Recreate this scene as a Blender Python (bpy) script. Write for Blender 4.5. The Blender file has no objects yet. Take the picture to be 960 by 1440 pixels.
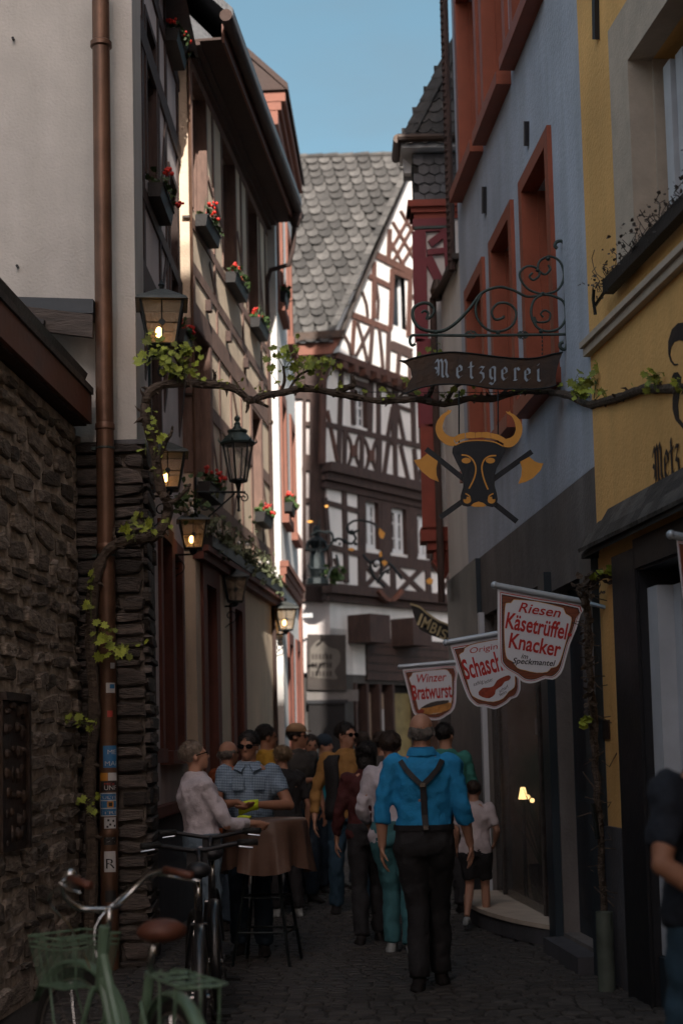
import bpy, bmesh, math, random
from mathutils import Vector, Matrix, noise
rnd = random.Random(7)
pi = math.pi
SC = bpy.context.scene
COL = SC.collection

# ------------------------------------------------------------------ camera, sky, sun, exposure
F = 2100.0; PITCH = .086; ROLL = .0235; SHY = .1604      # focal length in photo pixels, tilt, roll, lens shift
R = Matrix.Rotation(pi/2+PITCH, 3, 'X') @ Matrix.Rotation(-ROLL, 3, 'Z')
C = Vector((0, 0, 1.57))
cam = bpy.data.cameras.new('camera'); camo = bpy.data.objects.new('camera', cam); COL.objects.link(camo)
camo.matrix_world = Matrix.Translation(C) @ R.to_4x4()
cam.sensor_fit = 'HORIZONTAL'; cam.sensor_width = 36; cam.lens = F/960*36; cam.shift_y = SHY
cam.clip_start = .05; cam.clip_end = 3000
cam.dof.use_dof = True; cam.dof.focus_distance = 10.6; cam.dof.aperture_fstop = 2.5
SC.camera = camo
w = bpy.data.worlds.new('World'); SC.world = w; w.use_nodes = True
SUN_EL = math.radians(38); SUN_AZ = math.atan2(.13, -1.0)   # from behind the camera, a little to the right
nt = w.node_tree; bg = nt.nodes['Background']
sky = nt.nodes.new('ShaderNodeTexSky'); sky.sky_type = 'NISHITA'; sky.sun_disc = False
sky.sun_elevation = SUN_EL; sky.sun_rotation = SUN_AZ; sky.air_density = 1.0; sky.dust_density = 5; sky.ozone_density = 1.2
tc = nt.nodes.new('ShaderNodeTexCoord'); mp = nt.nodes.new('ShaderNodeMapping'); mp.inputs['Scale'].default_value = (1, 1, 3.2)
cn = nt.nodes.new('ShaderNodeTexNoise'); cn.inputs['Scale'].default_value = 3.1; cn.inputs['Detail'].default_value = 9; cn.inputs['Roughness'].default_value = .55
cr = nt.nodes.new('ShaderNodeValToRGB'); cr.color_ramp.elements[0].position = .46; cr.color_ramp.elements[1].position = .78
cr.color_ramp.elements[1].color = (.45, .45, .45, 1)
mx = nt.nodes.new('ShaderNodeMix'); mx.data_type = 'RGBA'; mx.inputs[7].default_value = (.55, .58, .60, 1)
nt.links.new(tc.outputs['Generated'], mp.inputs['Vector']); nt.links.new(mp.outputs[0], cn.inputs['Vector'])
nt.links.new(cn.outputs['Fac'], cr.inputs[0]); nt.links.new(cr.outputs[0], mx.inputs[0])
hs = nt.nodes.new('ShaderNodeHueSaturation'); hs.inputs['Hue'].default_value = .465; hs.inputs['Saturation'].default_value = 1.0; hs.inputs['Value'].default_value = .37
nt.links.new(sky.outputs[0], hs.inputs['Color']); nt.links.new(hs.outputs[0], mx.inputs[6]); nt.links.new(mx.outputs[2], bg.inputs[0])
bg.inputs[1].default_value = .15
sl = bpy.data.lights.new('sun', 'SUN'); sl.energy = 2.6; sl.angle = math.radians(.5); sl.color = (1, .93, .84)
so = bpy.data.objects.new('sun', sl); COL.objects.link(so)
so.rotation_euler = (-Vector((math.sin(SUN_AZ)*math.cos(SUN_EL), math.cos(SUN_AZ)*math.cos(SUN_EL), math.sin(SUN_EL)))).to_track_quat('-Z', 'Y').to_euler()
so.location = (0, -10, 40)
SC.view_settings.view_transform = 'Standard'; SC.view_settings.look = 'None'; SC.view_settings.gamma = 1
SC.view_settings.exposure = 1.76
SC.cycles.max_bounces = 6; SC.cycles.diffuse_bounces = 3; SC.cycles.glossy_bounces = 3; SC.cycles.transparent_max_bounces = 12

# ------------------------------------------------------------------ geometry helpers
def ray(px, py): return R @ Vector(((px-480)/F, -(py-720)/F+SHY*960/F, -1))
def P(px, py, Y):                       # point of the sight line at world depth Y
    d = ray(px, py); return C+d*(Y/d.y)
def S(Y): return F/Y                    # photo pixels per metre at that depth
V = lambda x, y, z: Vector((x, y, z))
class Wall:
    """A vertical plane through two ground points; u runs along it, n out of it, z up."""
    def __init__(s, a, b):
        s.a = V(a[0], a[1], 0); s.b = V(b[0], b[1], 0); s.L = (s.b-s.a).length
        s.u = (s.b-s.a).normalized(); s.n = V(s.u.y, -s.u.x, 0)
    def pt(s, u, n, z): return s.a+s.u*u+s.n*n+V(0, 0, z)
    def uz(s, px, py, n=0):
        d = ray(px, py); o = s.a+s.n*n; t = (o-C).dot(s.n)/d.dot(s.n); p = C+d*t-s.a
        return p.dot(s.u), p.z
class MB:
    def __init__(s): s.v = []; s.f = []; s.uvs = None
    def add(s, vs, fs):
        o = len(s.v); s.v += [Vector(p) for p in vs]; s.f += [tuple(i+o for i in f) for f in fs]
    def quad(s, a, b, c, d): s.add([a, b, c, d], [(0, 1, 2, 3)])
    def prism(s, pts, off):
        n = len(pts); off = Vector(off)
        s.add(list(pts)+[Vector(p)+off for p in pts], [tuple(range(n))[::-1], tuple(range(n, 2*n))]+[(i, (i+1) % n, (i+1) % n+n, i+n) for i in range(n)])
    def box(s, W, u0, u1, n0, n1, z0, z1):
        s.prism([W.pt(u0, n0, z0), W.pt(u1, n0, z0), W.pt(u1, n0, z1), W.pt(u0, n0, z1)], W.n*(n1-n0))
    def abox(s, a, b):
        s.prism([V(a[0], a[1], a[2]), V(b[0], a[1], a[2]), V(b[0], a[1], b[2]), V(a[0], a[1], b[2])], V(0, b[1]-a[1], 0))
    def obox(s, c, ax, ay, az):          # oriented box from centre and three half axes
        c = Vector(c)
        s.prism([c-ax-ay-az, c+ax-ay-az, c+ax-ay+az, c-ax-ay+az], ay*2)
    def tube(s, pts, r, seg=8, caps=True):
        pts = [Vector(p) for p in pts]; n = len(pts)
        rs = r if isinstance(r, (list, tuple)) else [r]*n
        t0 = (pts[1]-pts[0]).normalized(); up = V(0, 0, 1) if abs(t0.z) < .9 else V(1, 0, 0)
        x = t0.cross(up).normalized(); vs = []
        for i, p in enumerate(pts):
            t = (pts[min(i+1, n-1)]-pts[max(i-1, 0)])
            t = t.normalized() if t.length > 1e-9 else t0
            x = (x-t*x.dot(t)); x = x.normalized() if x.length > 1e-6 else t.orthogonal().normalized()
            y = t.cross(x)
            for k in range(seg):
                a = 2*pi*k/seg; vs.append(p+(x*math.cos(a)+y*math.sin(a))*rs[i])
        fs = [(i*seg+k, i*seg+(k+1) % seg, (i+1)*seg+(k+1) % seg, (i+1)*seg+k) for i in range(n-1) for k in range(seg)]
        if caps: fs += [tuple(range(seg))[::-1], tuple(range((n-1)*seg, n*seg))]
        s.add(vs, fs)
    def rings(s, rings, seg=14, caps=True):   # rings: (centre, half axis x, half axis y)
        vs = []
        for c, ax, ay in rings:
            for k in range(seg):
                a = 2*pi*k/seg; vs.append(Vector(c)+Vector(ax)*math.cos(a)+Vector(ay)*math.sin(a))
        n = len(rings)
        fs = [(i*seg+k, i*seg+(k+1) % seg, (i+1)*seg+(k+1) % seg, (i+1)*seg+k) for i in range(n-1) for k in range(seg)]
        if caps: fs += [tuple(range(seg))[::-1], tuple(range((n-1)*seg, n*seg))]
        s.add(vs, fs)
    def ball(s, c, rx, ry=None, rz=None, M=None, seg=12, rg=8):
        ry = ry or rx; rz = rz or rx; c = Vector(c); vs = []
        M = M or Matrix.Identity(3)
        for i in range(1, rg):
            th = pi*i/rg
            for k in range(seg):
                a = 2*pi*k/seg; vs.append(c+M @ V(rx*math.sin(th)*math.cos(a), ry*math.sin(th)*math.sin(a), rz*math.cos(th)))
        vs += [c+M @ V(0, 0, rz), c+M @ V(0, 0, -rz)]; T = len(vs)-2; B = T+1
        fs = [(i*seg+k, (i+1)*seg+k, (i+1)*seg+(k+1) % seg, i*seg+(k+1) % seg) for i in range(rg-2) for k in range(seg)]
        fs += [(T, k, (k+1) % seg) for k in range(seg)]+[(B, (rg-2)*seg+(k+1) % seg, (rg-2)*seg+k) for k in range(seg)]
        s.add(vs, fs)
    def lathe(s, c, prof, seg=16, M=None):     # prof: (radius, height)
        M = M or Matrix.Identity(3)
        s.rings([(Vector(c)+M @ V(0, 0, h), M @ V(r, 0, 0), M @ V(0, r, 0)) for r, h in prof], seg)
    def build(s, name, m, parent=None, smooth=False, base=None, fixn=True):
        me = bpy.data.meshes.new(name)
        off = Vector(base) if base is not None else (wloc(parent) if parent else V(0, 0, 0))
        me.from_pydata([v-off for v in s.v], [], s.f)
        if fixn:
            bm = bmesh.new(); bm.from_mesh(me); bmesh.ops.recalc_face_normals(bm, faces=bm.faces); bm.to_mesh(me); bm.free()
        me.materials.append(m)
        if smooth: me.polygons.foreach_set('use_smooth', [True]*len(me.polygons))
        o = bpy.data.objects.new(name, me); COL.objects.link(o)
        if parent: o.parent = parent
        else: o.location = off
        return o
def wloc(o):
    l = V(0, 0, 0)
    while o: l = l+o.location; o = o.parent
    return l
def thing(name, label, cat, loc, group=None):
    o = bpy.data.objects.new(name, None); COL.objects.link(o); o.location = Vector(loc); o.empty_display_size = .2
    o['label'] = label; o['category'] = cat
    if group: o['group'] = group
    return o
def tag(o, label, cat, group=None):
    o['label'] = label; o['category'] = cat
    if group: o['group'] = group
    return o
def copytree(o, parent=None):
    c = o.copy(); COL.objects.link(c)
    if parent: c.parent = parent
    for ch in list(o.children): copytree(ch, c)
    return c
def auto(o, ang=40):
    me = o.data; me.polygons.foreach_set('use_smooth', [True]*len(me.polygons))
    try: me.set_sharp_from_angle(angle=math.radians(ang))
    except Exception: pass
    return o

# ------------------------------------------------------------------ materials
def mat(name, col, rough=.8, var=.18, scale=6, bump=.15, bscale=40, metal=0, col2=None, stretch=None, emit=None, spec=.4, c2amt=.5, streak=0, coat=0):
    m = bpy.data.materials.new(name); m.use_nodes = True; t = m.node_tree; b = t.nodes['Principled BSDF']
    b.inputs['Roughness'].default_value = rough; b.inputs['Metallic'].default_value = metal; b.inputs['Specular IOR Level'].default_value = spec
    if coat: b.inputs['Coat Weight'].default_value = coat
    tc = t.nodes.new('ShaderNodeTexCoord'); mpn = t.nodes.new('ShaderNodeMapping'); t.links.new(tc.outputs['Object'], mpn.inputs['Vector'])
    if stretch: mpn.inputs['Scale'].default_value = stretch
    n1 = t.nodes.new('ShaderNodeTexNoise'); n1.inputs['Scale'].default_value = scale; n1.inputs['Detail'].default_value = 8; n1.inputs['Roughness'].default_value = .62
    t.links.new(mpn.outputs[0], n1.inputs['Vector'])
    c = Vector(col); d = Vector(col2) if col2 else c*(1-2*var)
    r1 = t.nodes.new('ShaderNodeValToRGB'); e = r1.color_ramp.elements
    e[0].position = .3 if not col2 else .5-c2amt*.3; e[1].position = .7 if not col2 else .5+.2*(1-c2amt)+.05
    e[0].color = (*d, 1); e[1].color = (*(c*(1+var*.6) if not col2 else c), 1)
    t.links.new(n1.outputs['Fac'], r1.inputs[0]); out = r1.outputs[0]
    if streak:                            # rain streaks and grime with a shape of their own
        m2 = t.nodes.new('ShaderNodeMapping'); m2.inputs['Scale'].default_value = (2.6, 2.6, .45); t.links.new(tc.outputs['Object'], m2.inputs['Vector'])
        n2 = t.nodes.new('ShaderNodeTexNoise'); n2.inputs['Scale'].default_value = 1.7; n2.inputs['Detail'].default_value = 5; t.links.new(m2.outputs[0], n2.inputs['Vector'])
        r2 = t.nodes.new('ShaderNodeValToRGB'); r2.color_ramp.elements[0].position = .38; r2.color_ramp.elements[1].position = .62
        r2.color_ramp.elements[0].color = (1-streak, 1-streak, 1-streak*1.1, 1); t.links.new(n2.outputs['Fac'], r2.inputs[0])
        mm = t.nodes.new('ShaderNodeMix'); mm.data_type = 'RGBA'; mm.blend_type = 'MULTIPLY'; mm.inputs[0].default_value = 1
        t.links.new(out, mm.inputs[6]); t.links.new(r2.outputs[0], mm.inputs[7]); out = mm.outputs[2]
    t.links.new(out, b.inputs['Base Color'])
    if bump:
        nb = t.nodes.new('ShaderNodeTexNoise'); nb.inputs['Scale'].default_value = bscale; nb.inputs['Detail'].default_value = 6; t.links.new(mpn.outputs[0], nb.inputs['Vector'])
        bp = t.nodes.new('ShaderNodeBump'); bp.inputs['Strength'].default_value = bump; bp.inputs['Distance'].default_value = .02
        t.links.new(nb.outputs['Fac'], bp.inputs['Height']); t.links.new(bp.outputs[0], b.inputs['Normal'])
        rm = t.nodes.new('ShaderNodeMapRange'); rm.inputs[3].default_value = max(0, rough-.12); rm.inputs[4].default_value = min(1, rough+.12)
        t.links.new(n1.outputs['Fac'], rm.inputs[0]); t.links.new(rm.outputs[0], b.inputs['Roughness'])
    if emit: b.inputs['Emission Color'].default_value = (*emit[:3], 1); b.inputs['Emission Strength'].default_value = emit[3]
    return m
def rand_tint(m, lo=.6, hi=1.25):          # each object (stone, slate, leaf) gets its own brightness
    t = m.node_tree; b = t.nodes['Principled BSDF']; src = b.inputs['Base Color'].links[0].from_socket
    oi = t.nodes.new('ShaderNodeObjectInfo'); mr = t.nodes.new('ShaderNodeMapRange'); mr.inputs[3].default_value = lo; mr.inputs[4].default_value = hi
    t.links.new(oi.outputs['Random'], mr.inputs[0])
    sc = t.nodes.new('ShaderNodeVectorMath'); sc.operation = 'SCALE'; t.links.new(src, sc.inputs[0]); t.links.new(mr.outputs[0], sc.inputs['Scale'])
    t.links.new(sc.outputs[0], b.inputs['Base Color']); return m
M = {}
M['plaster_l'] = mat('cream_plaster', (.50, .485, .455), .9, .08, 1.6, .28, 45, streak=.08)
M['plaster_w'] = mat('white_plaster', (.74, .72, .70), .9, .05, 2, .2, 40, streak=.1)
M['plaster_f'] = mat('greyish_plaster', (.62, .56, .55), .9, .07, 2, .3, 40, streak=.10)
M['plaster_b'] = mat('beige_plaster', (.70, .56, .42), .9, .10, 1.2, .35, 40, streak=.10)
M['plaster_g'] = mat('slate_blue_plaster', (.48, .53, .62), .9, .12, .8, .35, 30, streak=.12)
M['plaster_y'] = mat('ochre_plaster', (.80, .47, .17), .9, .11, .9, .35, 35, streak=.09)
M['plaster_d'] = mat('dirty_grey_render', (.17, .155, .15), .9, .14, 2.5, .3, 30, streak=.2)
M['plaster_dd'] = mat('dado_grey', (.075, .075, .085), .85, .14, 2.5, .3, 30, streak=.15)
M['concrete'] = mat('window_stone', (.50, .42, .34), .85, .10, 5, .25, 50)
M['orange'] = mat('rust_orange_paint', (.30, .075, .038), .55, .10, 5, .12, 30, streak=.12)
M['salmon'] = mat('salmon_sandstone', (.24, .10, .07), .8, .10, 5, .2, 40)
M['redframe'] = mat('dark_red_stone', (.17, .058, .042), .8, .12, 5, .2, 30, streak=.15)
M['wine'] = mat('wine_red_paint', (.19, .028, .04), .6, .12, 4, .15, 25)
M['redlow'] = mat('brick_red_paint', (.26, .055, .035), .7, .12, 4, .15, 25)
M['timber'] = mat('dark_brown_timber', (.062, .036, .030), .75, .22, 3, .4, 14, stretch=(4, 4, 1.2))
M['timber_r'] = mat('reddish_timber', (.10, .045, .032), .75, .22, 3, .4, 14, stretch=(4, 4, 1.2))
M['timber_b'] = mat('faded_brown_timber', (.19, .115, .09), .8, .22, 3, .4, 14, stretch=(4, 4, 1.2))
M['plaster_dk'] = mat('shade_dark_render', (.075, .068, .064), .9, .2, 2.5, .3, 30, streak=.2)  # far ground-floor wall, colour darkened to stand in for shade
M['timber_g'] = mat('weathered_grey_timber', (.085, .07, .062), .8, .3, 3, .5, 14, stretch=(1, 6, 6))
M['verge'] = mat('red_brown_board', (.15, .055, .032), .6, .2, 3, .2, 14)
M['soffit'] = mat('brown_soffit', (.05, .028, .022), .75, .15, 3, .3, 12)
M['slate'] = rand_tint(mat('roof_slate', (.082, .077, .072), .75, .2, 6, .6, 30, col2=(.034, .032, .030)), .5, 1.4)
M['slate_d'] = rand_tint(mat('dark_slate', (.085, .09, .10), .55, .2, 4, .3, 25), .6, 1.3)
M['underroof'] = mat('roof_underlay', (.025, .024, .023), .9)
M['stone'] = rand_tint(mat('rubble_stone', (.30, .25, .205), .88, .3, 9, 1.0, 22, col2=(.11, .085, .07), stretch=(1, 1, 3)), .4, 1.3)
M['slatestone'] = rand_tint(mat('wall_slate', (.12, .098, .085), .8, .3, 8, 1.0, 24, col2=(.04, .034, .032), stretch=(1, 1, 5)), .45, 1.4)
M['mortar'] = mat('lime_mortar', (.55, .46, .38), .95, .25, 8, 1.0, 30, col2=(.20, .16, .13))
M['mortar_d'] = mat('dark_mortar', (.13, .108, .092), .95, .25, 6, .8, 30)
M['cobble'] = rand_tint(mat('cobble_stone', (.062, .055, .05), .6, .25, 9, .4, 30), .6, 1.4)
M['ground'] = mat('joint_sand', (.030, .026, .023), .95, .2, 9, .4, 40)
M['copper'] = mat('brown_copper', (.15, .078, .048), .42, .25, 2.5, .15, 14, metal=.4, streak=.25)
M['iron'] = mat('black_green_iron', (.018, .024, .026), .45, .2, 8, .3, 60, metal=.6)
M['iron_g'] = mat('verdigris_iron', (.05, .075, .07), .5, .25, 8, .3, 60, metal=.3)
M['iron_b'] = mat('rusted_black_sheet', (.030, .027, .028), .5, .25, 5, .25, 25, metal=.4, col2=(.05, .03, .02), c2amt=.2)
M['lamproof'] = mat('lamp_roof_patina', (.07, .075, .07), .5, .25, 6, .3, 30, metal=.3)
M['letter'] = mat('faded_blue_letter', (.30, .37, .46), .7, .15, 20, 0)
M['gold'] = mat('ochre_gold_paint', (.66, .31, .055), .5, .07, 5, .1, 40)
M['navy'] = mat('blue_black_paint', (.009, .014, .022), .4, .1, 5, .1, 40)
M['black'] = mat('black_paint', (.012, .012, .015), .5, .1, 5, .1, 30)
M['signw'] = mat('sign_white', (.62, .64, .70), .35, .03, 4, 0)
M['signgrey'] = mat('sign_tube_grey', (.42, .48, .54), .35, .05, 4, 0, metal=.3)
M['signbr'] = mat('sign_brown_border', (.20, .055, .025), .4, .25, 8, 0, stretch=(1, 1, 8))
M['signred'] = mat('sign_red', (.42, .018, .015), .4, .05, 8, 0)
M['signblk'] = mat('sign_black', (.015, .012, .02), .4, .05, 8, 0)
M['sausage'] = mat('sausage_brown', (.30, .045, .02), .4, .3, 20, .2, 40)
M['bun'] = mat('bun_tan', (.55, .25, .06), .5, .25, 15, 0)
M['bark'] = mat('vine_bark', (.045, .032, .024), .9, .35, 10, 1.0, 22, col2=(.10, .075, .055), c2amt=.6, stretch=(1, 3, 3))
M['stem'] = mat('green_stem', (.10, .13, .03), .7, .2)
M['leaf'] = rand_tint(mat('vine_leaf', (.30, .36, .045), .5, .2, 12, .3, 30), .45, 1.25)
M['leaf'].node_tree.nodes['Principled BSDF'].inputs['Subsurface Weight'].default_value = 0
M['leafd'] = rand_tint(mat('geranium_leaf', (.05, .09, .022), .6, .2, 12, .3, 30), .5, 1.2)
M['petal'] = rand_tint(mat('red_petal', (.55, .02, .01), .5, .15, 12, 0), .7, 1.3)
M['petalw'] = mat('white_petal', (.6, .58, .55), .6, .1, 12, 0)
M['boxdark'] = mat('dark_planter', (.009, .007, .007), .6, .2)
M['casew'] = mat('white_window_paint', (.62, .63, .64), .5, .06, 8, .05)
M['bluegrey'] = mat('petrol_panel', (.022, .034, .045), .45, .15, 3, .1, 20)
M['doorwhite'] = mat('pale_blue_door_paint', (.50, .53, .58), .5, .08, 4, .05)
M['steel'] = mat('chrome', (.55, .55, .55), .18, .05, 8, 0, metal=1)
M['mint'] = mat('mint_green_paint', (.115, .19, .13), .4, .12, 8, .05, 40, coat=.3)
M['rubber'] = mat('black_rubber', (.012, .012, .012), .75, .2, 20, .3, 60)
M['leather'] = mat('brown_leather', (.10, .032, .018), .5, .2, 12, .2, 60)
M['bikeblk'] = mat('black_bike_paint', (.012, .012, .014), .35, .1, 8, 0, coat=.4)
M['redpaint'] = mat('red_decal', (.22, .02, .02), .4, .1)
M['cloth_br'] = mat('brown_satin', (.115, .064, .045), .42, .15, 5, .1, 20)
M['white_metal'] = mat('white_metal', (.5, .5, .48), .4, .06)
M['galv'] = mat('green_grey_tube', (.10, .12, .10), .5, .25, 5, .2, 20)
M['yellowlit'] = mat('lit_window_yellow', (.20, .16, .07), .6, .2)  # glow of the lit far shop windows put into a plain yellow colour
M['boardtxt'] = mat('faded_board_print', (.12, .105, .09), .7, .1)
M['boardbg'] = mat('dark_board', (.045, .035, .03), .7, .2)
M['cream'] = mat('cream_letter', (.50, .43, .25), .6, .1)
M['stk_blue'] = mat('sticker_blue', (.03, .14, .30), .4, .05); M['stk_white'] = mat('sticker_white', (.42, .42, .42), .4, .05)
M['stk_red'] = mat('sticker_red', (.35, .04, .03), .4, .05); M['stk_black'] = mat('sticker_black', (.02, .02, .02), .4, .05); M['stk_or'] = mat('sticker_orange', (.45, .2, .03), .4, .05)
def glassmat(name, tint=(.02, .025, .03), alpha=.0, rough=.06):
    m = bpy.data.materials.new(name); m.use_nodes = True; t = m.node_tree; b = t.nodes['Principled BSDF']
    b.inputs['Base Color'].default_value = (*tint, 1); b.inputs['Roughness'].default_value = rough; b.inputs['Specular IOR Level'].default_value = .5
    nb = t.nodes.new('ShaderNodeTexNoise'); nb.inputs['Scale'].default_value = 3 if not alpha else 26
    bp = t.nodes.new('ShaderNodeBump'); bp.inputs['Strength'].default_value = .06 if not alpha else .5; bp.inputs['Distance'].default_value = .02
    tcn = t.nodes.new('ShaderNodeTexCoord'); t.links.new(tcn.outputs['Object'], nb.inputs['Vector'])
    t.links.new(nb.outputs['Fac'], bp.inputs['Height']); t.links.new(bp.outputs[0], b.inputs['Normal'])
    if alpha:
        tr = t.nodes.new('ShaderNodeBsdfTransparent'); ms = t.nodes.new('ShaderNodeMixShader'); ms.inputs[0].default_value = 1-alpha
        o = t.nodes['Material Output']; t.links.new(tr.outputs[0], ms.inputs[1]); t.links.new(b.outputs[0], ms.inputs[2]); t.links.new(ms.outputs[0], o.inputs[0])
    return m
M['glass'] = glassmat('window_glass'); M['glass'].node_tree.nodes['Principled BSDF'].inputs['Specular IOR Level'].default_value = .35
M['lampglass'] = glassmat('rippled_lamp_glass', (.30, .24, .17), .45, .25)
M['lampclear'] = glassmat('clear_lamp_glass', (.26, .26, .24), .5, .15)
M['shopglass'] = glassmat('shop_glass', (.01, .012, .014), .62, .02)
M['bulb'] = mat('bulb', (1, .7, .3), .5, 0, emit=(1, .50, .14, 9), bump=0)
M['bulb_w'] = mat('warm_shop_lamp', (1, .8, .5), .5, 0, emit=(1, .62, .25, 1.3), bump=0)
M['bulb_p'] = mat('pink_white_bulb', (1, .8, .7), .5, 0, emit=(1, .62, .45, 6), bump=0)
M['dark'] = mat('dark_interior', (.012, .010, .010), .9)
M['shopin'] = mat('shop_interior', (.30, .23, .17), .8, .3, 2)

# ------------------------------------------------------------------ building helpers
def facade(mb, W, u0, u1, z0, z1, holes, depth=.28):
    """Wall slab with real rectangular openings (holes: u0,u1,z0,z1)."""
    us = sorted({u0, u1, *[min(max(h[i], u0), u1) for h in holes for i in (0, 1)]})
    zs = sorted({z0, z1, *[min(max(h[i], z0), z1) for h in holes for i in (2, 3)]})
    for a, b in zip(us, us[1:]):
        for c, d in zip(zs, zs[1:]):
            if b-a < 1e-5 or d-c < 1e-5: continue
            um, zm = (a+b)/2, (c+d)/2
            if any(h[0] < um < h[1] and h[2] < zm < h[3] for h in holes): continue
            mb.quad(W.pt(a, 0, c), W.pt(b, 0, c), W.pt(b, 0, d), W.pt(a, 0, d))
    for a, b, c, d in holes:
        a = max(a, u0); b = min(b, u1); c = max(c, z0); d = min(d, z1)
        q = [(a, c), (b, c), (b, d), (a, d)]
        for i in range(4):
            p, r_ = q[i], q[(i+1) % 4]
            mb.quad(W.pt(p[0], 0, p[1]), W.pt(r_[0], 0, r_[1]), W.pt(r_[0], -depth, r_[1]), W.pt(p[0], -depth, p[1]))
def core(W, parent, u0, u1, z0, z1, m, depth=.29, back=4, name='wall_core'):
    mb = MB(); mb.box(W, u0, u1, -depth, -back, z0, z1); mb.box(W, u0-.001, u0+.02, -.001, -depth+.001, z0, z1); mb.box(W, u1-.02, u1+.001, -.001, -depth+.001, z0, z1)
    return mb.build(name, m, parent)
def window(W, parent, u0, u1, z0, z1, frame, casing=None, cas=.12, proud=.03, rec=.2, mull=1, bars=1, sill=None, sillout=.1, fw=.06, split=True, glass='glass', silldrop=.12):
    mb = MB(); n1 = -rec; n0 = -rec-.05
    mb.box(W, u0+.002, u0+fw, n0, n1, z0+.002, z1-.002); mb.box(W, u1-fw, u1-.002, n0, n1, z0+.002, z1-.002)
    mb.box(W, u0+fw, u1-fw, n0, n1, z1-fw, z1-.002); mb.box(W, u0+fw, u1-fw, n0, n1, z0+.002, z0+fw)
    for k in range(mull):
        um = u0+(u1-u0)*(k+1)/(mull+1); mb.box(W, um-fw*.6, um+fw*.6, n0, n1+.012, z0+fw, z1-fw)
    ed = [u0+fw]+[u0+(u1-u0)*(k+1)/(mull+1) for k in range(mull)]+[u1-fw]
    for k in range(bars):
        zm = z0+(z1-z0)*(k+1)/(bars+1); mb.box(W, u0+fw, u1-fw, n0+.01, n1-.006, zm-.016, zm+.016)
    f = mb.build('window', M[frame], parent)
    for a, b in zip(ed, ed[1:]):
        g = MB(); g.box(W, a, b, n0+.012, n0+.022, z0+fw, z1-fw); g.build('pane', M[glass], f)
    if casing:
        c = MB()
        c.box(W, u0-cas, u0+.004, -.1, proud, z0, z1+cas); c.box(W, u1-.004, u1+cas, -.1, proud, z0, z1+cas); c.box(W, u0+.004, u1-.004, -.1, proud, z1-.004, z1+cas)
        c.box(W, u0+.001, u0+.03, -rec+.004, -.1, z0, z1); c.box(W, u1-.03, u1-.001, -rec+.004, -.1, z0, z1)
        c.build('window_surround', M[casing], parent)
    if sill:
        c = MB(); c.box(W, u0-cas-.03, u1+cas+.03, -.12, sillout, z0-silldrop, z0-.003); c.build('window_sill', M[sill], parent)
    return f
def beam(W, parent, p, q, w, m='timber', n0=-.01, n1=.03, name='timber_beam', mb=None):
    """A timber given by its two ends as seen in the photograph, laid in the plane of the wall."""
    dx, dy = q[0]-p[0], q[1]-p[1]; l = math.hypot(dx, dy); ox, oy = -dy/l*w/2, dx/l*w/2
    pts = [W.pt(W.uz(x, y)[0], n0, W.uz(x, y)[1]) for x, y in ((p[0]+ox, p[1]+oy), (q[0]+ox, q[1]+oy), (q[0]-ox, q[1]-oy), (p[0]-ox, p[1]-oy))]
    own = mb is None; mb = mb or MB(); mb.prism(pts, W.n*(n1-n0+rnd.uniform(0, .006)))
    if own: return mb.build(name, M[m], parent)
def ubeam(W, parent, a, b, w, m='timber', n0=-.01, n1=.03, name='timber_beam'):
    """The same in wall coordinates (u, z)."""
    d = Vector((b[0]-a[0], b[1]-a[1])).normalized(); o = Vector((-d.y, d.x))*w/2
    pts = [W.pt(x[0], n0, x[1]) for x in ((a[0]+o.x, a[1]+o.y), (b[0]+o.x, b[1]+o.y), (b[0]-o.x, b[1]-o.y), (a[0]-o.x, a[1]-o.y))]
    mb = MB(); mb.prism(pts, W.n*(n1-n0+rnd.uniform(0, .006))); return mb.build(name, M[m], parent)
def fontmesh(s, ext=.0, off=0.0):
    c = bpy.data.curves.new('t', 'FONT'); c.body = s; c.extrude = ext; c.offset = off; c.resolution_u = 3
    o = bpy.data.objects.new('t', c); COL.objects.link(o)
    bpy.context.view_layer.update()
    me = bpy.data.meshes.new_from_object(o.evaluated_get(bpy.context.evaluated_depsgraph_get()))
    vs = [v.co.copy() for v in me.vertices]; fs = [tuple(p.vertices) for p in me.polygons]
    bpy.data.objects.remove(o); bpy.data.curves.remove(c); bpy.data.meshes.remove(me)
    x0 = min(v.x for v in vs); x1 = max(v.x for v in vs); return [V((v.x-x0)/(x1-x0), v.y, v.z) for v in vs], fs, x1-x0
# ------------------------------------------------------------------ ground
def struct(o): o['kind'] = 'structure'; return o
mb = MB(); mb.quad(V(-600, -600, 0), V(600, -600, 0), V(600, 600, 0), V(-600, 600, 0))
ground = struct(mb.build('ground', M['ground']))
base = MB()
base.add([V(-1, -1, -1), V(1, -1, -1), V(1, 1, -1), V(-1, 1, -1), V(-.97, -.97, .4), V(.97, -.97, .4), V(.97, .97, .4), V(-.97, .97, .4), V(-.7, -.7, 1), V(.7, -.7, 1), V(.7, .7, 1), V(-.7, .7, 1)],
         [(0, 1, 5, 4), (1, 2, 6, 5), (2, 3, 7, 6), (3, 0, 4, 7), (4, 5, 9, 8), (5, 6, 10, 9), (6, 7, 11, 10), (7, 4, 8, 11), (8, 9, 10, 11)])
street = MB(); street.quad(V(-2.3, 2, .004), V(2.6, 2, .004), V(1.4, 30, .004), V(-3.2, 30, .004))
street = struct(street.build('cobbled_street', M['ground']))
cobs = []
y = 8.1
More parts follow.
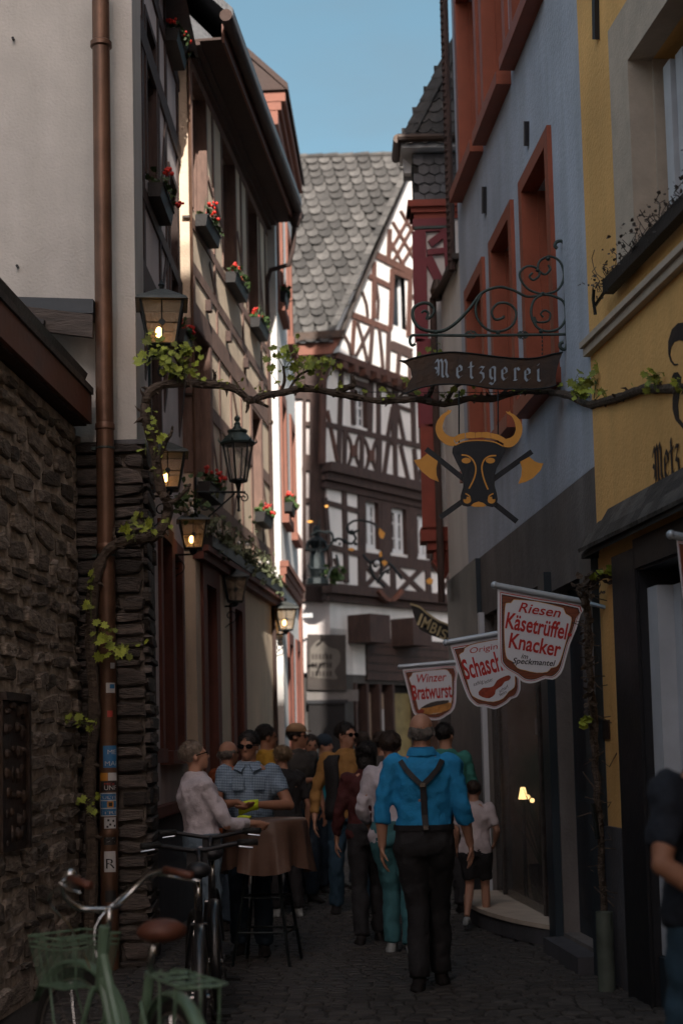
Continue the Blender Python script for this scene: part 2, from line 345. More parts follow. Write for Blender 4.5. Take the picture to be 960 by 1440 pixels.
while y < 21:
    dy = rnd.uniform(.085, .12); x = -1.9+rnd.uniform(0, .1)
    while x < 2.0:
        dx = rnd.uniform(.10, .17)
        if x < 1.9-.1*(y-8): cobs.append((x+dx/2, y+dy/2+.03*math.sin(x*2.3), dx/2-.006, dy/2-.006, rnd.uniform(.010, .021)))
        x += dx
    y += dy
vis = [c for c in cobs if 8.5 < c[1] and c[0] > -.95*c[1]/10-.1]; near = vis[:300]; ns = set(near)
cme = None
for c in near:
    if cme is None: o = base.build('cobble', M['cobble'], street); cme = o.data
    else: o = bpy.data.objects.new('cobble', cme); COL.objects.link(o); o.parent = street
    o.location = (c[0], c[1], c[4]-.012); o.scale = (c[2], c[3], .014); o.rotation_euler = (rnd.uniform(-.04, .04), rnd.uniform(-.05, .05), rnd.uniform(-.08, .08))
mb = MB()
for c in cobs:
    if c in ns: continue
    mb.add([V(c[0]+v.x*c[2], c[1]+v.y*c[3], c[4]-.012+v.z*.014) for v in base.v], base.f)
o = mb.build('paving', M['cobble'], street, fixn=False); o['kind'] = 'stuff'

def stones(W, parent, u0, u1, z0, z1, h0, h1, w0, w1, m, proud=(.02, .06), ragged=.0, skip=None, gap=.014, name='stone', nbase=0, limit=260, edgejit=False):
    z = z0; cnt = 0
    while z < z1-.03:
        h = min(rnd.uniform(h0, h1), z1-z); u = u0-rnd.uniform(0, w0*.5) if not edgejit else u0
        while u < u1-.02:
            wd = min(rnd.uniform(w0, w1), u1-u) if edgejit else rnd.uniform(w0, w1)
            if edgejit and u1-(u+wd) < w0*.5: wd = u1-u
            a, b = max(u, u0)+gap/2, min(u+wd, u1 if edgejit else u1+.02)-gap/2
            if b-a > .04 and not (skip and skip((a+b)/2, z+h/2)):
                hh = h*rnd.uniform(.86, 1.0) if not edgejit else h; cx, cz = (a+b)/2, z+h/2+ (rnd.uniform(-.012, .012) if not edgejit else 0)
                n = rnd.choice((6, 7, 8, 9)); pr = rnd.uniform(*proud); out = []; inn = []; slant = rnd.uniform(-ragged, ragged)
                for k in range(n):
                    t = 2*pi*(k+.5+rnd.uniform(-.25, .25))/n; q = 4.5
                    ex = abs(math.cos(t))**(2/q)*math.copysign(1, math.cos(t)); ez = abs(math.sin(t))**(2/q)*math.copysign(1, math.sin(t))
                    j = rnd.uniform(.84, 1.05)
                    X = ex*(b-a)/2*j; Z = ez*(hh/2-gap/2)*j+slant*ex*hh*.4
                    out.append((cx+X, cz+Z)); inn.append((cx+X*.9+rnd.uniform(-.01, .01), cz+Z*.84+rnd.uniform(-.006, .006)))
                s_ = MB()
                vs = [W.pt(p[0], nbase-.03, p[1]) for p in out]+[W.pt(p[0], nbase+pr*.45, p[1]) for p in out]+[W.pt(p[0], nbase+pr*rnd.uniform(.75, 1.1), p[1]) for p in inn]+[W.pt(cx, nbase+pr*rnd.uniform(.9, 1.15), cz)]
                fs = [(k, (k+1) % n, (k+1) % n+n, k+n) for k in range(n)]+[(k+n, (k+1) % n+n, (k+1) % n+2*n, k+2*n) for k in range(n)]+[(k+2*n, (k+1) % n+2*n, 3*n) for k in range(n)]
                s_.add(vs, fs); s_.build(name, M[m], parent); cnt += 1
            u += wd
        z += h
    return cnt

# ------------------------------------------------------------------ gable-fronted plaster house, left, on a slate base
GF = Wall((-6, 11.2), (-1.467, 11.2)); GS = Wall((-1.467, 11.2), (-1.50, 11.93)); FIRST = Wall((-1.60, 11.95), (-1.56, 14.9))
g = thing('plaster_house', 'cream plastered house front on dark slate stone, behind the brown drainpipe', 'house', (-1.467, 11.2, 0))
mb = MB(); mb.prism([V(-6, 11.25, 3.96), V(-1.53, 11.25, 3.96), V(-1.53, 11.25, 9.0), V(-3.8, 11.25, 12.2), V(-6, 11.25, 9.0)], V(-.02, .66, 0)); mb.abox((-6, 11.9, 3.96), (-2.2, 15.0, 9)); mb.build('wall', M['plaster_l'], g)
mb = MB(); mb.abox((-6, 11.23, 0), (-1.49, 11.92, 3.95)); mb.build('stone_base_core', M['mortar_d'], g)
stones(GF, g, 3.93, 4.533, 0, 3.95, .055, .15, .3, .62, 'slatestone', (.015, .05), .1, edgejit=True, gap=.008)
stones(GS, g, 0, .70, 0, 3.95, .055, .15, .3, .7, 'slatestone', (.01, .035), .1, edgejit=True, gap=.008)
mb = MB(); mb.abox((-1.75, 11.2, 3.93), (-1.462, 11.6, 3.965)); mb.build('slate_ledge', M['slate_d'], g)
mb = MB(); mb.prism([V(-6.2, 11.0, 8.8), V(-1.35, 11.0, 8.8), V(-3.8, 11.0, 12.4)], V(0, 4, 0)); mb.build('roof', M['slate_d'], g)
for q in ((25, 375), (19, 55)):
    p = P(q[0], q[1], 11.24); mb = MB(); mb.tube([p, p+V(0, -.03, 0)], .012, 6); mb.build('wall_plug', M['black'], g)

# drainpipe with stickers
px0 = P(152, 1055, 11.07).x
pipe = thing('drainpipe', 'thick brown copper drainpipe covered with stickers in front of the slate pillar', 'drainpipe', (px0, 11.07, 0))
mb = MB(); mb.tube([V(px0, 11.07, .01), V(px0, 11.07, 3.0), V(px0, 11.07, 7.55)], .067, 24); auto(mb.build('pipe', M['copper'], pipe))
for zc, r0 in ((P(140, 62, 11.07).z, .083), (P(150, 600, 11.07).z, .075), (P(150, 770, 11.07).z, .074), (1.0, .072)):
    mb = MB(); mb.lathe((px0, 11.07, zc-.03), [(.066, 0), (r0, .01), (r0, .045), (.066, .06)], 24); auto(mb.build('collar', M['copper'], pipe))
for zc in (P(150, 632, 11.07).z, P(150, 783, 11.07).z):
    mb = MB(); mb.lathe((px0, 11.07, zc), [(.067, 0), (.074, .002), (.074, .016), (.067, .018)], 20); mb.abox((px0-.10, 11.05, zc-.004), (px0-.066, 11.10, zc+.02)); mb.abox((px0-.012, 11.12, zc), (px0+.012, 11.25, zc+.016)); mb.build('clamp', M['iron_g'], pipe)
def curved(z0, z1, a0, a1, r, m, name='sticker', parent=None, tx=None):
    mb = MB()
    if tx:
        vs, fs, w_ = fontmesh(tx)
        mb.add([V(px0+r*math.sin(a0+(a1-a0)*v.x), 11.07-r*math.cos(a0+(a1-a0)*v.x), z0+(z1-z0)*v.y) for v in vs], fs)
    else:
        for k in range(6):
            a, b = a0+(a1-a0)*k/6, a0+(a1-a0)*(k+1)/6
            f = lambda a, z: V(px0+r*math.sin(a), 11.07-r*math.cos(a), z)
            mb.quad(f(a, z0), f(b, z0), f(b, z1), f(a, z1))
    return mb.build(name, M[m], parent or pipe)
zz = lambda y: P(150, y, 11.07).z
s1 = curved(zz(1080), zz(1049), -.4, 1.25, .0685, 'stk_blue'); curved(zz(1061), zz(1052), .1, 1.1, .0692, 'stk_white', 'print', s1, 'ME'); curved(zz(1077), zz(1068), -.2, 1.1, .0692, 'stk_white', 'print', s1, 'MAI')
s2 = curved(zz(1098), zz(1087), -.9, .1, .0685, 'stk_or'); s2 = curved(zz(1098), zz(1087), .12, 1.2, .0685, 'stk_white'); s2 = curved(zz(1113), zz(1099), -.7, 1.2, .0685, 'stk_black'); curved(zz(1111), zz(1102), -.3, 1.1, .0692, 'stk_white', 'print', s2, 'UNF')
curved(zz(1104.5), zz(1099.5), -.3, .9, .0692, 'stk_red', 'print', s2, 'MEX')
s3 = curved(zz(1148), zz(1115), -.9, 1.1, .0685, 'stk_white')
for a, b, t in ((1116.5, 1125, 'ULTI'), (1137.5, 1146.5, 'TRI')):
    curved(zz(b), zz(a), -.8, 1.05, .0690, 'stk_blue', 'print', s3); curved(zz(b-1.5), zz(a+1.5), -.5, .95, .0697, 'stk_white', 'print', s3, t)
curved(zz(1136), zz(1126.5), -.8, 1.05, .0690, 'stk_blue', 'print', s3); curved(zz(1135.5), zz(1127), .0, .7, .0697, 'stk_or', 'print', s3); curved(zz(1134), zz(1128.5), .15, .55, .0702, 'stk_black', 'print', s3)
s4 = curved(zz(1165), zz(1149.5), -.35, 1.0, .0685, 'stk_white')
for a, b in ((.0, 1152), (.55, 1153), (.2, 1158), (.7, 1160), (-.1, 1161)): curved(zz(b+3), zz(b), a, a+.22, .0692, 'stk_black', 'print', s4)
s5 = curved(zz(1188), zz(1171), -.4, 1.0, .0685, 'stk_black'); curved(zz(1184), zz(1175), -.1, .8, .0692, 'stk_white', 'print', s5, 'Z')
s6 = curved(zz(1226), zz(1197), -.4, .9, .0685, 'stk_white'); curved(zz(1221), zz(1201), -.2, .8, .0692, 'stk_black', 'print', s6, 'R')
curved(zz(1268), zz(1252), -.3, .9, .0685, 'stk_black'); curved(zz(975), zz(961), -.0, 1.1, .0685, 'stk_white'); curved(zz(969), zz(963), .4, 1.0, .069, 'stk_blue'); curved(zz(1009), zz(1000), .1, .7, .0685, 'stk_red'); curved(zz(941), zz(933), .5, 1.1, .0685, 'stk_white')

# ------------------------------------------------------------------ rubble wall with the lean-to roof, far left
ROUGH = Wall((-2.33, 5), (-1.98, 11.2))
rw = thing('rubble_wall', 'rough rubble stone wall with pale mortar at the left edge under the low lean-to roof', 'wall', (-2.1, 9, 0))
mb = MB(); mb.box(ROUGH, -4, 6.17, -.45, 0, 0, 4.05); mb.build('mortar_bed', M['mortar'], rw)
print('rubble', stones(ROUGH, rw, 3.85, 6.15, .02, 4.0, .08, .2, .16, .55, 'stone', (.012, .045), .5, gap=.032, skip=lambda u, z: u < 4.62 and 1.0 < z < 2.0))
mb = MB()
for (a, b, zz0, zz1) in ((4.02, 4.58, 1.0, 1.97),):
    mb.box(ROUGH, a, b, .0, .05, zz0, zz1); mb.box(ROUGH, a, b, .05, .075, zz1-.05, zz1); mb.box(ROUGH, b-.05, b, .05, .075, zz0, zz1)
    for i in range(4):
        for j in range(7): mb.ball(ROUGH.pt(a+.08+i*.115+rnd.uniform(-.03, .03), .045, zz0+.08+j*.13+rnd.uniform(-.03, .03)), rnd.uniform(.02, .05), rnd.uniform(.015, .03), rnd.uniform(.02, .06), seg=7, rg=5)
tag(mb.build('relief_panel', M['iron_b'], base=ROUGH.pt(4.3, 0, 1.0)), 'dark cast relief panel fixed to the rubble wall at the left edge of the picture', 'wall panel')
lt = thing('lean_to_roof', 'low lean-to roof with reddish brown fascia board above the rubble wall', 'roof', (-2.1, 9.5, 4))
mb = MB(); mb.box(ROUGH, -4, 6.13, .10, .135, 4.07, 4.29); mb.build('fascia_board', M['verge'], lt)
mb = MB(); mb.box(ROUGH, -4, 6.13, .06, .15, 4.295, 4.345); mb.build('edge_strip', M['timber_g'], lt)
mb = MB(); mb.box(ROUGH, -4, 6.12, -.45, .098, 4.055, 4.075); mb.build('soffit_board', M['soffit'], lt)
mb = MB(); mb.prism([ROUGH.pt(-4, .14, 4.35), ROUGH.pt(-4, -1.1, 4.92), ROUGH.pt(-4, -1.1, 4.97), ROUGH.pt(-4, .16, 4.40)], ROUGH.u*9.9); mb.build('roof_slab', M['slate_d'], lt)
for k in range(6):
    mb = MB(); u = 6.05-k*.75; mb.prism([ROUGH.pt(u, .05, 4.23), ROUGH.pt(u, -1.1, 4.76), ROUGH.pt(u, -1.1, 4.9), ROUGH.pt(u, .05, 4.34)], ROUGH.u*.09); mb.build('rafter', M['timber_g'], lt)
def pxpoly(pts, Y, th, m, name, parent):
    mb = MB(); mb.prism([P(a, b, Y) for a, b in pts], V(0, th, 0)); return mb.build(name, M[m], parent)
pxpoly([(-8, 416), (131, 420), (131, 440), (-8, 437)], 10.98, .26, 'bluegrey', 'ledger_beam', lt)
pxpoly([(14, 426), (40, 431), (130, 442), (130, 474), (52, 464), (26, 456)], 10.93, .045, 'timber_g', 'header_plank', lt)
pxpoly([(-8, 428), (62, 449), (60, 458), (-8, 440)], 10.86, .06, 'black', 'lead_flashing', lt)

# ------------------------------------------------------------------ narrow half-timbered house behind it
fh = thing('narrow_timbered_house', 'narrow white half-timbered house with dark red ground floor frames, between plaster house and beige house', 'house', (-1.6, 12, 0))
h = []
def pxwin(W, x0, y0, x1, y1, n=0):     # opening from two opposite corners seen in the photo: bottom-left, top-right at the left edge
    u0, z0 = W.uz(x0, y0, n); u1 = W.uz(x1, y0, n)[0]; z1 = W.uz(x0, y1, n)[1]; return (u0, u1, z0, z1)
wa = (.55, 1.15, 6.55, 8.0); wb = (2.05, 2.6, 5.75, 7.2); wc = (1.9, 2.45, 8.6, 9.9)
da = (.1, .42, 1.62, 3.5); db = (1.1, 1.75, 1.6, 3.5); dc = (1.95, 2.5, 1.6, 3.45); wd = (.6, 1.2, 4.2, 5.3)
mb = MB(); facade(mb, FIRST, 0, 2.95, 0, 11, [wa, wb, wc, da, db, dc, wd]); mb.build('wall', M['plaster_f'], fh); core(FIRST, fh, 0, 2.95, 0, 11, M['plaster_f'])
for a in (wa, wb, wc, wd): window(FIRST, fh, *a, 'timber', 'timber', cas=.06, proud=.02, rec=.14)
for a in (da, db, dc): window(FIRST, fh, *a, 'redframe', 'redframe', cas=.13, rec=.2, bars=2, sill='redframe', sillout=.12, mull=1)
mb = MB(); mb.box(FIRST, .0, 2.95, .001, .05, 0, 1.05); mb.build('dado', M['plaster_dd'], fh)
mb = MB(); mb.box(FIRST, .0, 2.95, .001, .09, 1.05, 1.14); mb.build('dado_ledge', M['redframe'], fh)
for a, b, w_ in (((.0, 5.55), (2.95, 5.55), .26), ((0, 7.7), (2.95, 7.7), .2), ((0, 6.3), (2.95, 6.3), .13), ((0, 8.45), (2.95, 8.45), .13)): ubeam(FIRST, fh, a, b, w_, n1=.02)
for u in (.35, 1.35, 1.85, 2.75): ubeam(FIRST, fh, (u, 5.65), (u, 7.6), .10, n1=.012); ubeam(FIRST, fh, (u+.05, 7.8), (u+.05, 10.6), .10, n1=.012)
for a, b in (((1.35, 6.4), (1.85, 7.6)), ((.05, 6.35), (.4, 7.6)), ((2.75, 6.2), (2.3, 5.6)), ((1.4, 5.7), (1.85, 6.3))): ubeam(FIRST, fh, a, b, .07, n1=.01)
for u in (.3, 1.5, 2.6):                   # knee brackets below the jetty
    mb = MB(); mb.prism([FIRST.pt(u, .0, 5.42), FIRST.pt(u, .09, 5.42), FIRST.pt(u, .02, 4.85), FIRST.pt(u, .0, 4.7)], FIRST.u*.1); mb.build('bracket', M['timber'], fh)
mb = MB(); mb.box(FIRST, 0, 2.95, -4, .25, 10.6, 10.7); mb.build('eaves', M['soffit'], fh)

def ubeam_b(a, b, w, n1=.012): return ubeam(BEIGE, bh, a, b, w, 'timber_b', n1=n1)
# ------------------------------------------------------------------ beige half-timbered house
BEIGE = Wall((-1.454, 14.9), (-.912, 20.2))
bh = thing('beige_timbered_house', 'long beige half-timbered house with dark eaves and salmon trim, left side of the alley', 'house', (-1.4, 15, 0))
w1 = [(.15, .91, 7.2, 8.7), (1.87, 2.75, 7.13, 8.7), (3.61, 4.4, 7.1, 8.7)]; w2 = [(.02, .9, 4.4, 5.95), (3.72, 4.4, 4.66, 5.92)]
dr = [(.45, .98, .02, 3.32), (2.1, 2.6, .02, 3.22)]
mb = MB(); facade(mb, BEIGE, 0, BEIGE.L, 0, 8.9, w1+w2+dr); mb.build('wall', M['plaster_b'], bh); core(BEIGE, bh, 0, BEIGE.L, 0, 8.9, M['plaster_b'])
mb = MB(); mb.abox((-1.59, 14.895, 0), (-1.4545, 14.93, 8.9)); mb.build('corner_return', M['plaster_b'], bh)
for a in w1+w2: window(BEIGE, bh, *a, 'timber', 'timber_b', cas=.045, proud=.012, rec=.16, bars=1)
for a in dr: window(BEIGE, bh, *a, 'redframe', 'redframe', cas=.20, rec=.22, bars=2)
RL = ((6.08, .24), (6.55, .12), (7.03, .11), (5.22, .15), (4.22, .13), (8.78, .14))
ops = w1+w2+[(a[0], a[1], a[2], a[3]) for a in dr]
for z, w_ in RL:
    cuts = [0]; segs = []
    bl = sorted((a[0]-.06, a[1]+.06) for a in w1+w2 if a[2]-.05 < z < a[3]+.02); u = 0
    for p, q in bl:
        if p > u: segs.append((u, p))
        u = q
    if u < BEIGE.L: segs.append((u, BEIGE.L))
    for p, q in segs: ubeam_b((p, z), (q, z), w_, n1=.012)
for u in (.03, 1.30, 3.15, 4.62, 5.1):
    ubeam(BEIGE, bh, (u, 7.09), (u, 8.71), .075, n1=.012, m='timber_b'); ubeam_b((u, 6.61), (u, 6.97), .07, n1=.012); ubeam_b((u+.1 if u < 5 else u, 6.2), (u+.1 if u < 5 else u, 6.49), .07, n1=.012)
for u in (.98, 1.5, 2.2, 2.9, 3.6, 4.5, 5.2): ubeam_b((u, 5.3), (u, 5.96), .07, n1=.012); ubeam_b((u, 4.29), (u, 5.14), .07, n1=.012); ubeam_b((u+.04, 3.7), (u+.04, 4.15), .07, n1=.012)
for a, b in (((.98, 7.85), (1.78, 7.6)), ((2.85, 7.9), (3.5, 7.15)), ((4.6, 8.2), (4.93, 7.2)), ((1.0, 6.9), (1.4, 6.6)), ((.96, 5.1), (1.5, 4.35)), ((2.3, 4.35), (2.85, 5.1)), ((1.55, 4.35), (2.15, 5.12)), ((4.55, 5.1), (5.15, 4.35)), ((2.25, 5.9), (2.85, 5.32)), ((1.05, 3.75), (2.2, 4.1))): ubeam_b(a, b, .06, n1=.01)
for u in (.7, 1.9, 3.1, 4.3):
    mb = MB(); mb.box(BEIGE, u, u+.1, .01, .07, 6.28, 6.40); mb.build('beam_end', M['timber'], bh)
mb = MB(); mb.box(BEIGE, -.02, BEIGE.L, -.02, .09, 3.52, 3.6); mb.box(BEIGE, -.02, BEIGE.L, -.02, .14, 3.6, 3.66); mb.build('string_course', M['redframe'], bh)
mb = MB(); mb.box(BEIGE, -.05, BEIGE.L+.02, -.3, .37, 8.9, 8.925); mb.build('soffit', M['soffit'], bh)
mb = MB(); mb.box(BEIGE, -.05, BEIGE.L+.02, .0, .07, 8.80, 8.899); mb.box(BEIGE, -.05, BEIGE.L+.02, .0, .14, 8.86, 8.898); mb.build('eaves_moulding', M['timber'], bh)
mb = MB(); mb.box(BEIGE, -.06, BEIGE.L+.03, .372, .40, 8.86, 9.06); mb.build('fascia_board', M['verge'], bh)
mb = MB(); mb.tube([BEIGE.pt(-.3, .46, 9.03), BEIGE.pt(BEIGE.L+.02, .46, 8.97)], .065, 12); auto(mb.build('gutter', M['soffit'], bh))
mb = MB(); mb.prism([BEIGE.pt(-.1, .5, 9.10), BEIGE.pt(-.1, -3.2, 12.8), BEIGE.pt(-.1, -3.2, 12.9), BEIGE.pt(-.1, .5, 9.2)], BEIGE.u*(BEIGE.L+.1)); mb.prism([BEIGE.pt(.05, .3, 8.93), BEIGE.pt(.05, -3.2, 8.93), BEIGE.pt(.05, -3.2, 12.78)], BEIGE.u*(BEIGE.L-.1)); mb.build('roof', M['slate_d'], bh)
dp = thing('thin_downpipe', 'slim dark downpipe at the joint between beige house and sunlit white house', 'drainpipe', (-.88, 20.1, 0))
mb = MB(); q = BEIGE.pt(5.1, .03, 0); mb.tube([q+V(0, 0, .1), q+V(0, 0, 8.0)], .028, 8); mb.tube([q+V(0, 0, 8.0), q+V(.05, 0, 8.15), q+V(.30, 0, 8.22), q+V(.36, 0, 8.45), q+V(.40, 0, 8.9)], .035, 8); auto(mb.build('pipe', M['timber'], dp))
mb = MB(); q2 = q+V(.40, 0, 8.75); mb.rings([(q2, (.05, 0, 0), (0, .05, 0)), (q2+V(0, 0, .1), (.09, 0, 0), (0, .09, 0)), (q2+V(0, 0, .2), (.1, 0, 0), (0, .1, 0))]); mb.build('hopper', M['timber'], dp)
for z in (4.0, 6.0): mb = MB(); mb.lathe(q+V(0, 0, z), [(.036, 0), (.045, .01), (.045, .05), (.036, .06)], 10); mb.build('clamp', M['iron_b'], dp)
ep = thing('copper_wall_pipe', 'thin copper pipe running up the sunlit front corner of the beige house', 'pipe', (-1.46, 14.85, 0))
mb = MB(); q = V(-1.44, 14.86, 0); mb.tube([q+V(0, 0, 3.7), q+V(0, 0, 8.85)], .016, 8); mb.build('pipe', M['copper'], ep)
for z in (5.2, 7.05): mb = MB(); mb.obox(q+V(-.04, .01, z), V(.05, 0, 0), V(0, .012, 0), V(0, 0, .012)); mb.build('clip', M['iron_b'], ep)

# ------------------------------------------------------------------ white house with salmon trim
WHITE = Wall((-.80, 20.2), (-.665, 23.6))
wh = thing('white_house', 'narrow white house with salmon window surrounds, sunlit corner, beyond the beige house', 'house', (-.83, 20.2, 0))
w1 = [(.45, 1.05, 7.85, 9.5), (2.2, 2.8, 7.85, 9.5)]; w2 = [(.45, 1.05, 4.85, 6.5), (2.2, 2.8, 4.85, 6.5)]; dr = [(.95, 1.5, .02, 3.1), (2.5, 2.95, .02, 3.1)]
mb = MB(); facade(mb, WHITE, 0, WHITE.L, 0, 10.5, w1+w2+dr); mb.build('wall', M['plaster_w'], wh); core(WHITE, wh, 0, WHITE.L, 0, 10.5, M['plaster_w'])
mb = MB(); mb.abox((-4.8, 20.205, 0), (-.801, 20.24, 10.5)); mb.build('corner_face', M['plaster_w'], wh)
for a in w1+w2: window(WHITE, wh, *a, 'timber_r', 'salmon', cas=.16, rec=.14, sill='salmon', sillout=.10)
for a in dr: window(WHITE, wh, *a, 'redframe', 'redframe', cas=.16, rec=.2, bars=3)
mb = MB(); mb.box(WHITE, -.02, WHITE.L, -.02, .07, 3.98, 4.08); mb.box(WHITE, -.03, WHITE.L, -.02, .10, 4.08, 4.16); mb.box(WHITE, -.03, WHITE.L, -.02, .05, 3.86, 3.98); mb.build('cornice', M['salmon'], wh)
mb = MB(); mb.box(WHITE, -.04, WHITE.L, -.3, .08, 10.30, 10.5); mb.box(WHITE, -.05, WHITE.L+.02, -.3, .13, 10.5, 10.62); mb.box(WHITE, -.06, WHITE.L+.04, -.3, .19, 10.62, 10.75); mb.build('eaves_cornice', M['salmon'], wh)
mb = MB(); mb.prism([WHITE.pt(-.1, .23, 10.76), WHITE.pt(-.1, -3, 13.9), WHITE.pt(-.1, -3, 14), WHITE.pt(-.1, .23, 10.86)], WHITE.u*(WHITE.L+.22)); mb.prism([WHITE.pt(-.1, .2, 10.77), WHITE.pt(-.1, -3, 10.77), WHITE.pt(-.1, -3, 13.8)], WHITE.u*(WHITE.L)); mb.build('roof', M['soffit'], wh)
mb = MB(); mb.box(WHITE, WHITE.L-.22, WHITE.L, .0, .05, 0, 3.85); mb.build('corner_strip', M['salmon'], wh)
mb = MB(); q = P(430, 866, 23.5); mb.obox(q, V(.09, -.05, 0), V(.02, .03, .0), V(0, 0, .035)); tag(mb.build('security_camera', M['casew'], base=q), 'small white surveillance camera on the far corner of the white house', 'camera')

# ------------------------------------------------------------------ tall gabled half-timbered house closing the alley
FAR = Wall((-.2, 26), (4.07, 31.5)); FL = Wall((-6.2, 26.3), (-.2, 26))
ft = thing('gabled_timbered_house', 'tall crooked half-timbered house with steep slate roof closing the end of the alley', 'house', (-.2, 26, 0))
EZ = 8.62; AU = 2.82; AZ = 13.0
gw = pxwin(FAR, 552, 466, 571, 386); s2w = pxwin(FAR, 498, 598, 515, 541)
s1w = [pxwin(FAR, 511, 770, 532, 703), pxwin(FAR, 550, 777, 571, 713), pxwin(FAR, 586, 784, 603, 723)]
gw = (gw[0], gw[1], 9.55, 10.65)
mb = MB(); facade(mb, FAR, 0, FAR.L, 2.9, EZ, [s2w]+s1w, .2)
for a, b in ((0, gw[0]), (gw[0], gw[1]), (gw[1], 2*AU)):
    pts = []
    zr = lambda u: EZ+(AZ-EZ)*(1-abs(u-AU)/AU)
    if a == gw[0]:
        mb.add([FAR.pt(a, 0, EZ), FAR.pt(b, 0, EZ), FAR.pt(b, 0, gw[2]), FAR.pt(a, 0, gw[2])], [(0, 1, 2, 3)])
        mb.add([FAR.pt(a, 0, gw[3]), FAR.pt(b, 0, gw[3]), FAR.pt(b, 0, zr(b)), FAR.pt(a, 0, zr(a))], [(0, 1, 2, 3)])
    else:
        p = [FAR.pt(a, 0, EZ), FAR.pt(b, 0, EZ), FAR.pt(b, 0, zr(b))]+([FAR.pt(AU, 0, AZ)] if a < AU < b else [])+[FAR.pt(a, 0, zr(a))]; mb.add(p, [tuple(range(len(p)))])
mb.build('wall', M['plaster_w'], ft)
mb = MB(); mb.box(FAR, .02, FAR.L, -.21, -3, 0, EZ); mb.prism([FAR.pt(.05, -.21, EZ), FAR.pt(2*AU-.05, -.21, EZ), FAR.pt(AU, -.21, AZ-.05)], FAR.n*-3); mb.abox((-6, 26.35, 0), (-.25, 30, EZ-.1)); mb.build('wall_core', M['dark'], ft)
mb = MB(); mb.box(FL, 0, FL.L, -.25, 0, 2.9, EZ); mb.build('side_wall', M['plaster_f'], ft)
window(FAR, ft, *gw, 'casew', None, rec=.10, mull=0, bars=0, fw=.07)
window(FAR, ft, *s2w, 'casew', 'timber', cas=.10, rec=.06, mull=1, bars=3, fw=.05)
for a in s1w: window(FAR, ft, *a, 'casew', 'timber', cas=.09, rec=.05, mull=1, bars=2, fw=.09)
B_ = [((527, 358), (586, 388), 9, 'timber_r'), ((547, 322), (545, 366), 5, 'timber_r'),
 ((548, 352), (577, 300), 3.4, 'timber_r'), ((549, 372), (586, 306), 3.4, 'timber_r'), ((560, 378), (586, 335), 3.4, 'timber_r'), ((551, 312), (586, 372), 3.4, 'timber_r'), ((548, 340), (572, 384), 3.4, 'timber_r'), ((562, 296), (586, 338), 3.4, 'timber_r'),
 ((518, 388), (550, 404), 7, 'timber_r'), ((525, 368), (524, 448), 5, 'timber_r'), ((527, 396), (531, 425), 3, 'timber'), ((531, 425), (530, 448), 3, 'timber'), ((508, 410), (514, 428), 3, 'timber'), ((514, 428), (516, 446), 3, 'timber'),
 ((550.5, 378), (548, 463), 5.5, 'timber_r'), ((576, 392), (573.5, 473), 6, 'timber_r'), ((549, 380), (578, 392), 7, 'timber_r'), ((493, 442), (547, 464), 8, 'timber_r'), ((577, 416), (590, 421), 5, 'timber'), ((548, 485), (577, 497), 13, 'timber'),
 ((497, 450), (494, 500), 4.5, 'timber_r'), ((501, 452), (509, 480), 3.4, 'timber'), ((509, 480), (515, 508), 3.4, 'timber'), ((520, 459), (499, 501), 3.4, 'timber'), ((481, 468), (489, 483), 3.4, 'timber'), ((489, 483), (493, 499), 3.4, 'timber'), ((523, 456), (519, 511), 4.6, 'timber'), ((532, 462), (535, 492), 3.6, 'timber'), ((535, 492), (537, 518), 3.6, 'timber'), ((545.5, 462), (544, 521), 5.5, 'timber'), ((560, 497), (558, 526), 5, 'timber'), ((576, 497), (575, 532), 5, 'timber'),
 ((454, 515), (452, 652), 8, 'timber_r'), ((479, 515), (475, 652), 5.5, 'timber'), ((521, 536), (519, 612), 5.5, 'timber'), ((531, 540), (531, 618), 5, 'timber'), ((555, 544), (553, 626), 8, 'timber'), ((557, 570), (567, 620), 4, 'timber'), ((551, 572), (543, 618), 4, 'timber'), ((579, 556), (581, 628), 5.5, 'timber'), ((590, 562), (591, 625), 5, 'timber'), ((600, 562), (600, 628), 8, 'timber'),
 ((455, 596), (604, 631), 7, 'timber'), ((558, 571), (580, 579), 4.5, 'timber'), ((534, 541), (553, 560), 4, 'timber'), ((459, 577), (466, 612), 4, 'timber_r'), ((466, 612), (473, 648), 4, 'timber_r'), ((484, 604), (483, 660), 5, 'timber'), ((508, 609), (507, 666), 5, 'timber'), ((532, 615), (531, 670), 7, 'timber'), ((545, 622), (539, 668), 5, 'timber'), ((554, 624), (555, 672), 5, 'timber'), ((562, 626), (573, 676), 4.5, 'timber'), ((581, 631), (585, 678), 5, 'timber'), ((596, 634), (588, 676), 4, 'timber'),
 ((456, 706), (506, 720), 6.5, 'timber'), ((457, 768), (508, 780), 8, 'timber'), ((482.5, 688), (486, 820), 6, 'timber'), ((507, 692), (508, 828), 10, 'timber'), ((541, 700), (541, 788), 12, 'timber'), ((578, 706), (579, 792), 11, 'timber'), ((607, 712), (608, 794), 9, 'timber'), ((508, 698), (612, 716), 12, 'timber'), ((508, 784), (634, 800), 15, 'timber'), ((456, 700), (466, 820), 5, 'timber'),
 ((511, 826), (546, 790), 6, 'timber'), ((511, 794), (548, 832), 6, 'timber'), ((560, 832), (594, 797), 6, 'timber'), ((554, 797), (596, 836), 6, 'timber'), ((551, 795), (552, 835), 7, 'timber'), ((600, 797), (602, 842), 7, 'timber'), ((620, 800), (640, 830), 5, 'timber'), ((616, 835), (640, 805), 5, 'timber'), ((470, 785), (480, 818), 5, 'timber')]
for p, q, w_, m in B_: beam(FAR, ft, p, q, w_, m)
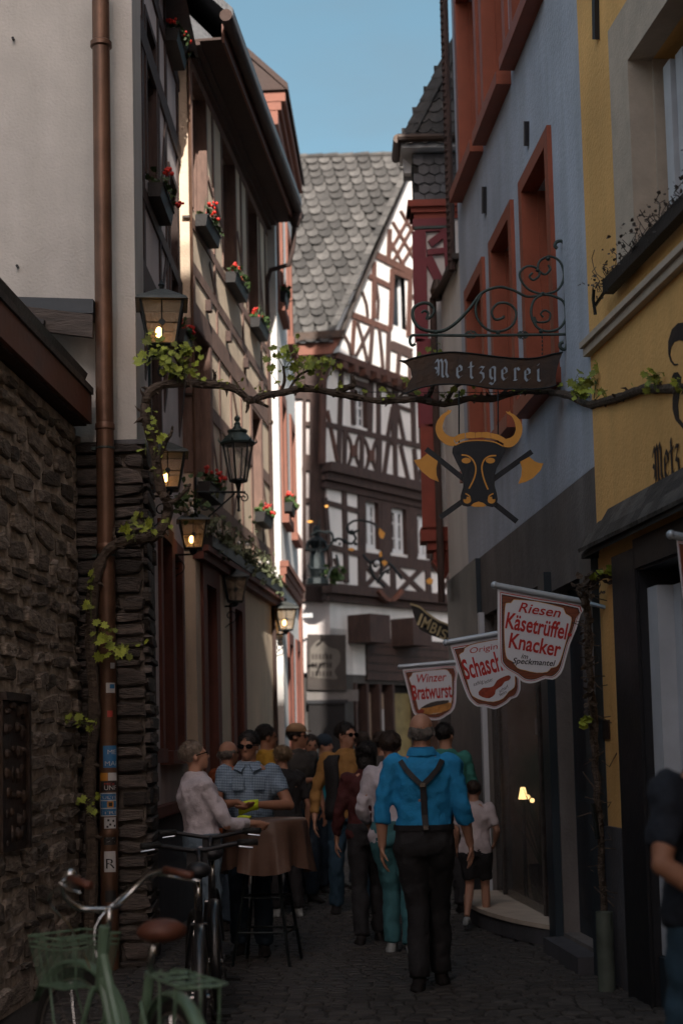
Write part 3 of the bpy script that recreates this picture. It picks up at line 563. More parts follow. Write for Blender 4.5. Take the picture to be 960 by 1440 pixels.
for cx, cy in ((496, 634), (520, 641)):     # curved ornamental braces below the second-floor window
    for s_ in (-1, 1):
        for top in (-1, 1):
            pts = [(cx+s_*(3.0+7.5*t**2), cy+top*(2+24*t)) for t in (0, .35, .7, 1)]
            for a, b in zip(pts, pts[1:]): beam(FAR, ft, a, b, 3.2, 'timber', n1=.03)
    beam(FAR, ft, (cx, cy-8), (cx, cy+8), 8, 'timber_r', n1=.045)
for p, q, w_, m, n1 in (((465, 501), (606, 553), 9, 'timber_r', .16), ((466, 511), (606, 562), 10, 'timber', .10), ((453, 657), (600, 690), 13, 'timber', .20), ((453, 669), (600, 702), 12, 'timber', .13), ((453, 681), (600, 712), 9, 'timber', .06), ((453, 828), (640, 846), 13, 'timber', .22), ((453, 841), (640, 858), 9, 'timber', .12)): beam(FAR, ft, p, q, w_, m, n1=n1, name='jetty_beam')
for k in range(9):                          # projecting joist ends on the gable jetty
    u = .25+k*.33; mb = MB(); mb.box(FAR, u, u+.13, .05, .24, 8.34, 8.46); mb.build('joist_end', M['timber_r'], ft)
# side wall members (seen left of the corner post)
for p, q, w_, m in (((426, 560), (453, 560), 5, 'timber'), ((426, 596), (453, 598), 6, 'timber'), ((447, 505), (446, 830), 22, 'timber'), ((426, 650), (455, 654), 22, 'timber'), ((426, 704), (455, 706), 7, 'timber'), ((426, 768), (455, 770), 8, 'timber'), ((428, 500), (428, 830), 5, 'timber'), ((426, 828), (455, 830), 16, 'timber'), ((424, 840), (455, 842), 12, 'timber')): beam(FL, ft, p, q, w_, m, n1=.05)
pxpoly([(412, 480), (482, 472), (466, 497), (412, 500)], 25.88, .1, 'salmon', 'eaves_board', ft); pxpoly([(405, 468), (486, 463), (482, 473), (405, 480)], 25.80, .2, 'iron_b', 'gutter_board', ft)
pxpoly([(412, 501), (470, 500), (452, 560), (412, 560)], 25.97, .06, 'timber', 'eaves_panel', ft)
mb = MB(); cpts = [(517+i*5.5, 832+14*math.sin(pi*i/6)) for i in range(7)]
for a, b in zip(cpts, cpts[1:]): beam(FAR, ft, a, b, 5, 'verge', .0, .27, mb=mb)
mb.build('carved_arch', M['verge'], ft)
# ground floor
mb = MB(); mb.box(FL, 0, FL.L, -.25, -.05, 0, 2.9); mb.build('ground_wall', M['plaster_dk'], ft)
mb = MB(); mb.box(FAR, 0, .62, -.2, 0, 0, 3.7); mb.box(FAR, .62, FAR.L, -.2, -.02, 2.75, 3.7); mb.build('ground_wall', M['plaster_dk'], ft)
mb = MB(); mb.box(FAR, 1.0, FAR.L, -.02, .02, 2.8, 3.6); mb.build('boarding', M['boardbg'], ft)
for k in range(5): mb = MB(); mb.box(FAR, 1.0, FAR.L, .02, .035, 2.82+k*.155, 2.95+k*.155); mb.build('board', M['timber'], ft)
for u in (.5, 1.8): mb = MB(); mb.box(FAR, u, u+.6, -.05, .5, 3.45, 3.95); mb.build('corbel', M['timber'], ft)
for a, b, m in ((.66, 1.0, 'dark'), (1.0, 1.35, 'shopin'), (1.40, 1.75, 'shopin'), (1.80, 3.2, 'yellowlit')):
    mb = MB(); mb.box(FAR, a, b, -.19, -.17, .6, 2.6); mb.build('shop_window', M[m], ft)
for u in (.64, .98, 1.36, 1.77, 2.6, 3.2, 4): mb = MB(); mb.box(FAR, u, u+.06, -.2, .03, 0, 2.75); mb.build('shop_post', M['timber'], ft)
mb = MB(); mb.box(FAR, 1.5, 1.72, -.16, -.15, 1.2, 2.3); mb.build('poster', M['stk_white'], ft)
pxpoly([(434, 988), (485, 988), (486, 1120), (434, 1120)], 25.93, .1, 'dark', 'doorway', ft); pxpoly([(431, 985), (489, 984), (489, 989), (431, 990)], 25.9, .1, 'black', 'door_lintel', ft)
pxpoly([(431, 972), (504, 970), (504, 986), (431, 986)], 25.91, .1, 'plaster_d', 'door_band', ft)
# steep slate roof facing the camera, every slate its own piece
E0 = V(-.13, 25.85, 8.78); apx = FAR.pt(AU, .1, AZ+.05); rise = apx.z-E0.z; run = apx.y-E0.y
mb = MB(); mb.prism([E0+V(-6, 0, 0), E0, V(apx.x, apx.y, apx.z), V(-6, apx.y, apx.z)], V(0, .1, -.06)); mb.build('roof_deck', M['underroof'], ft)
sd = V(0, run, rise); SL = sd.length; sd.normalize(); sn = V(0, -rise, run).normalized()
sm = MB(); prof = [(-.13, .0), (-.125, -.10), (-.075, -.165), (0, -.19), (.075, -.165), (.125, -.10), (.13, 0), (.13, .14), (-.13, .14)]
sm.prism([V(x*.93, 0, z) for x, z in prof], V(0, .022, 0)); sme = None
rp = MB(); rp.prism([E0+V(-3, -.02, -.03), E0+V(.1, -.02, -.03), E0+V(.1, 0, .03), E0+V(-3, 0, .03)], V(0, .2, 0)); roofp = rp.build('roof', M['slate_d'], ft)
row = 0; d = .12; cnt = 0
while d < SL+.05:
    t = d/SL; xr = E0.x+(apx.x-E0.x)*t
    x = xr-.10-(row % 2)*.125
    while x > -1.45:
        c = E0+sd*d; c.x = x+rnd.uniform(-.008, .008)+.05*math.sin(d*1.3)
        M3 = Matrix((V(1, 0, 0), -sn, sd)).transposed() @ Matrix.Rotation(rnd.gauss(0, .05), 3, 'Y') @ Matrix.Rotation(-.13+rnd.gauss(0, .035), 3, 'X')
        if sme is None: o = sm.build('roof_slate', M['slate'], roofp, base=(0, 0, 0)); sme = o.data; 
        else: o = bpy.data.objects.new('roof_slate', sme); COL.objects.link(o); o.parent = roofp
        o.matrix_local = Matrix.Translation(c+sn*.035-wloc(roofp)) @ M3.to_4x4()
        o.scale = (rnd.uniform(.82, 1.03), 1, rnd.uniform(.9, 1.05))
        x -= .25; cnt += 1
    d += .205; row += 1
print('slates', cnt)
x = apx.x
while x > -1.6:
    mb = MB(); q = V(x-.12, apx.y+.02, apx.z+.03); mb.tube([q+V(-.16, 0, 0), q+V(.16, 0, rnd.uniform(0, .02))], [.075, .085], 8); mb.build('ridge_tile', M['slate'], roofp); x -= .3
k = 0; n_ = 19                                # cut slates along the verge
for k in range(n_):
    q = E0+(apx-E0)*((k+.5)/n_)+V(.02, -.05, .06); ax = (apx-E0).normalized()
    mb = MB(); mb.obox(q, ax*.13, sn*.012, V(.06, 0, 0)); o = mb.build('verge_slate', M['slate'], roofp)
beam(FAR, ft, (470, 486), (577, 226), 4, 'timber_g', .0, .08, 'verge_board')

# ------------------------------------------------------------------ wine-red oriel house with its slate spire, right
OR = Wall((.985, 17), (1.7, 17)); OS = Wall((.985, 17.35), (.985, 17))
orh = thing('red_oriel_house', 'wine red half-timbered oriel under a small pointed slate roof, behind the slate blue house', 'house', (1.3, 17.2, 0))
z_ = lambda y: P(605, y, 17).z
mb = MB(); mb.box(OR, 0, .7, -.35, 0, z_(742), z_(215)); mb.box(OR, .62, .9, -4, -.36, z_(742), z_(215)); mb.build('wall', M['plaster_w'], orh)
mb = MB(); mb.box(OR, .62, .9, -4, -.3, 0, z_(740)); mb.box(OR, .3, .62, -.34, -.3, 0, z_(740)); mb.build('ground_wall', M['plaster_w'], orh)
def obx(x0, y0, x1, y1, m, name, n1=.03, n0=-.01):
    return pxpoly([(x0, y1), (x1, y1), (x1-.0375*(y1-y0)*.6, y0), (x0-.0375*(y1-y0)*.6, y0)], 17-n1, n1-n0, m, name, orh)
obx(583, 325, 602, 480, 'wine', 'corner_post', .05); obx(588, 476, 610, 600, 'wine', 'corner_post', .05); obx(594, 596, 620, 745, 'redlow', 'corner_post', .05)
for a, b, w_ in (((580, 315), (637, 313), 11), ((583, 326), (637, 324), 2.5), ((600, 356), (637, 352), 8), ((626, 322), (640, 520), 9)):
    beam(OR, orh, a, b, w_, 'wine', n1=.045)
beam(OR, orh, (582, 322), (637, 320), 3.5, 'iron_g', n1=.055)
beam(OR, orh, (604, 344), (628, 326), 10, 'wine', n1=.04); beam(OR, orh, (601, 362), (632, 428), 13, 'wine', n1=.04)
for i, (y0, y1, ex) in enumerate(((284, 293, .10), (293, 300, .06), (300, 308, .03))):
    mb = MB(); mb.box(OR, -ex, .7, -.3, ex, z_(y1), z_(y0)); mb.box(OS, 0, .36, -.1, ex, z_(y1), z_(y0)); mb.build('cornice', M['redlow'], orh)
for i, (y0, y1, ex) in enumerate(((742, 752, .05), (752, 762, .08), (762, 774, .04), (774, 790, .0))):
    mb = MB(); mb.box(OR, .0-ex+.03*i, .7, -.3, ex, z_(y1), z_(y0)); mb.build('corbel_moulding', M['redlow'], orh)
pxpoly([(607, 788), (632, 788), (633, 800), (625, 815)], 17.0, .3, 'redlow', 'corbel_tip', orh)
mb = MB(); mb.box(OR, -.02, .7, -.3, .02, z_(282), z_(216)); mb.box(OS, 0, .36, -.3, .02, z_(282), z_(216)); mb.build('slate_cladding', M['underroof'], orh)
for r_ in range(5):
    for c_ in range(6):
        mb = MB(); zt = z_(218)-r_*.115; u = -.02+c_*.125+(r_ % 2)*.06; mb.prism([OR.pt(u, .022, zt), OR.pt(u+.12, .022, zt), OR.pt(u+.12, .04, zt-.11), OR.pt(u+.06, .042, zt-.14), OR.pt(u, .04, zt-.11)], V(0, -.012, 0)); mb.build('cladding_slate', M['slate_d'], orh)
mb = MB(); mb.box(OR, -.16, .8, -.4, .16, z_(214), z_(205)); mb.build('eaves_board', M['casew'], orh)
mb = MB(); mb.tube([OR.pt(-.2, .2, z_(203)), OR.pt(.8, .2, z_(203))], .055, 10); mb.tube([OR.pt(-.2, .2, z_(203)), OR.pt(-.2, -.4, z_(203))], .055, 10); mb.build('gutter', M['iron_b'], orh)
# spire: pyramid whose left hip shows against the sky
zb = z_(204); top = V(2.5, 17.7, zb+3.4); c0 = V(.84, 16.84, zb); c1 = V(4.6, 16.84, zb); c2 = V(4.6, 18.1, zb); c3 = V(.9, 18.1, zb)
mb = MB(); mb.add([c0, c1, c2, c3, top], [(0, 1, 4), (1, 2, 4), (2, 3, 4), (3, 0, 4), (0, 3, 2, 1)]); sp = mb.build('roof', M['slate_d'], orh)
fn = (c1-c0).cross(top-c0).normalized(); fn = fn if fn.y < 0 else -fn
mid = V(top.x, c0.y, zb); upv = (top-mid); L_ = upv.length; upv = upv.normalized(); sme = None
sm2 = MB(); sm2.prism([V(x*.72, 0, z*.72) for x, z in prof], V(0, .014, 0))
d = .06; row = 0
while d < L_-.1:
    t = d/L_; xl = c0.x+(top.x-c0.x)*t+.06; x = xl+(row % 2)*.09
    while x < min(1.75, top.x+(c1.x-top.x)*(1-t)):
        c = mid+upv*d; c.x = x
        M3 = Matrix((V(1, 0, 0), -fn, upv)).transposed() @ Matrix.Rotation(-.09+rnd.uniform(-.03, .03), 3, 'X') @ Matrix.Rotation(rnd.uniform(-.05, .05), 3, 'Y')
        if sme is None: o = sm2.build('roof_slate', M['slate'], sp, base=(0, 0, 0)); sme = o.data
        else: o = bpy.data.objects.new('roof_slate', sme); COL.objects.link(o); o.parent = sp
        o.matrix_local = Matrix.Translation(c+fn*.03-wloc(sp)) @ M3.to_4x4(); x += .18
    d += .145; row += 1
hd = (top-c0); mb = MB(); a_ = c0+V(.02, -.03, .03)
for k in range(22):
    q0_, q1_ = a_+hd*(k/22), a_+hd*((k+1.15)/22); mb = MB(); mb.prism([q0_+V(-.03, 0, .02), q0_+V(.12, -.03, .02), q1_+V(.12, -.03, .0), q1_+V(-.03, 0, .0)], V(.0, .02, .014)); mb.build('hip_slate', M['slate'], sp)
pxpoly([(566, 222), (578, 232), (578, 243), (569, 243)], 17.1, .1, 'casew', 'soffit_end', orh)

# ------------------------------------------------------------------ low white strip house and dark pipe beside it
STRIP = Wall((1.23, 16.8), (1.332, 15.4))
sh = thing('narrow_white_annex', 'narrow white painted annex squeezed between the red oriel and the slate blue house', 'house', (1.28, 16.8, 0))
zt = P(632, 412, 16.6).z
mb = MB(); mb.box(STRIP, 0, STRIP.L, -3, 0, 3.45, zt); mb.box(STRIP, -.0, .05, -3, -.01, 0, 3.45); mb.build('wall', M['plaster_w'], sh)
mb = MB(); mb.box(STRIP, -.05, STRIP.L, -.4, .07, zt, zt+.06); mb.box(STRIP, -.03, .5, -.4, .03, zt+.06, zt+.14); mb.build('coping', M['timber_g'], sh)
mb = MB(); mb.box(STRIP, 0.0, STRIP.L, -3, .03, 0, 3.44); mb.build('dark_base', M['bluegrey'], sh)
pp = thing('dark_downpipe', 'dark beaded downpipe beside the far edge of the slate blue house', 'drainpipe', (1.27, 15.6, 0))
q = V(1.262, 15.5, 0); zt2 = P(632, 380, 15.5).z
mb = MB()
mb.tube([q+V(0, 0, zt2), q+V(0, 0, 11.5)], .045, 10)
for k in range(60): mb.ball(q+V(-.03, -.035, zt2+.1+k*.075), .022, seg=6, rg=4)
mb.build('pipe', M['timber'], pp)
q2 = V(1.13, 16.7, 0); z2 = P(620, 420, 16.7).z
mb = MB(); mb.tube([q+V(0, 0, zt2+.02), q2+V(0, 0, z2), q2+V(0, 0, 3.2)], .04, 10); mb.build('lower_pipe', M['timber'], pp)
mb = MB(); mb.rings([(q2+V(.05, 0, z2-.02), (.05, 0, 0), (0, .05, 0)), (q2+V(.05, 0, z2+.1), (.08, 0, 0), (0, .08, 0)), (q2+V(.05, 0, z2+.22), (.04, 0, 0), (0, .04, 0))]); mb.build('hopper', M['iron_b'], pp)

# ------------------------------------------------------------------ slate blue house
GREY = Wall((1.332, 15.4), (1.73, 9.95)); GL = GREY.L
gh = thing('slate_blue_house', 'slate blue rendered house with rust orange window surrounds above a dark shopfront', 'house', (1.5, 12.5, 0))
gw1 = [(.46, 1.50, 7.33, 9.3), (1.93, 2.94, 7.33, 9.3), (3.38, 4.34, 7.38, 9.3)]; gw2 = [(.56, 1.42, 4.36, 6.1), (2.03, 2.9, 4.36, 6.1), (3.5, 4.42, 4.36, 6.1)]
shop = (.84, 3.72, .14, 2.85); door = (4.0, 5.1, .16, 2.75)
mb = MB(); facade(mb, GREY, 0, GL, 3.44, 17.0, gw1+gw2, .3); mb.build('wall', M['plaster_g'], gh); core(GREY, gh, 0, GL, 3.45, 17.0, M['plaster_g'], .3)
mb = MB(); facade(mb, GREY, .0, GL, 0, 3.438, [shop, door], .2); mb.build('ground_wall', M['plaster_d'], gh)
for a in gw1+gw2: window(GREY, gh, *a, 'orange', 'orange', cas=.12, proud=.035, rec=.26, bars=1, mull=1, sill='orange', sillout=.13)
for a in (gw2[2], gw2[1]): mb = MB(); mb.box(GREY, (a[0]+a[1])/2+.05, a[1]-.05, -.24, -.23, a[2]+.1, a[3]-.1); mb.build('blind', M['timber_g'], gh)
for i, (a, b) in enumerate((((743, 170), (743, 205)), ((683, 262), (683, 300)))):
    beam(GREY, gh, a, b, 2, 'black', name='wall_tie')
mb = MB(); mb.box(GREY, -.02, GL+.02, -4, .28, 17.0, 17.15); mb.prism([GREY.pt(-.02, .32, 17.16), GREY.pt(-.02, -3.5, 17.16), GREY.pt(-.02, -2.5, 18.6)], GREY.u*(GL+.04)); mb.build('roof', M['slate_d'], gh)
mb = MB(); mb.box(GREY, .0, .74, .002, .05, 0, 3.43); mb.build('pilaster', M['bluegrey'], gh)
mb = MB(); mb.box(GREY, .76, .86, .0, .05, .14, 2.88); mb.build('shop_post', M['doorwhite'], gh)
mb = MB(); mb.box(GREY, 3.74, 3.98, .002, .06, 0, 2.9); mb.box(GREY, 5.12, GL-.01, .002, .05, 0, 2.9); mb.build('pilaster', M['bluegrey'], gh)
mb = MB(); mb.box(GREY, 4.0, 5.1, -.19, -.12, .16, 2.75); dd = mb.build('door', M['bluegrey'], gh)
for a, b in ((.3, 1.15), (1.25, 2.6)): mb = MB(); mb.box(GREY, 4.15, 4.95, -.12, -.105, a, b); mb.build('door_panel', M['navy'], dd)
for u in (1.25, 3.1): mb = MB(); mb.box(GREY, u, u+.045, -.07, -.03, .14, 2.85); mb.build('shop_mullion', M['timber_g'], gh)
mb = MB(); mb.box(GREY, .86, 3.72, -.08, -.02, 2.35, 2.42); mb.build('transom', M['black'], gh)
ed = [.86, 1.25, 3.1, 3.72]
for a, b in zip(ed, ed[1:]):
    mb = MB(); mb.box(GREY, a+.045 if a > .9 else a, b, -.05, -.042, .16, 2.35); mb.build('shop_pane', M['shopglass'], gh)
mb = MB(); mb.box(GREY, .3, 5.3, -2.2, -2.15, 0, 3.2); mb.box(GREY, .3, 5.3, -2.15, -.3, -.05, .13); mb.box(GREY, .3, .35, -2.15, -.2, .13, 3.2); mb.box(GREY, 3.75, 3.8, -2.15, -.2, .13, 3.2); mb.box(GREY, .3, 5.3, -2.15, -.25, 3.15, 3.2); mb.build('shop_room', M['shopin'], gh)
# curved stone step
mb = MB(); arc = [(.72+3.05*t/14, .03+.36*math.sin(pi*min(1, .12+t/14*.9))**.7) for t in range(15)]
mb.prism([GREY.pt(.72, -.19, .02)]+[GREY.pt(u, n, .02) for u, n in arc]+[GREY.pt(3.77, -.19, .02)], V(0, 0, .13)); mb.build('step_base', M['plaster_dd'], gh)
mb = MB(); mb.prism([GREY.pt(.72, -.19, .153)]+[GREY.pt(u, n+.015, .153) for u, n in arc]+[GREY.pt(3.77, -.19, .153)], V(0, 0, .035)); mb.build('step_slab', M['concrete'], gh)
mb = MB(); mb.box(GREY, 3.98, 5.12, .0, .16, .01, .13); mb.build('door_step', M['plaster_dd'], gh)
# things inside the shop window
t = thing('shop_lamp', 'small warm lit lamp standing inside the shop window of the slate blue house', 'lamp', GREY.pt(2.2, -.9, .2))
lu, lz = GREY.uz(735, 1112, -.2); q = GREY.pt(lu, -.2, 0); mb = MB(); mb.lathe(q+V(0, 0, .14), [(.12, 0), (.12, .02), (.02, .04), (.015, lz-.2)], 12); mb.build('lamp_stand', M['iron'], t)
mb = MB(); mb.lathe(q+V(0, 0, lz-.08), [(.045, 0), (.022, .11)], 12); mb.build('lamp_shade', M['bulb_w'], t)
q = GREY.pt(1.8, -.3, 0); mb = MB(); mb.lathe(q+V(0, 0, .14), [(.09, 0), (.13, .35), (.12, .36), (.1, .3)], 12); t = thing('potted_grass', 'dark spiky pot plant inside the shop window', 'plant', q+V(0, 0, .14)); mb.build('pot', M['boxdark'], t)
mb = MB()
for k in range(26):
    a = rnd.uniform(0, 2*pi); r_ = rnd.uniform(.1, .3); hh = rnd.uniform(.4, .75); s0 = q+V(0, 0, .45)
    mb.tube([s0, s0+V(math.cos(a)*r_*.5, math.sin(a)*r_*.5, hh*.7), s0+V(math.cos(a)*r_, math.sin(a)*r_, hh)], [.008, .007, .001], 4)
mb.build('leaves', M['leafd'], t)

# ------------------------------------------------------------------ ochre butcher's house
YEL = Wall((1.73, 9.95), (2.68, 1.95)); YL = YEL.L
yh = thing('ochre_house', 'ochre yellow butcher house at the right edge with stone window surround and painted lettering', 'house', (1.9, 9, 0))
yw = (1.18, 2.35, 4.5, 5.72); yd = (.98, 2.3, .02, 2.62)
yws = [yw, (3.2, 4.4, 4.5, 5.72), (5.6, 6.8, 4.5, 5.72), (1.18, 2.35, 7.4, 8.8), (3.2, 4.4, 7.4, 8.8), (5.6, 6.8, 7.4, 8.8)]
mb = MB(); facade(mb, YEL, 0, YL, 0, 10.6, yws+[yd, (3.0, 6.0, .6, 2.6)], .3); mb.build('wall', M['plaster_y'], yh); core(YEL, yh, 0, YL, 0, 10.6, M['plaster_y'], .3)
for a in yws: window(YEL, yh, *a, 'bluegrey', 'concrete', cas=.36, proud=.05, rec=.26, bars=0, mull=0, fw=.1)
window(YEL, yh, 3.0, 6.0, .6, 2.6, 'black', None, mull=2)
a = yw; mb = MB()                             # tilted inner sash
for (p, q) in (((a[0]+.28, a[2]+.09), (a[0]+.40, a[3]-.1)), ((a[1]-.2, a[2]+.09), (a[1]-.1, a[3]-.1)), ((a[0]+.28, a[2]+.09), (a[1]-.1, a[2]+.18))): mb.box(YEL, p[0], q[0], -.20, -.15, p[1], q[1])
mb.build('window_sash', M['doorwhite'], yh)
mb = MB(); mb.box(YEL, a[0]+.12, a[0]+.24, -.19, -.13, a[2]+.1, a[3]-.1); mb.build('window_sash', M['doorwhite'], yh)
mb = MB(); mb.box(YEL, .0, YL, .0, .05, 4.19, 4.245); mb.box(YEL, .0, YL, .0, .075, 4.245, 4.285); mb.build('ledge', M['concrete'], yh)
mb = MB(); mb.box(YEL, .001, .62, .001, .03, 0, 1.03); mb.build('dado', M['plaster_dd'], yh)
mb = MB(); mb.box(YEL, .52, .98, .002, .07, 0, 2.75); mb.box(YEL, .981, .995, -.3, .05, .02, 2.62); mb.box(YEL, .995, 2.3, -.3, .05, 2.605, 2.618); mb.box(YEL, .96, 3, .002, .07, 2.62, 2.80); mb.build('door_frame', M['black'], yh)
mb = MB(); mb.box(YEL, .985, 1.17, -.1, .0, .32, 2.5); mb.box(YEL, 1.17, 1.30, -.16, -.1, .32, 2.5); mb.box(YEL, 1.34, 2.3, -.2, -.15, .32, 2.1); mb.box(YEL, 1.34, 2.3, -.2, -.15, 2.2, 2.5); dd = mb.build('door', M['doorwhite'], yh)
mb = MB(); mb.box(YEL, 1.3, 1.34, -.2, -.12, .3, 2.5); mb.box(YEL, 1.34, 2.3, -.19, -.14, 2.1, 2.2); mb.build('door_gap', M['black'], dd)
mb = MB(); mb.box(YEL, .98, 2.3, -.15, .02, .02, .31); mb.build('door_sill', M['bluegrey'], yh)
mb = MB(); mb.box(YEL, 1.5, 1.72, -.15, -.05, 1.72, 1.86); mb.build('letter_slot', M['black'], dd)
mb = MB(); mb.box(YEL, *sorted((YEL.uz(847, 1030)[0], YEL.uz(858, 1030)[0])), .001, .012, YEL.uz(850, 1040)[1], YEL.uz(850, 1013)[1]); mb.build('wall_plate', M['iron_b'], yh)
# slate canopy over the door
can = [(-.02, .0, 3.13), (.10, .0, 3.14), (3.2, .0, 3.14)]
A0, A1 = YEL.pt(.34, 0, 3.06), YEL.pt(3.2, 0, 3.06); B0, B1 = YEL.pt(-.02, .11, 2.84), YEL.pt(3.2, .15, 2.84); C0 = YEL.pt(.02, 0, 2.84)
mb = MB(); mb.add([A0, A1, B1, B0, C0, A0-V(0, 0, .05), A1-V(0, 0, .3), B1-V(0, 0, .03), B0-V(0, 0, .03), C0-V(0, 0, .03)], [(0, 3, 2, 1), (0, 4, 3), (5, 6, 7, 8), (3, 8, 7, 2), (4, 9, 8, 3)])
cp = mb.build('canopy', M['underroof'], yh)
for r_ in range(3):
    for k in range(20):
        t0, t1 = r_/3, (r_+1.15)/3; u = -.02+k*.17+(r_ % 2)*.08; uu = max(u, .34-.36*min(1, t0+.1))
        if u+.1 < uu: continue
        f = lambda u_, t_: YEL.pt(u_, .13*min(t_, 1.04)+.012, 3.07-.23*min(t_, 1.04)+.012)
        j = rnd.uniform(-.02, .02)
        mb = MB(); mb.prism([f(uu, t0), f(u+.165, t0), f(u+.165, t1+j), f(u+.08, t1+.05+j), f(uu-.02, t1+j)], V(-.006, 0, .012+.006*r_)); mb.build('canopy_slate', M['slate'], cp)
mb = MB(); mb.box(YEL, -.02, YL, -4, .3, 10.6, 10.75); mb.prism([YEL.pt(-.02, .32, 10.76), YEL.pt(-.02, -3.5, 10.76), YEL.pt(-.02, -2.5, 13)], YEL.u*(YL+.04)); mb.build('roof', M['slate_d'], yh)
beam(YEL, yh, (840, -20), (841, 55), 4, 'black', name='wall_tie')
def pxw(W, pts, m, name, parent, n0=.001, n1=.004):
    mb = MB(); mb.prism([W.pt(*(lambda q: (q[0], n0, q[1]))(W.uz(x, y))) for x, y in pts], W.n*(n1-n0)); return mb.build(name, M[m], parent)
# painted initial, cut by the frame edge
def crescent(W, outer, inner, m, name, parent): return pxw(W, outer+inner[::-1], m, name, parent)
crescent(YEL, [(964, 453), (954, 454), (945, 463), (940, 480), (940, 497), (943, 508), (948, 514), (954, 513)], [(964, 480), (955, 478), (948, 481), (944, 488), (942.5, 498), (944.5, 506), (948.5, 511.5), (953, 511)], 'black', 'lettering', yh)
crescent(YEL, [(945, 530), (948, 524), (953, 523), (958, 530), (956, 550), (953.5, 570), (955, 588), (962, 597)], [(946.5, 533), (948.5, 530), (949.5, 533), (949, 545), (946, 560), (946, 575), (950, 590), (962, 604)], 'black', 'lettering', yh)

# unseen block added behind the camera, shaped to shade the foreground
bb = thing('shade_block_behind', 'unseen tall block added behind the camera to shade the foreground', 'house', (0, -4, 0))
mb = MB(); mb.abox((-.95, -6, 0), (4.3, -3, 20.6)); mb.build('wall', M['plaster_d'], bb)
mb = MB(); mb.prism([V(-1.05, -2.8, 20.6), V(4.4, -2.8, 20.6), V(4.4, -4.5, 22), V(-1.05, -4.5, 22)], V(0, -.1, .05)); mb.build('roof', M['slate_d'], bb)
# neighbours that continue the two rows towards the camera
for nm, x0, y0, x1, y1, hh, lb in (('left_row_house', -7.5, -3, -2.75, 4.9, 7.5, 'plain rendered house left of the camera, out of view'),):
    t = thing(nm.replace('left_', ''), lb, 'house', (x0, y0, 0)); mb = MB(); mb.abox((x0, y0, 0), (x1, y1, hh)); mb.build('wall', M['plaster_d'], t)
# ------------------------------------------------------------------ wall lanterns
def lantern(px, py, Y, s, wall, label, lit=True, legdown=False, base=None):
    """px,py: foot of the glass body in the photograph; wall: horizontal vector from the lantern to its wall."""
    c = P(px, py, Y); wall = Vector(wall); d = wall.length; wd = wall.normalized()
    t = thing('wall_lantern', label, 'wall lantern', c, 'old street lanterns with pyramid roofs')
    a0, a1, h = .085*s, .14*s, .29*s; yaw = Matrix.Rotation(.12, 3, 'Z')
    cr_ = lambda a, z: [c+yaw @ V(sx*a, sy*a, z) for sx, sy in ((-1, -1), (1, -1), (1, 1), (-1, 1))]
    b, tp = cr_(a0, 0), cr_(a1, h)
    mb = MB()
    for i in range(4): mb.tube([b[i], tp[i]], .010*s, 5); mb.tube([b[i], b[(i+1) % 4]], .010*s, 5); mb.tube([tp[i], tp[(i+1) % 4]], .009*s, 5)
    mb.prism(cr_(a0*1.02, -.012*s), V(0, 0, .012*s)); mb.lathe(c+V(0, 0, -.06*s), [(.012*s, 0), (.035*s, .02*s), (.05*s, .05*s)], 10)
    mb.build('lantern_frame', M['iron'], t)
    mb = MB()
    for i in range(4):
        j = (i+1) % 4; m0, m1 = (b[i]+b[j])/2, (tp[i]+tp[j])/2; ms, me_ = b[i]+(tp[i]-b[i])*.48, b[j]+(tp[j]-b[j])*.48
        mb.tube([m0, m1], .004*s, 4); mb.tube([ms, me_], .004*s, 4); mc = (ms+me_)/2; out = (mc-c); out.z = 0; out.normalize()
        mb.tube([mc-out*.004, mc+out*.006], .022*s, 10)
    mb.build('glazing_bars', M['iron'], t)
    for i in range(4):
        j = (i+1) % 4; mb = MB(); k = .994; g = [c+V((q-c).x*k, (q-c).y*k, (q-c).z) for q in (b[i], b[j], tp[j], tp[i])]; mb.add(g, [(0, 1, 2, 3)]); mb.build('pane', M['lampglass'], t)
    e0, e1, e2 = cr_(a1*1.24, h-.004*s), cr_(a1*1.15, h+.016*s), cr_(a1*.22, h+.10*s)
    mb = MB(); mb.add(e0+e1+e2, [(3, 2, 1, 0)]+[(i, (i+1) % 4, (i+1) % 4+4, i+4) for i in range(4)]+[(i+4, (i+1) % 4+4, (i+1) % 4+8, i+8) for i in range(4)]+[(8, 9, 10, 11)]); rf = mb.build('lantern_roof', M['lamproof'], t)
    mb = MB(); mb.lathe(c+V(0, 0, h+.095*s), [(.03*s, 0), (.012*s, .012*s), (.016*s, .03*s), (.024*s, .04*s), (.012*s, .055*s), (.002*s, .08*s)], 8); mb.build('finial', M['iron'], rf)
    if lit: mb = MB(); mb.ball(c+V(-.02*s, 0, .10*s), .024*s, .024*s, .04*s, seg=8, rg=6); mb.build('bulb', M['bulb'], t)
    mb = MB(); q = c+V(0, 0, -.055*s); w_ = q+wd*d
    mb.tube([q, w_], .011*s, 6)
    mb.tube([w_+V(0, 0, .16*s), w_+V(0, 0, -.32*s)], .011*s, 6)
    spi = [w_-wd*(.03+.0*k)+V(0, 0, -.26*s) for k in range(1)]
    for k in range(22):
        a = -pi/2+k*.33; r_ = .085*s*(1-k/26); spi.append(w_-wd*(.10*s+r_*math.cos(a))+V(0, 0, -.12*s+r_*math.sin(a)))
    mb.tube(spi, .006*s, 5); auto(mb.build('bracket', M['iron'], t))
    return t
lantern(228, 488, 10.95, 1.12, (-.10, .02, 0), 'nearest lit lantern with patina roof, above the vine bend beside the plaster house')
lantern(236, 688, 12.5, 1.02, (-.16, .02, 0), 'lit lantern half hidden behind the bent vine trunk, below the nearest one')
lantern(272, 772, 13.9, .90, (-.24, .03, 0), 'lit lantern under the white flowers, directly below the arm of the six-sided lantern')
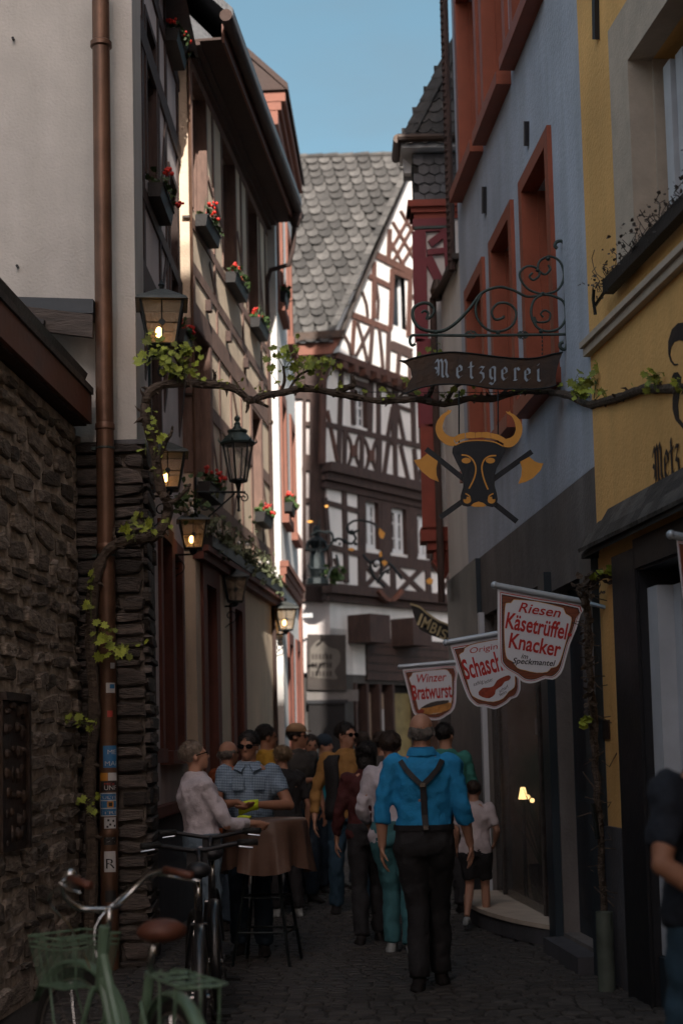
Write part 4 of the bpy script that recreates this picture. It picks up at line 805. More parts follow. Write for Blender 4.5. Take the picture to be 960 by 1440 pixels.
lantern(331, 846, 16.5, .92, (-.15, 0, 0), 'unlit dark lantern on the beige wall below the planted ledge', lit=False)
lantern(402, 886, 20.05, .98, (-.17, .12, 0), 'brightly lit small lantern at the sunlit corner of the white house')
# six-sided lantern on its scrolled arm
c = P(335, 676, 14.7); s = 1.0
t = thing('arm_lantern', 'large unlit six-sided glass lantern standing on a scrolled iron arm', 'street lantern', c)
hx = lambda r, z: [c+V(r*math.cos(pi/3*k+.3), r*math.sin(pi/3*k+.3), z) for k in range(6)]
b, tp = hx(.085, 0), hx(.15, .37)
mb = MB()
for i in range(6): mb.tube([b[i], tp[i]], .011, 5); mb.tube([b[i], b[(i+1) % 6]], .012, 5); mb.tube([tp[i], tp[(i+1) % 6]], .012, 5)
mb.lathe(c+V(0, 0, -.03), [(.03, 0), (.09, .02), (.09, .03)], 12); auto(mb.build('lantern_frame', M['iron'], t))
for i in range(6): mb = MB(); j = (i+1) % 6; k = .99; mb.add([c+V((q-c).x*k, (q-c).y*k, (q-c).z) for q in (b[i], b[j], tp[j], tp[i])], [(0, 1, 2, 3)]); mb.build('pane', M['lampclear'], t)
mb = MB(); mb.lathe(c+V(0, 0, .365), [(.175, 0), (.18, .015), (.14, .06), (.095, .105), (.085, .12), (.10, .125), (.10, .145), (.05, .16), (.03, .20), (.035, .21), (.015, .235), (.03, .25), (.03, .275), (.005, .30)], 12)
for i in range(6): q = tp[i]+V(0, 0, .01); o_ = (q-c); o_.z = 0; o_.normalize(); mb.tube([q+o_*.02, q+o_*.045+V(0, 0, .02), q+o_*.04+V(0, 0, .05)], [.012, .010, .003], 5)
auto(mb.build('lantern_roof', M['iron_g'], t))
mb = MB(); a_ = P(275, 692, 14.7)+V(0, 0, 0); foot = c+V(0, 0, -.02); mb.lathe(foot+V(0, 0, -.26), [(.012, -.03), (.02, -.02), (.012, 0), (.014, .1), (.028, .12), (.014, .15), (.02, .2), (.032, .25)], 10)
arm = P(345, 692, 14.7); mb.tube([a_, arm], .012, 6); mb.tube([a_+V(.0, 0, .15), a_+V(0, 0, -.42)], .012, 6)
mb.tube([P(330, 694, 14.7), P(310, 712, 14.7), P(290, 730, 14.7), P(276, 740, 14.7)], .009, 6)
for (sx, sy, r0, dr_) in ((289, 711, 9, 1), (343, 700, 6.5, -1)):
    sp_ = []
    for k in range(20): a = pi/2+dr_*k*.42; r_ = r0*(1-k/24); sp_.append(P(sx+r_*math.cos(a), sy-r_*math.sin(a), 14.7))
    mb.tube(sp_, .007, 5)
auto(mb.build('scroll_arm', M['iron'], t))

# ------------------------------------------------------------------ flower boxes
def leafcloud(mb, cfn, n, size, flat=.3):
    for _ in range(n):
        c_ = cfn(); a = rnd.uniform(0, 2*pi); nrm = V(math.cos(a), math.sin(a), rnd.uniform(.2, 1.4)).normalized(); x = nrm.orthogonal().normalized(); y = nrm.cross(x); s_ = size*rnd.uniform(.6, 1.3); f = rnd.uniform(0, 6)
        ring = [c_+(x*math.cos(f+k*pi/3)+y*math.sin(f+k*pi/3))*s_*(1 if k % 2 else .8)+nrm*s_*.2*(k % 2) for k in range(6)]
        mb.add([c_]+ring, [(0, k+1, (k+1) % 6+1) for k in range(6)])
def flowerbox(W, u, z, ln, label, red=4, n0=.02, dep=.13, petal='petal'):
    ln *= .86
    base = W.pt(u, n0, z)
    t = thing('flower_box', label, 'flower box', base, 'window boxes of red geraniums')
    mb = MB(); p = [(0, .04), (dep-.02, .04), (dep, .15), (dep+.012, .15), (dep+.012, .165), (0, .165)]
    mb.prism([W.pt(u-ln/2, n0+a, z+b) for a, b in p], W.u*ln); mb.build('box', M['boxdark'], t)
    mb = MB(); leafcloud(mb, lambda: W.pt(u+rnd.uniform(-.5, .5)*ln, n0+rnd.uniform(.0, dep+.04), z+.15+abs(rnd.gauss(.02, .06))), 70, .035)
    for _ in range(12): q = W.pt(u+rnd.uniform(-.5, .5)*ln, n0+dep*.6, z+.15); mb.tube([q, q+W.n*.04+V(0, 0, rnd.uniform(.1, .2))], .003, 3)
    mb.build('foliage', M['leafd'], t, fixn=False)['kind'] = 'stuff'
    for k in range(red):
        q = W.pt(u+((k+.5)/red-.5+rnd.uniform(-.1, .1))*ln*.95, n0+rnd.uniform(.03, dep+.05), z+.2+rnd.uniform(.0, .12)); mb = MB()
        for _ in range(9): mb.ball(q+V(rnd.gauss(0, .022), rnd.gauss(0, .022), rnd.gauss(0, .016)), rnd.uniform(.012, .022), seg=6, rg=4)
        mb.build('flower', M[petal], t)
    return t
flowerbox(FIRST, 2.15, 8.35, .75, 'highest flower box with red geraniums, under the narrow house\'s topmost window', 4)
flowerbox(FIRST, .85, 6.3, .85, 'flower box with red and green trailing geraniums on narrow timbered house, left of pipe corner', 3)
flowerbox(FIRST, 2.3, 5.45, .65, 'flower box of bright red geraniums just above and behind the nearest lantern', 5)
flowerbox(BEIGE, .53, 6.98, .85, 'flower box under the first top floor window of the beige house', 3)
flowerbox(BEIGE, 2.31, 6.93, .95, 'flower box under the middle top floor window of the beige house', 3)
flowerbox(BEIGE, 4.0, 6.9, .85, 'flower box under the third top floor window of the beige house, near downpipe', 3)
flowerbox(BEIGE, .48, 4.16, .9, 'flower box with red geraniums left behind the six-sided lantern', 5)
flowerbox(BEIGE, 4.06, 4.42, .8, 'flower box of red geraniums on lower far window of the beige house', 4)
flowerbox(WHITE, .65, 4.86, .7, 'small flower box of red geraniums on the white house\'s salmon window sill', 3, n0=.02, dep=.13)
flowerbox(WHITE, .6, 7.87, .6, 'tiny orange flower box high on the white house by the roof pipe', 1, n0=.0, dep=.12)
pl = thing('planted_ledge', 'long ledge planter with pale green trailing plants on the beige house string course', 'planter', BEIGE.pt(2.6, .1, 3.67))
mb = MB(); mb.box(BEIGE, .15, 5.15, .01, .15, 3.665, 3.78); mb.build('trough', M['boxdark'], pl)
mb = MB(); leafcloud(mb, lambda: (lambda u: BEIGE.pt(u, rnd.uniform(.0, .2), 3.76+abs(rnd.gauss(0, .11))*(1.1+.7*math.sin(u*5))-(.15 if rnd.random() < .2 else 0)))(rnd.uniform(.1, 5.2)), 620, .034)
for _ in range(70): q = BEIGE.pt(rnd.uniform(.1, 5.2), .1, 3.75); mb.tube([q, q+V(rnd.uniform(-.04, .04), rnd.uniform(-.05, .05), rnd.uniform(.12, .38))], .003, 3)
mb.build('foliage', mat('pale_ledge_leaf', (.13, .15, .08), .7, .3, 9), pl, fixn=False)['kind'] = 'stuff'
for _ in range(14):
    q = BEIGE.pt(rnd.uniform(.2, 5.1), rnd.uniform(.05, .2), 3.8+rnd.uniform(0, .15)); mb = MB(); mb.ball(q, .022, seg=6, rg=4); mb.build('flower', M['petalw'], pl)
q0 = P(262, 708, 13.2)
t = thing('white_flower_basket', 'bunch of white flowers and pale leaves hanging above the third lantern', 'flowers', q0)
mb = MB(); leafcloud(mb, lambda: q0+V(rnd.gauss(0, .07), rnd.gauss(0, .06), rnd.gauss(0, .09)), 90, .032); mb.build('foliage', M['leafd'], t, fixn=False)['kind'] = 'stuff'
for _ in range(9): mb = MB(); mb.ball(q0+V(rnd.gauss(.01, .04), -.07+rnd.gauss(0, .03), rnd.gauss(-.04, .04)), .022, seg=6, rg=4); mb.build('flower', M['petalw'], t)
# dry twigs on the ochre house
a = YEL.uz(862, 452, .1)[0]; t = thing('dry_window_box', 'black window box with dry dead twigs on the ochre house ledge', 'flower box', YEL.pt(1.3, .1, 4.33))
mb = MB(); mb.box(YEL, .66, 2.8, .03, .10, 4.42, 4.51); mb.build('box', M['boxdark'], t)
mb = MB(); mb.tube([YEL.pt(.42, .08, 4.36), YEL.pt(.42, .09, 4.46), YEL.pt(.44, .09, 4.52)], .012, 5); mb.tube([YEL.pt(.40, .08, 4.42), YEL.pt(.68, .08, 4.45)], .012, 5); mb.build('box_hook', M['iron'], t)
mb = MB()
for _ in range(80):
    q = YEL.pt(rnd.uniform(.55, 2.7), rnd.uniform(.04, .13), 4.50); pts = [q]
    for k in range(5): q = q+V(rnd.uniform(-.035, .035), rnd.uniform(-.05, .05), rnd.uniform(-.03, .05)); pts.append(q)
    mb.tube(pts, .003, 3)
leafcloud(mb, lambda: YEL.pt(rnd.uniform(.45, 2.7), rnd.uniform(.05, .22), 4.5+rnd.gauss(.02, .05)), 130, .012)
o = mb.build('twigs', M['timber_g'], t, fixn=False); o['kind'] = 'stuff'

# ------------------------------------------------------------------ wrought iron butcher's sign
SY = 10.65
def px2(pts, ox, oy, k): return [(ox+x/k, oy+y/k) for x, y in pts]
def smooth(pts, n=5):
    out = []
    for i in range(len(pts)-1):
        p0, p1, p2, p3 = pts[max(i-1, 0)], pts[i], pts[i+1], pts[min(i+2, len(pts)-1)]
        for k in range(n):
            t = k/n; out.append(tuple(.5*(2*p1[j]+(p2[j]-p0[j])*t+(2*p0[j]-5*p1[j]+4*p2[j]-p3[j])*t*t+(3*p1[j]-p0[j]-3*p2[j]+p3[j])*t**3) for j in (0, 1)))
    return out+[pts[-1]]
def flat(pts, Y, m, name, parent, th=.006): return pxpoly(pts, Y, th, m, name, parent)
sg = thing('butcher_sign', 'black banner sign in gothic letters under a wrought iron scroll bracket', 'shop sign', P(796, 495, SY))
mb = MB(); T_ = lambda pts, r, seg=7, sm=True: mb.tube([P(x, y, SY) for x, y in (smooth(px2(pts, 540, 320, 3.429)) if sm else px2(pts, 540, 320, 3.429))], r, seg)
T_([(835, 100), (822, 88), (832, 68), (858, 66), (870, 95), (874, 200), (876, 400), (882, 545), (872, 585), (850, 580), (848, 560), (862, 552)], .013)
T_([(150, 560), (135, 568), (124, 552), (130, 525), (165, 518), (400, 520), (700, 517), (885, 514)], .011)
T_([(180, 410), (195, 400), (212, 412), (205, 438), (230, 425), (241, 395), (220, 368), (185, 363), (145, 385), (138, 430), (165, 478), (220, 498), (285, 496), (350, 455), (415, 385), (470, 315), (550, 286), (620, 300), (690, 332), (765, 322)], [.009+.004*math.sin(k/95*pi) for k in range(96)])
T_([(470, 318), (442, 375), (450, 440), (500, 492), (570, 498), (622, 465), (635, 405), (600, 367), (548, 366), (518, 405), (535, 442), (572, 435), (575, 425)], .010)
T_([(765, 322), (722, 350), (708, 415), (735, 478), (790, 500), (850, 480), (878, 420), (862, 355), (810, 328), (765, 322)], .010)
T_([(735, 478), (722, 430), (740, 455), (790, 450), (800, 415), (775, 398), (755, 415), (768, 432)], .008)
T_([(765, 322), (700, 300), (660, 255), (655, 215), (690, 186), (735, 195), (748, 228), (720, 252), (700, 235), (715, 218)], .009)
T_([(765, 322), (835, 300), (866, 235), (848, 165), (800, 138), (752, 158), (742, 200), (775, 225), (800, 200), (790, 180)], .009)
for kx, ky in ((418, 515), (668, 517)):
    for s_ in (-1, 1): T_([(kx-30, ky), (kx-12, ky-16*s_), (kx, ky), (kx+12, ky+16*s_), (kx+30, ky)], .005, 5, True); T_([(kx-22, ky), (kx, ky-20*s_), (kx+22, ky)], .005, 5, False)
for kx, ky in ((548, 508), (755, 500), (765, 318), (250, 505), (740, 205), (790, 150)): mb.ball(P(540+kx/3.429, 320+ky/3.429, SY), .018, .018, .014, seg=8, rg=5)
auto(mb.build('scroll_bracket', M['iron_g'], sg), 60)
mb = MB()
for kx, y0, y1 in ((614, 471, 496), (762, 471, 500)):
    for k in range(5): mb.ball(P(kx, y0+(y1-y0)*(k+.5)/5, SY), .006, .006, .012, seg=5, rg=4)
mb.build('chain', M['iron'], sg)
ban = [(561, 507), (570, 507), (582, 503), (605, 498), (630, 495), (655, 496), (680, 499), (705, 502), (730, 504), (755, 503), (775, 498), (791, 495), (787, 505), (783, 518), (781, 530), (782, 541), (770, 545), (745, 547), (715, 547), (690, 546), (665, 542), (640, 540), (612, 541), (588, 546), (568, 554), (573, 540), (579, 530), (577, 518), (570, 511)]
bo = flat(ban, SY, 'iron_b', 'banner', sg, .012)
mb = MB(); mb.tube([P(x, y, SY-.004) for x, y in smooth(ban[:12], 3)], .006, 6); mb.tube([P(x, y, SY-.004) for x, y in smooth(ban[15:25], 3)], .006, 6); mb.build('rolled_edge', M['iron'], sg)
G = {'M': ([(0, 1.15), (.14, 1.4), (.26, 1.25), (.26, .15), (.08, 0)], [(.26, 1.2), (.44, 1.42), (.56, 1.2), (.56, .12), (.66, .0)], [(.56, 1.2), (.78, 1.42), (.92, 1.15), (.88, .3), (1.02, .02)], [(0, .75), (.2, .6), (.1, .3)]),
     'e': ([(.42, .62), (.40, .86), (.24, 1.0), (.06, .82), (.06, .2), (.22, 0), (.44, .16)], [(.10, .46), (.42, .62)]),
     't': ([(.2, 1.32), (.2, .15), (.32, 0), (.46, .12)], [(0, .9), (.42, .98)]),
     'z': ([(.04, .86), (.14, .98), (.40, .94), (.10, .52), (.34, .42), (.38, .05), (.1, -.32)],),
     'g': ([(.44, .95), (.22, 1.0), (.06, .82), (.06, .22), (.22, .02), (.42, .16)], [(.34, 1.02), (.44, .9), (.44, -.15), (.24, -.42), (.02, -.3)]),
     'r': ([(.0, .86), (.12, .98), (.14, .12), (.04, .02), (.26, .02)], [(.16, .84), (.32, 1.02), (.46, .86)]),
     'i': ([(.02, .86), (.14, .98), (.14, .12), (.28, .02)], [(.10, 1.3), (.20, 1.42)])}
def gothic(mapf, s_, x0, sc, adv, m, name, parent, off, nib=.11, ang=.7):
    """Broad-nib letters; mapf maps letter space (x right, y up) to the world."""
    x = x0; k = 0
    for ch in s_:
        mb = MB(); nx, ny = nib*math.cos(ang), nib*math.sin(ang)
        for st in G[ch]:
            for (ax, ay), (bx, by) in zip(st, st[1:]):
                l = math.hypot(bx-ax, by-ay); ex, ey = (bx-ax)/l*.02, (by-ay)/l*.02
                q = [(ax-ex-nx, ay-ey-ny), (ax-ex+nx, ay-ey+ny), (bx+ex+nx, by+ey+ny), (bx+ex-nx, by+ey-ny)]
                mb.prism([mapf(x+u*sc, v*sc, k*.00003) for u, v in q], off); k += 1
        mb.build(name, M[m], parent)
        x += adv.get(ch, .62)*sc

gothic(lambda u, v, e: P(612+u, 529.5-v+u*.045, SY-.003-e), 'Metzgerei', 0, 17.2, {'M': 1.72, 'i': .5, 'e': .98, 't': .86, 'z': .86, 'g': .98, 'r': .9}, 'letter', 'letter', bo, V(0, -.002, 0), .10)
gothic(lambda u, v, e: YEL.pt(.0, .006+e, 0)+YEL.u*(1.22+u)+V(0, 0, 3.09+v), 'Metz', 0, .155, {'M': 1.25, 'e': .62, 't': .58}, 'black', 'lettering', yh, YEL.n*.002, .10)

# bull's head with crossed cleavers
BY = 10.6
bl = thing('bull_head_sign', 'flat blue-black bull head with golden horns over two crossed golden axes', 'shop sign', P(670, 712, BY))
Z2 = lambda pts: px2(pts, 570, 560, 4.571)
def bl_(pts, m, name, dy, parent=None, th=.008, sm=0):
    p = Z2(pts)
    if sm: p = smooth(p+[p[0]], sm)[:-1]
    return flat(p, BY+dy, m, name, parent or bl, th)
def band(pts, w_): # stroke outline
    L, R_ = [], []
    for i, (x, y) in enumerate(pts):
        a = pts[max(i-1, 0)]; b = pts[min(i+1, len(pts)-1)]; l = math.hypot(b[0]-a[0], b[1]-a[1]); nx, ny = -(b[1]-a[1])/l, (b[0]-a[0])/l; ww = w_[i] if isinstance(w_, list) else w_
        L.append((x+nx*ww/2, y+ny*ww/2)); R_.append((x-nx*ww/2, y-ny*ww/2))
    return L+R_[::-1]
for a, b in (((132, 325), (716, 793)), ((812, 342), (222, 766))): bl_(band([a, b], 34), 'navy', 'axe_handle', .012 if a[0] < 500 else .022)
bl_([(138, 356), (207, 404), (197, 450), (200, 495), (214, 536), (160, 515), (105, 470), (70, 425), (54, 398), (100, 388)], 'gold', 'axe_blade', .006, sm=0)
bl_([(795, 376), (830, 405), (858, 416), (886, 418), (868, 462), (820, 512), (772, 538), (724, 549), (744, 500), (748, 450), (736, 408)], 'gold', 'axe_blade', .006, sm=0)
bl_([(268, 84), (270, 72), (284, 78), (296, 74), (284, 98), (262, 112), (245, 150), (238, 190), (252, 222), (285, 244), (312, 250), (310, 275), (322, 292), (310, 306), (268, 300), (225, 270), (200, 230), (193, 180), (210, 135), (240, 100)], 'gold', 'horn', 0, sm=3)
bl_([(645, 82), (660, 88), (672, 78), (674, 92), (705, 110), (737, 145), (751, 190), (743, 240), (715, 288), (680, 313), (640, 314), (628, 300), (645, 262), (672, 255), (697, 233), (708, 198), (702, 155), (682, 115), (655, 98)], 'gold', 'horn', 0, sm=3)
for p in ([(309, 250), (345, 230), (380, 222), (384, 258), (350, 268), (324, 286)], [(386, 222), (415, 216), (446, 220), (449, 255), (388, 258)], [(450, 221), (470, 217), (487, 219), (490, 251), (452, 255)], [(490, 219), (520, 215), (546, 222), (546, 258), (492, 252)], [(549, 223), (600, 234), (643, 260), (634, 292), (590, 268), (549, 258)]): bl_(p, 'gold', 'forelock', -.002)
head = bl_([(316, 300), (345, 284), (400, 272), (470, 268), (540, 272), (600, 288), (636, 312), (636, 345), (612, 400), (585, 450), (572, 500), (572, 560), (586, 610), (592, 650), (584, 685), (560, 699), (535, 694), (515, 690), (470, 699), (425, 692), (400, 696), (370, 690), (352, 668), (354, 625), (370, 570), (372, 520), (358, 470), (325, 405), (300, 350), (302, 318)], 'navy', 'head', 0, th=.012)
gb = lambda pts, w_, dy=-.004: bl_(band(smooth(pts, 4), w_), 'gold', 'gold_line', dy, head, .003)
gb([(318, 302), (370, 280), (430, 271), (500, 271), (570, 281), (628, 308)], 7)
gb([(360, 364), (400, 370), (435, 400), (452, 450), (440, 515), (408, 580)], 9); gb([(582, 368), (540, 372), (506, 396), (490, 445), (502, 515), (530, 586)], 9)
for ex in (390, 545): bl_([(ex+30*math.cos(k*pi/8), 400+18*math.sin(k*pi/8)+(ex-467)*.0) for k in range(16)], 'gold', 'eye', -.004, head, .003)
for ex, s_ in ((396, 1), (552, -1)):
    bl_([(ex+25*math.cos(k*pi/8), 655+22*math.sin(k*pi/8)) for k in range(16)], 'gold', 'nostril', -.004, head, .003)
    bl_(band(smooth([(ex-s_*12, 612), (ex+s_*14, 628), (ex+s_*20, 655)], 4), 8), 'gold', 'nostril', -.004, head, .003)
    bl_([(ex-s_*14+11*math.cos(k*pi/5), 640+10*math.sin(k*pi/5)) for k in range(10)], 'navy', 'nostril_hole', -.007, head, .002)
bl_([(420, 690), (438, 674), (468, 664), (500, 673), (520, 690), (500, 698), (440, 698)], 'gold', 'mouth', -.004, head, .003)
mb = MB(); a = P(797, 590, BY+.05); mb.tube([P(645, 549, SY+.005), P(645, 590, BY+.02), P(645, 640, BY+.02)], .006, 6); mb.tube([P(700, 549, SY+.005), P(700, 590, BY+.02), P(700, 640, BY+.02)], .006, 6); mb.build('hanger', M['iron'], bl)

# ------------------------------------------------------------------ sausage signs
def textpx(s_, x0, y0, x1, y1, hpx, Y, m, name, parent, shear=0, off=0.0):
    """Lettering between two baseline ends given in photo pixels, on the frontal plane Y."""
    vs, fs, w_ = fontmesh(s_, .0, off); dx, dy = x1-x0, y1-y0; l = math.hypot(dx, dy); ux, uy = dy/l, -dx/l
    mb = MB(); mb.add([P(x0+dx*v.x+(ux+shear*dx/l)*v.y*hpx, y0+dy*v.x+(uy+shear*dy/l)*v.y*hpx, Y) for v in vs], fs)
    return mb.build(name, M[m], parent)
def shrink(p, f, cx=None, cy=None):
    cx = sum(a for a, b in p)/len(p); cy = sum(b for a, b in p)/len(p); return [(cx+(a-cx)*f, cy+(b-cy)*f) for a, b in p]
def panel(t, outline, Y, inner):
    b_ = flat(outline, Y, 'signw', 'sign_panel', t, .012)
    for k, (f, m) in enumerate(((.935, 'signred'), (.918, 'signw'), (.895, 'signblk'), (.878, 'signbr'))): flat(shrink(outline, f), Y-.001-.0012*k, m, 'border', b_, .001)
    for k, (f, m) in enumerate(((1.035, 'signblk'), (1.02, 'bun'), (1.0, 'signw'))): flat(shrink(inner, f), Y-.0065-.0012*k, m, 'border' if k < 2 else 'field', b_, .001)
    return b_, Y-.0112
LBL = 'white framed sausage sign '
k3 = lambda pts: px2(pts, 690, 810, 5.333)
YS = 9.95
t = thing('hanging_sign', LBL+'reading Riesen Käsetrüffel-Knacker, largest and nearest, on a tilted pole', 'shop sign', P(760, 960, YS), 'white framed sausage signs along the right wall')
ol = smooth(k3([(50, 88), (370, 146), (692, 204), (672, 290), (640, 400), (590, 520), (545, 690), (510, 750), (465, 778), (410, 772), (350, 795), (300, 806), (240, 795), (190, 755), (110, 710), (70, 670), (55, 620), (50, 400), (50, 120)]), 2)
inn = smooth(k3([(170, 180), (200, 180), (350, 195), (520, 235), (545, 250), (560, 285), (600, 310), (598, 360), (565, 480), (520, 630), (490, 680), (450, 690), (420, 720), (340, 725), (250, 705), (200, 690), (160, 640), (125, 620), (108, 560), (100, 380), (108, 230), (120, 205), (150, 205)]), 2)
b_, yt = panel(t, ol, YS, inn)
tz = lambda s_, x0, y0, x1, y1, h_, m, sh=0, off=0: textpx(s_, 690+x0/5.333, 810+y0/5.333, 690+x1/5.333, 810+y1/5.333, h_/5.333, yt, m, 'lettering', b_, sh, off)
tz('Riesen', 205, 268, 512, 312, 105, 'signred', .25, .012); 
for m, o_, dy in (('signred', .035, 0),): tz('Käsetrüffel-', 105, 388, 598, 482, 170, m, 0, .022); tz('Knacker', 130, 535, 515, 605, 160, m, 0, .022)
tz('im', 225, 618, 272, 624, 55, 'signblk', .25, .01); tz('Speckmantel', 160, 655, 472, 676, 62, 'signblk', .25, .012)
def signpole(t, p0, p1, p2, Y0, Y2, plate):
    mb = MB(); a, b, c_ = P(*p0, Y0), P(*p1, Y0), P(*p2, Y2)
    mb.tube([a, b], .022, 12); mb.ball(a, .026); mb.tube([b, c_], [.016, .012], 8)
    auto(mb.build('pole', M['signgrey'], t))
    mb = MB(); mb.obox(c_, plate*.006, V(0, 0, .065), V(0, .03, 0).cross(plate).normalized()*.02 if False else V(.0, .025, 0)); mb.build('wall_plate', M['signgrey'], t)
signpole(t, (695, 823), (818, 846), (862, 857), YS-.005, 9.80, YEL.n)
k4 = lambda pts: px2(pts, 555, 880, 5.19)
t = thing('hanging_sign', LBL+'with red word Schaschlik, middle of three, partly covered by the nearest', 'shop sign', P(690, 995, 11), 'white framed sausage signs along the right wall')
ol = smooth(k4([(400, 142), (640, 100), (900, 58), (905, 200), (915, 400), (915, 470), (890, 520), (850, 535), (820, 565), (760, 600), (720, 610), (650, 590), (600, 590), (560, 560), (530, 520), (480, 390), (410, 170)]), 2)
inn = smooth(k4([(540, 148), (600, 130), (800, 95), (850, 110), (860, 200), (875, 380), (870, 450), (830, 480), (790, 530), (720, 555), (640, 545), (580, 520), (550, 480), (500, 300), (470, 215), (500, 195), (510, 165)]), 2)
b_, yt = panel(t, ol, 11.0, inn)
tz = lambda s_, x0, y0, x1, y1, h_, m, sh=0, off=0: textpx(s_, 555+x0/5.19, 880+y0/5.19, 555+x1/5.19, 880+y1/5.19, h_/5.19, yt, m, 'lettering', b_, sh, off)
tz('Original', 545, 205, 800, 160, 60, 'signred', .25); tz('Schaschlik', 515, 392, 880, 300, 205, 'signred', 0, .024)
tz('saftig', 575, 442, 645, 418, 38, 'signblk', .2); tz('lecker', 655, 425, 715, 402, 36, 'signblk', .2); tz('scharf', 765, 490, 830, 452, 34, 'signblk', .2); tz('fein', 765, 518, 815, 492, 34, 'signblk', .2)
flat(smooth(k4([(610, 485), (640, 455), (680, 452), (720, 440), (745, 400), (790, 375), (830, 362), (846, 378), (830, 400), (800, 410), (780, 440), (735, 470), (730, 500), (690, 530), (640, 522), (612, 505)]), 2), yt, 'sausage', 'print', b_, .001)
signpole(t, (627, 904), (728, 886), (797, 874), 10.995, 11.1, GREY.n)
t = thing('hanging_sign', LBL+'reading Winzer Bratwurst with a bread roll, smallest and farthest', 'shop sign', P(605, 1005, 15.0), 'white framed sausage signs along the right wall')
ol = smooth(k4([(55, 318), (250, 300), (448, 283), (450, 400), (445, 560), (420, 625), (380, 655), (330, 685), (270, 690), (200, 670), (150, 655), (125, 610), (100, 500), (60, 340)]), 2)
inn = smooth(k4([(130, 345), (200, 335), (330, 322), (380, 325), (400, 350), (415, 380), (415, 540), (390, 600), (330, 635), (250, 645), (180, 625), (160, 560), (120, 430), (105, 385), (120, 370)]), 2)
b_, yt = panel(t, ol, 15.0, inn)
tz = lambda s_, x0, y0, x1, y1, h_, m, sh=0, off=0: textpx(s_, 555+x0/5.19, 880+y0/5.19, 555+x1/5.19, 880+y1/5.19, h_/5.19, yt, m, 'lettering', b_, sh, off)
tz('Winzer', 150, 418, 372, 402, 88, 'signred', .2, .012); tz('Bratwurst', 128, 540, 418, 520, 150, 'signred', 0, .024)
flat(smooth(k4([(175, 640), (190, 600), (250, 585), (320, 575), (400, 560), (412, 580), (400, 610), (340, 632), (250, 645)]), 2), yt, 'bun', 'print', b_, .0012); flat(smooth(k4([(185, 605), (230, 575), (300, 552), (390, 545), (385, 565), (320, 580), (250, 598)]), 2), yt-.0015, 'timber_g', 'print', b_, .001)
flat(smooth(k4([(160, 622), (190, 608), (215, 618), (205, 640), (170, 640)]), 2), yt-.003, 'sausage', 'print', b_, .001)
signpole(t, (562, 938), (641, 931), (668, 929), 14.995, 15.05, GREY.n)
t = thing('hanging_sign', 'white framed sign cut off by the right picture edge beside the slate canopy', 'shop sign', P(955, 800, 7.9), 'white framed sausage signs along the right wall')
panel(t, [(951, 757), (1010, 768), (1004, 850), (985, 868), (968, 860), (960, 840)], 7.9, [(966, 776), (996, 782), (992, 842), (974, 848)]); signpole(t, (943, 752), (985, 760), (1003, 763), 7.895, 7.95, YEL.n)

# ------------------------------------------------------------------ signs at the far end
k5 = lambda pts: px2(pts, 400, 780, 3.69)
t = thing('snack_bar_sign', 'tapering dark snack bar sign board with cream block letters IMBISS', 'shop sign', P(605, 905, 18.6))
b_ = flat(k5([(652, 256), (700, 272), (740, 305), (800, 345), (900, 385), (900, 462), (840, 446), (760, 418), (700, 388), (675, 330)]), 18.6, 'black', 'board', t, .04)
flat(band(smooth(k5([(652, 256), (700, 272), (740, 305), (800, 345), (900, 385)]), 3), 2.6), 18.585, 'cream', 'board_edge', t, .05)
for ch, x0, y0, h_, w_ in (('I', 686, 362, 88, 12), ('M', 706, 376, 84, 38), ('B', 750, 402, 80, 30), ('I', 786, 418, 74, 11), ('S', 802, 430, 70, 32), ('S', 840, 442, 66, 30)):
    textpx(ch, 400+x0/3.69, 780+y0/3.69, 400+(x0+w_)/3.69, 780+(y0+w_*.38)/3.69, h_/3.69, 18.58, 'cream', 'letter', b_, .0, .015)
mb = MB(); mb.tube([P(650, 880, 18.62), P(668, 884, 18.3)], .02, 6); mb.tube([P(640, 900, 18.62), P(668, 905, 18.3)], .02, 6); mb.build('bracket', M['iron'], t)
t = thing('wine_house_board', 'dark square board with a faded light emblem beside the far doorway', 'sign board', P(459, 971, 25.9))
b_ = flat([(432, 892), (486, 893), (487, 971), (432, 970)], 25.86, 'boardbg', 'board', t, .05)
flat(smooth([(436, 912), (448, 900), (462, 910), (476, 915), (478, 930), (470, 944), (474, 955), (450, 954), (436, 952)], 3), 25.85, 'boardtxt', 'emblem', b_, .004)
for y0 in (920, 932, 944):
    for x0 in range(438, 466, 5): flat([(x0, y0), (x0+3.4, y0), (x0+3.4, y0+7), (x0, y0+7)], 25.842, 'boardbg', 'emblem', b_, .004)
k6 = lambda pts: px2(pts, 400, 640, 4)
t = thing('iron_guild_sign', 'delicate wrought iron arch sign with small golden leaves in front of the timbered facade', 'shop sign', P(510, 800, 24))
mb = MB()
for pts in ([(345, 420), (355, 395), (390, 370), (440, 368), (500, 385), (520, 410)], [(355, 400), (365, 440), (400, 430)], [(270, 480), (310, 470), (340, 490), (380, 500)], [(230, 430), (265, 440), (270, 490), (240, 520)], [(380, 500), (400, 470), (390, 440), (420, 420)], [(440, 560), (480, 600), (540, 590), (600, 620), (660, 700)], [(480, 600), (500, 680), (560, 740)], [(540, 560), (545, 690)], [(240, 700), (262, 640), (300, 620), (290, 560)], [(600, 640), (560, 660), (520, 720)], [(150, 450), (190, 430), (240, 440)], [(130, 620), (160, 640), (240, 640)]):
    mb.tube([P(x, y, 24) for x, y in smooth(k6(pts))], .02, 5)
for kx, ky, r_ in ((378, 435, .045), (340, 480, .03), (310, 500, .025), (285, 480, .03), (400, 500, .03), (480, 640, .03), (510, 620, .04), (580, 660, .03)): mb.ball(P(400+kx/4, 640+ky/4, 24), r_, seg=7, rg=5)
mb.build('ironwork', M['iron'], t)
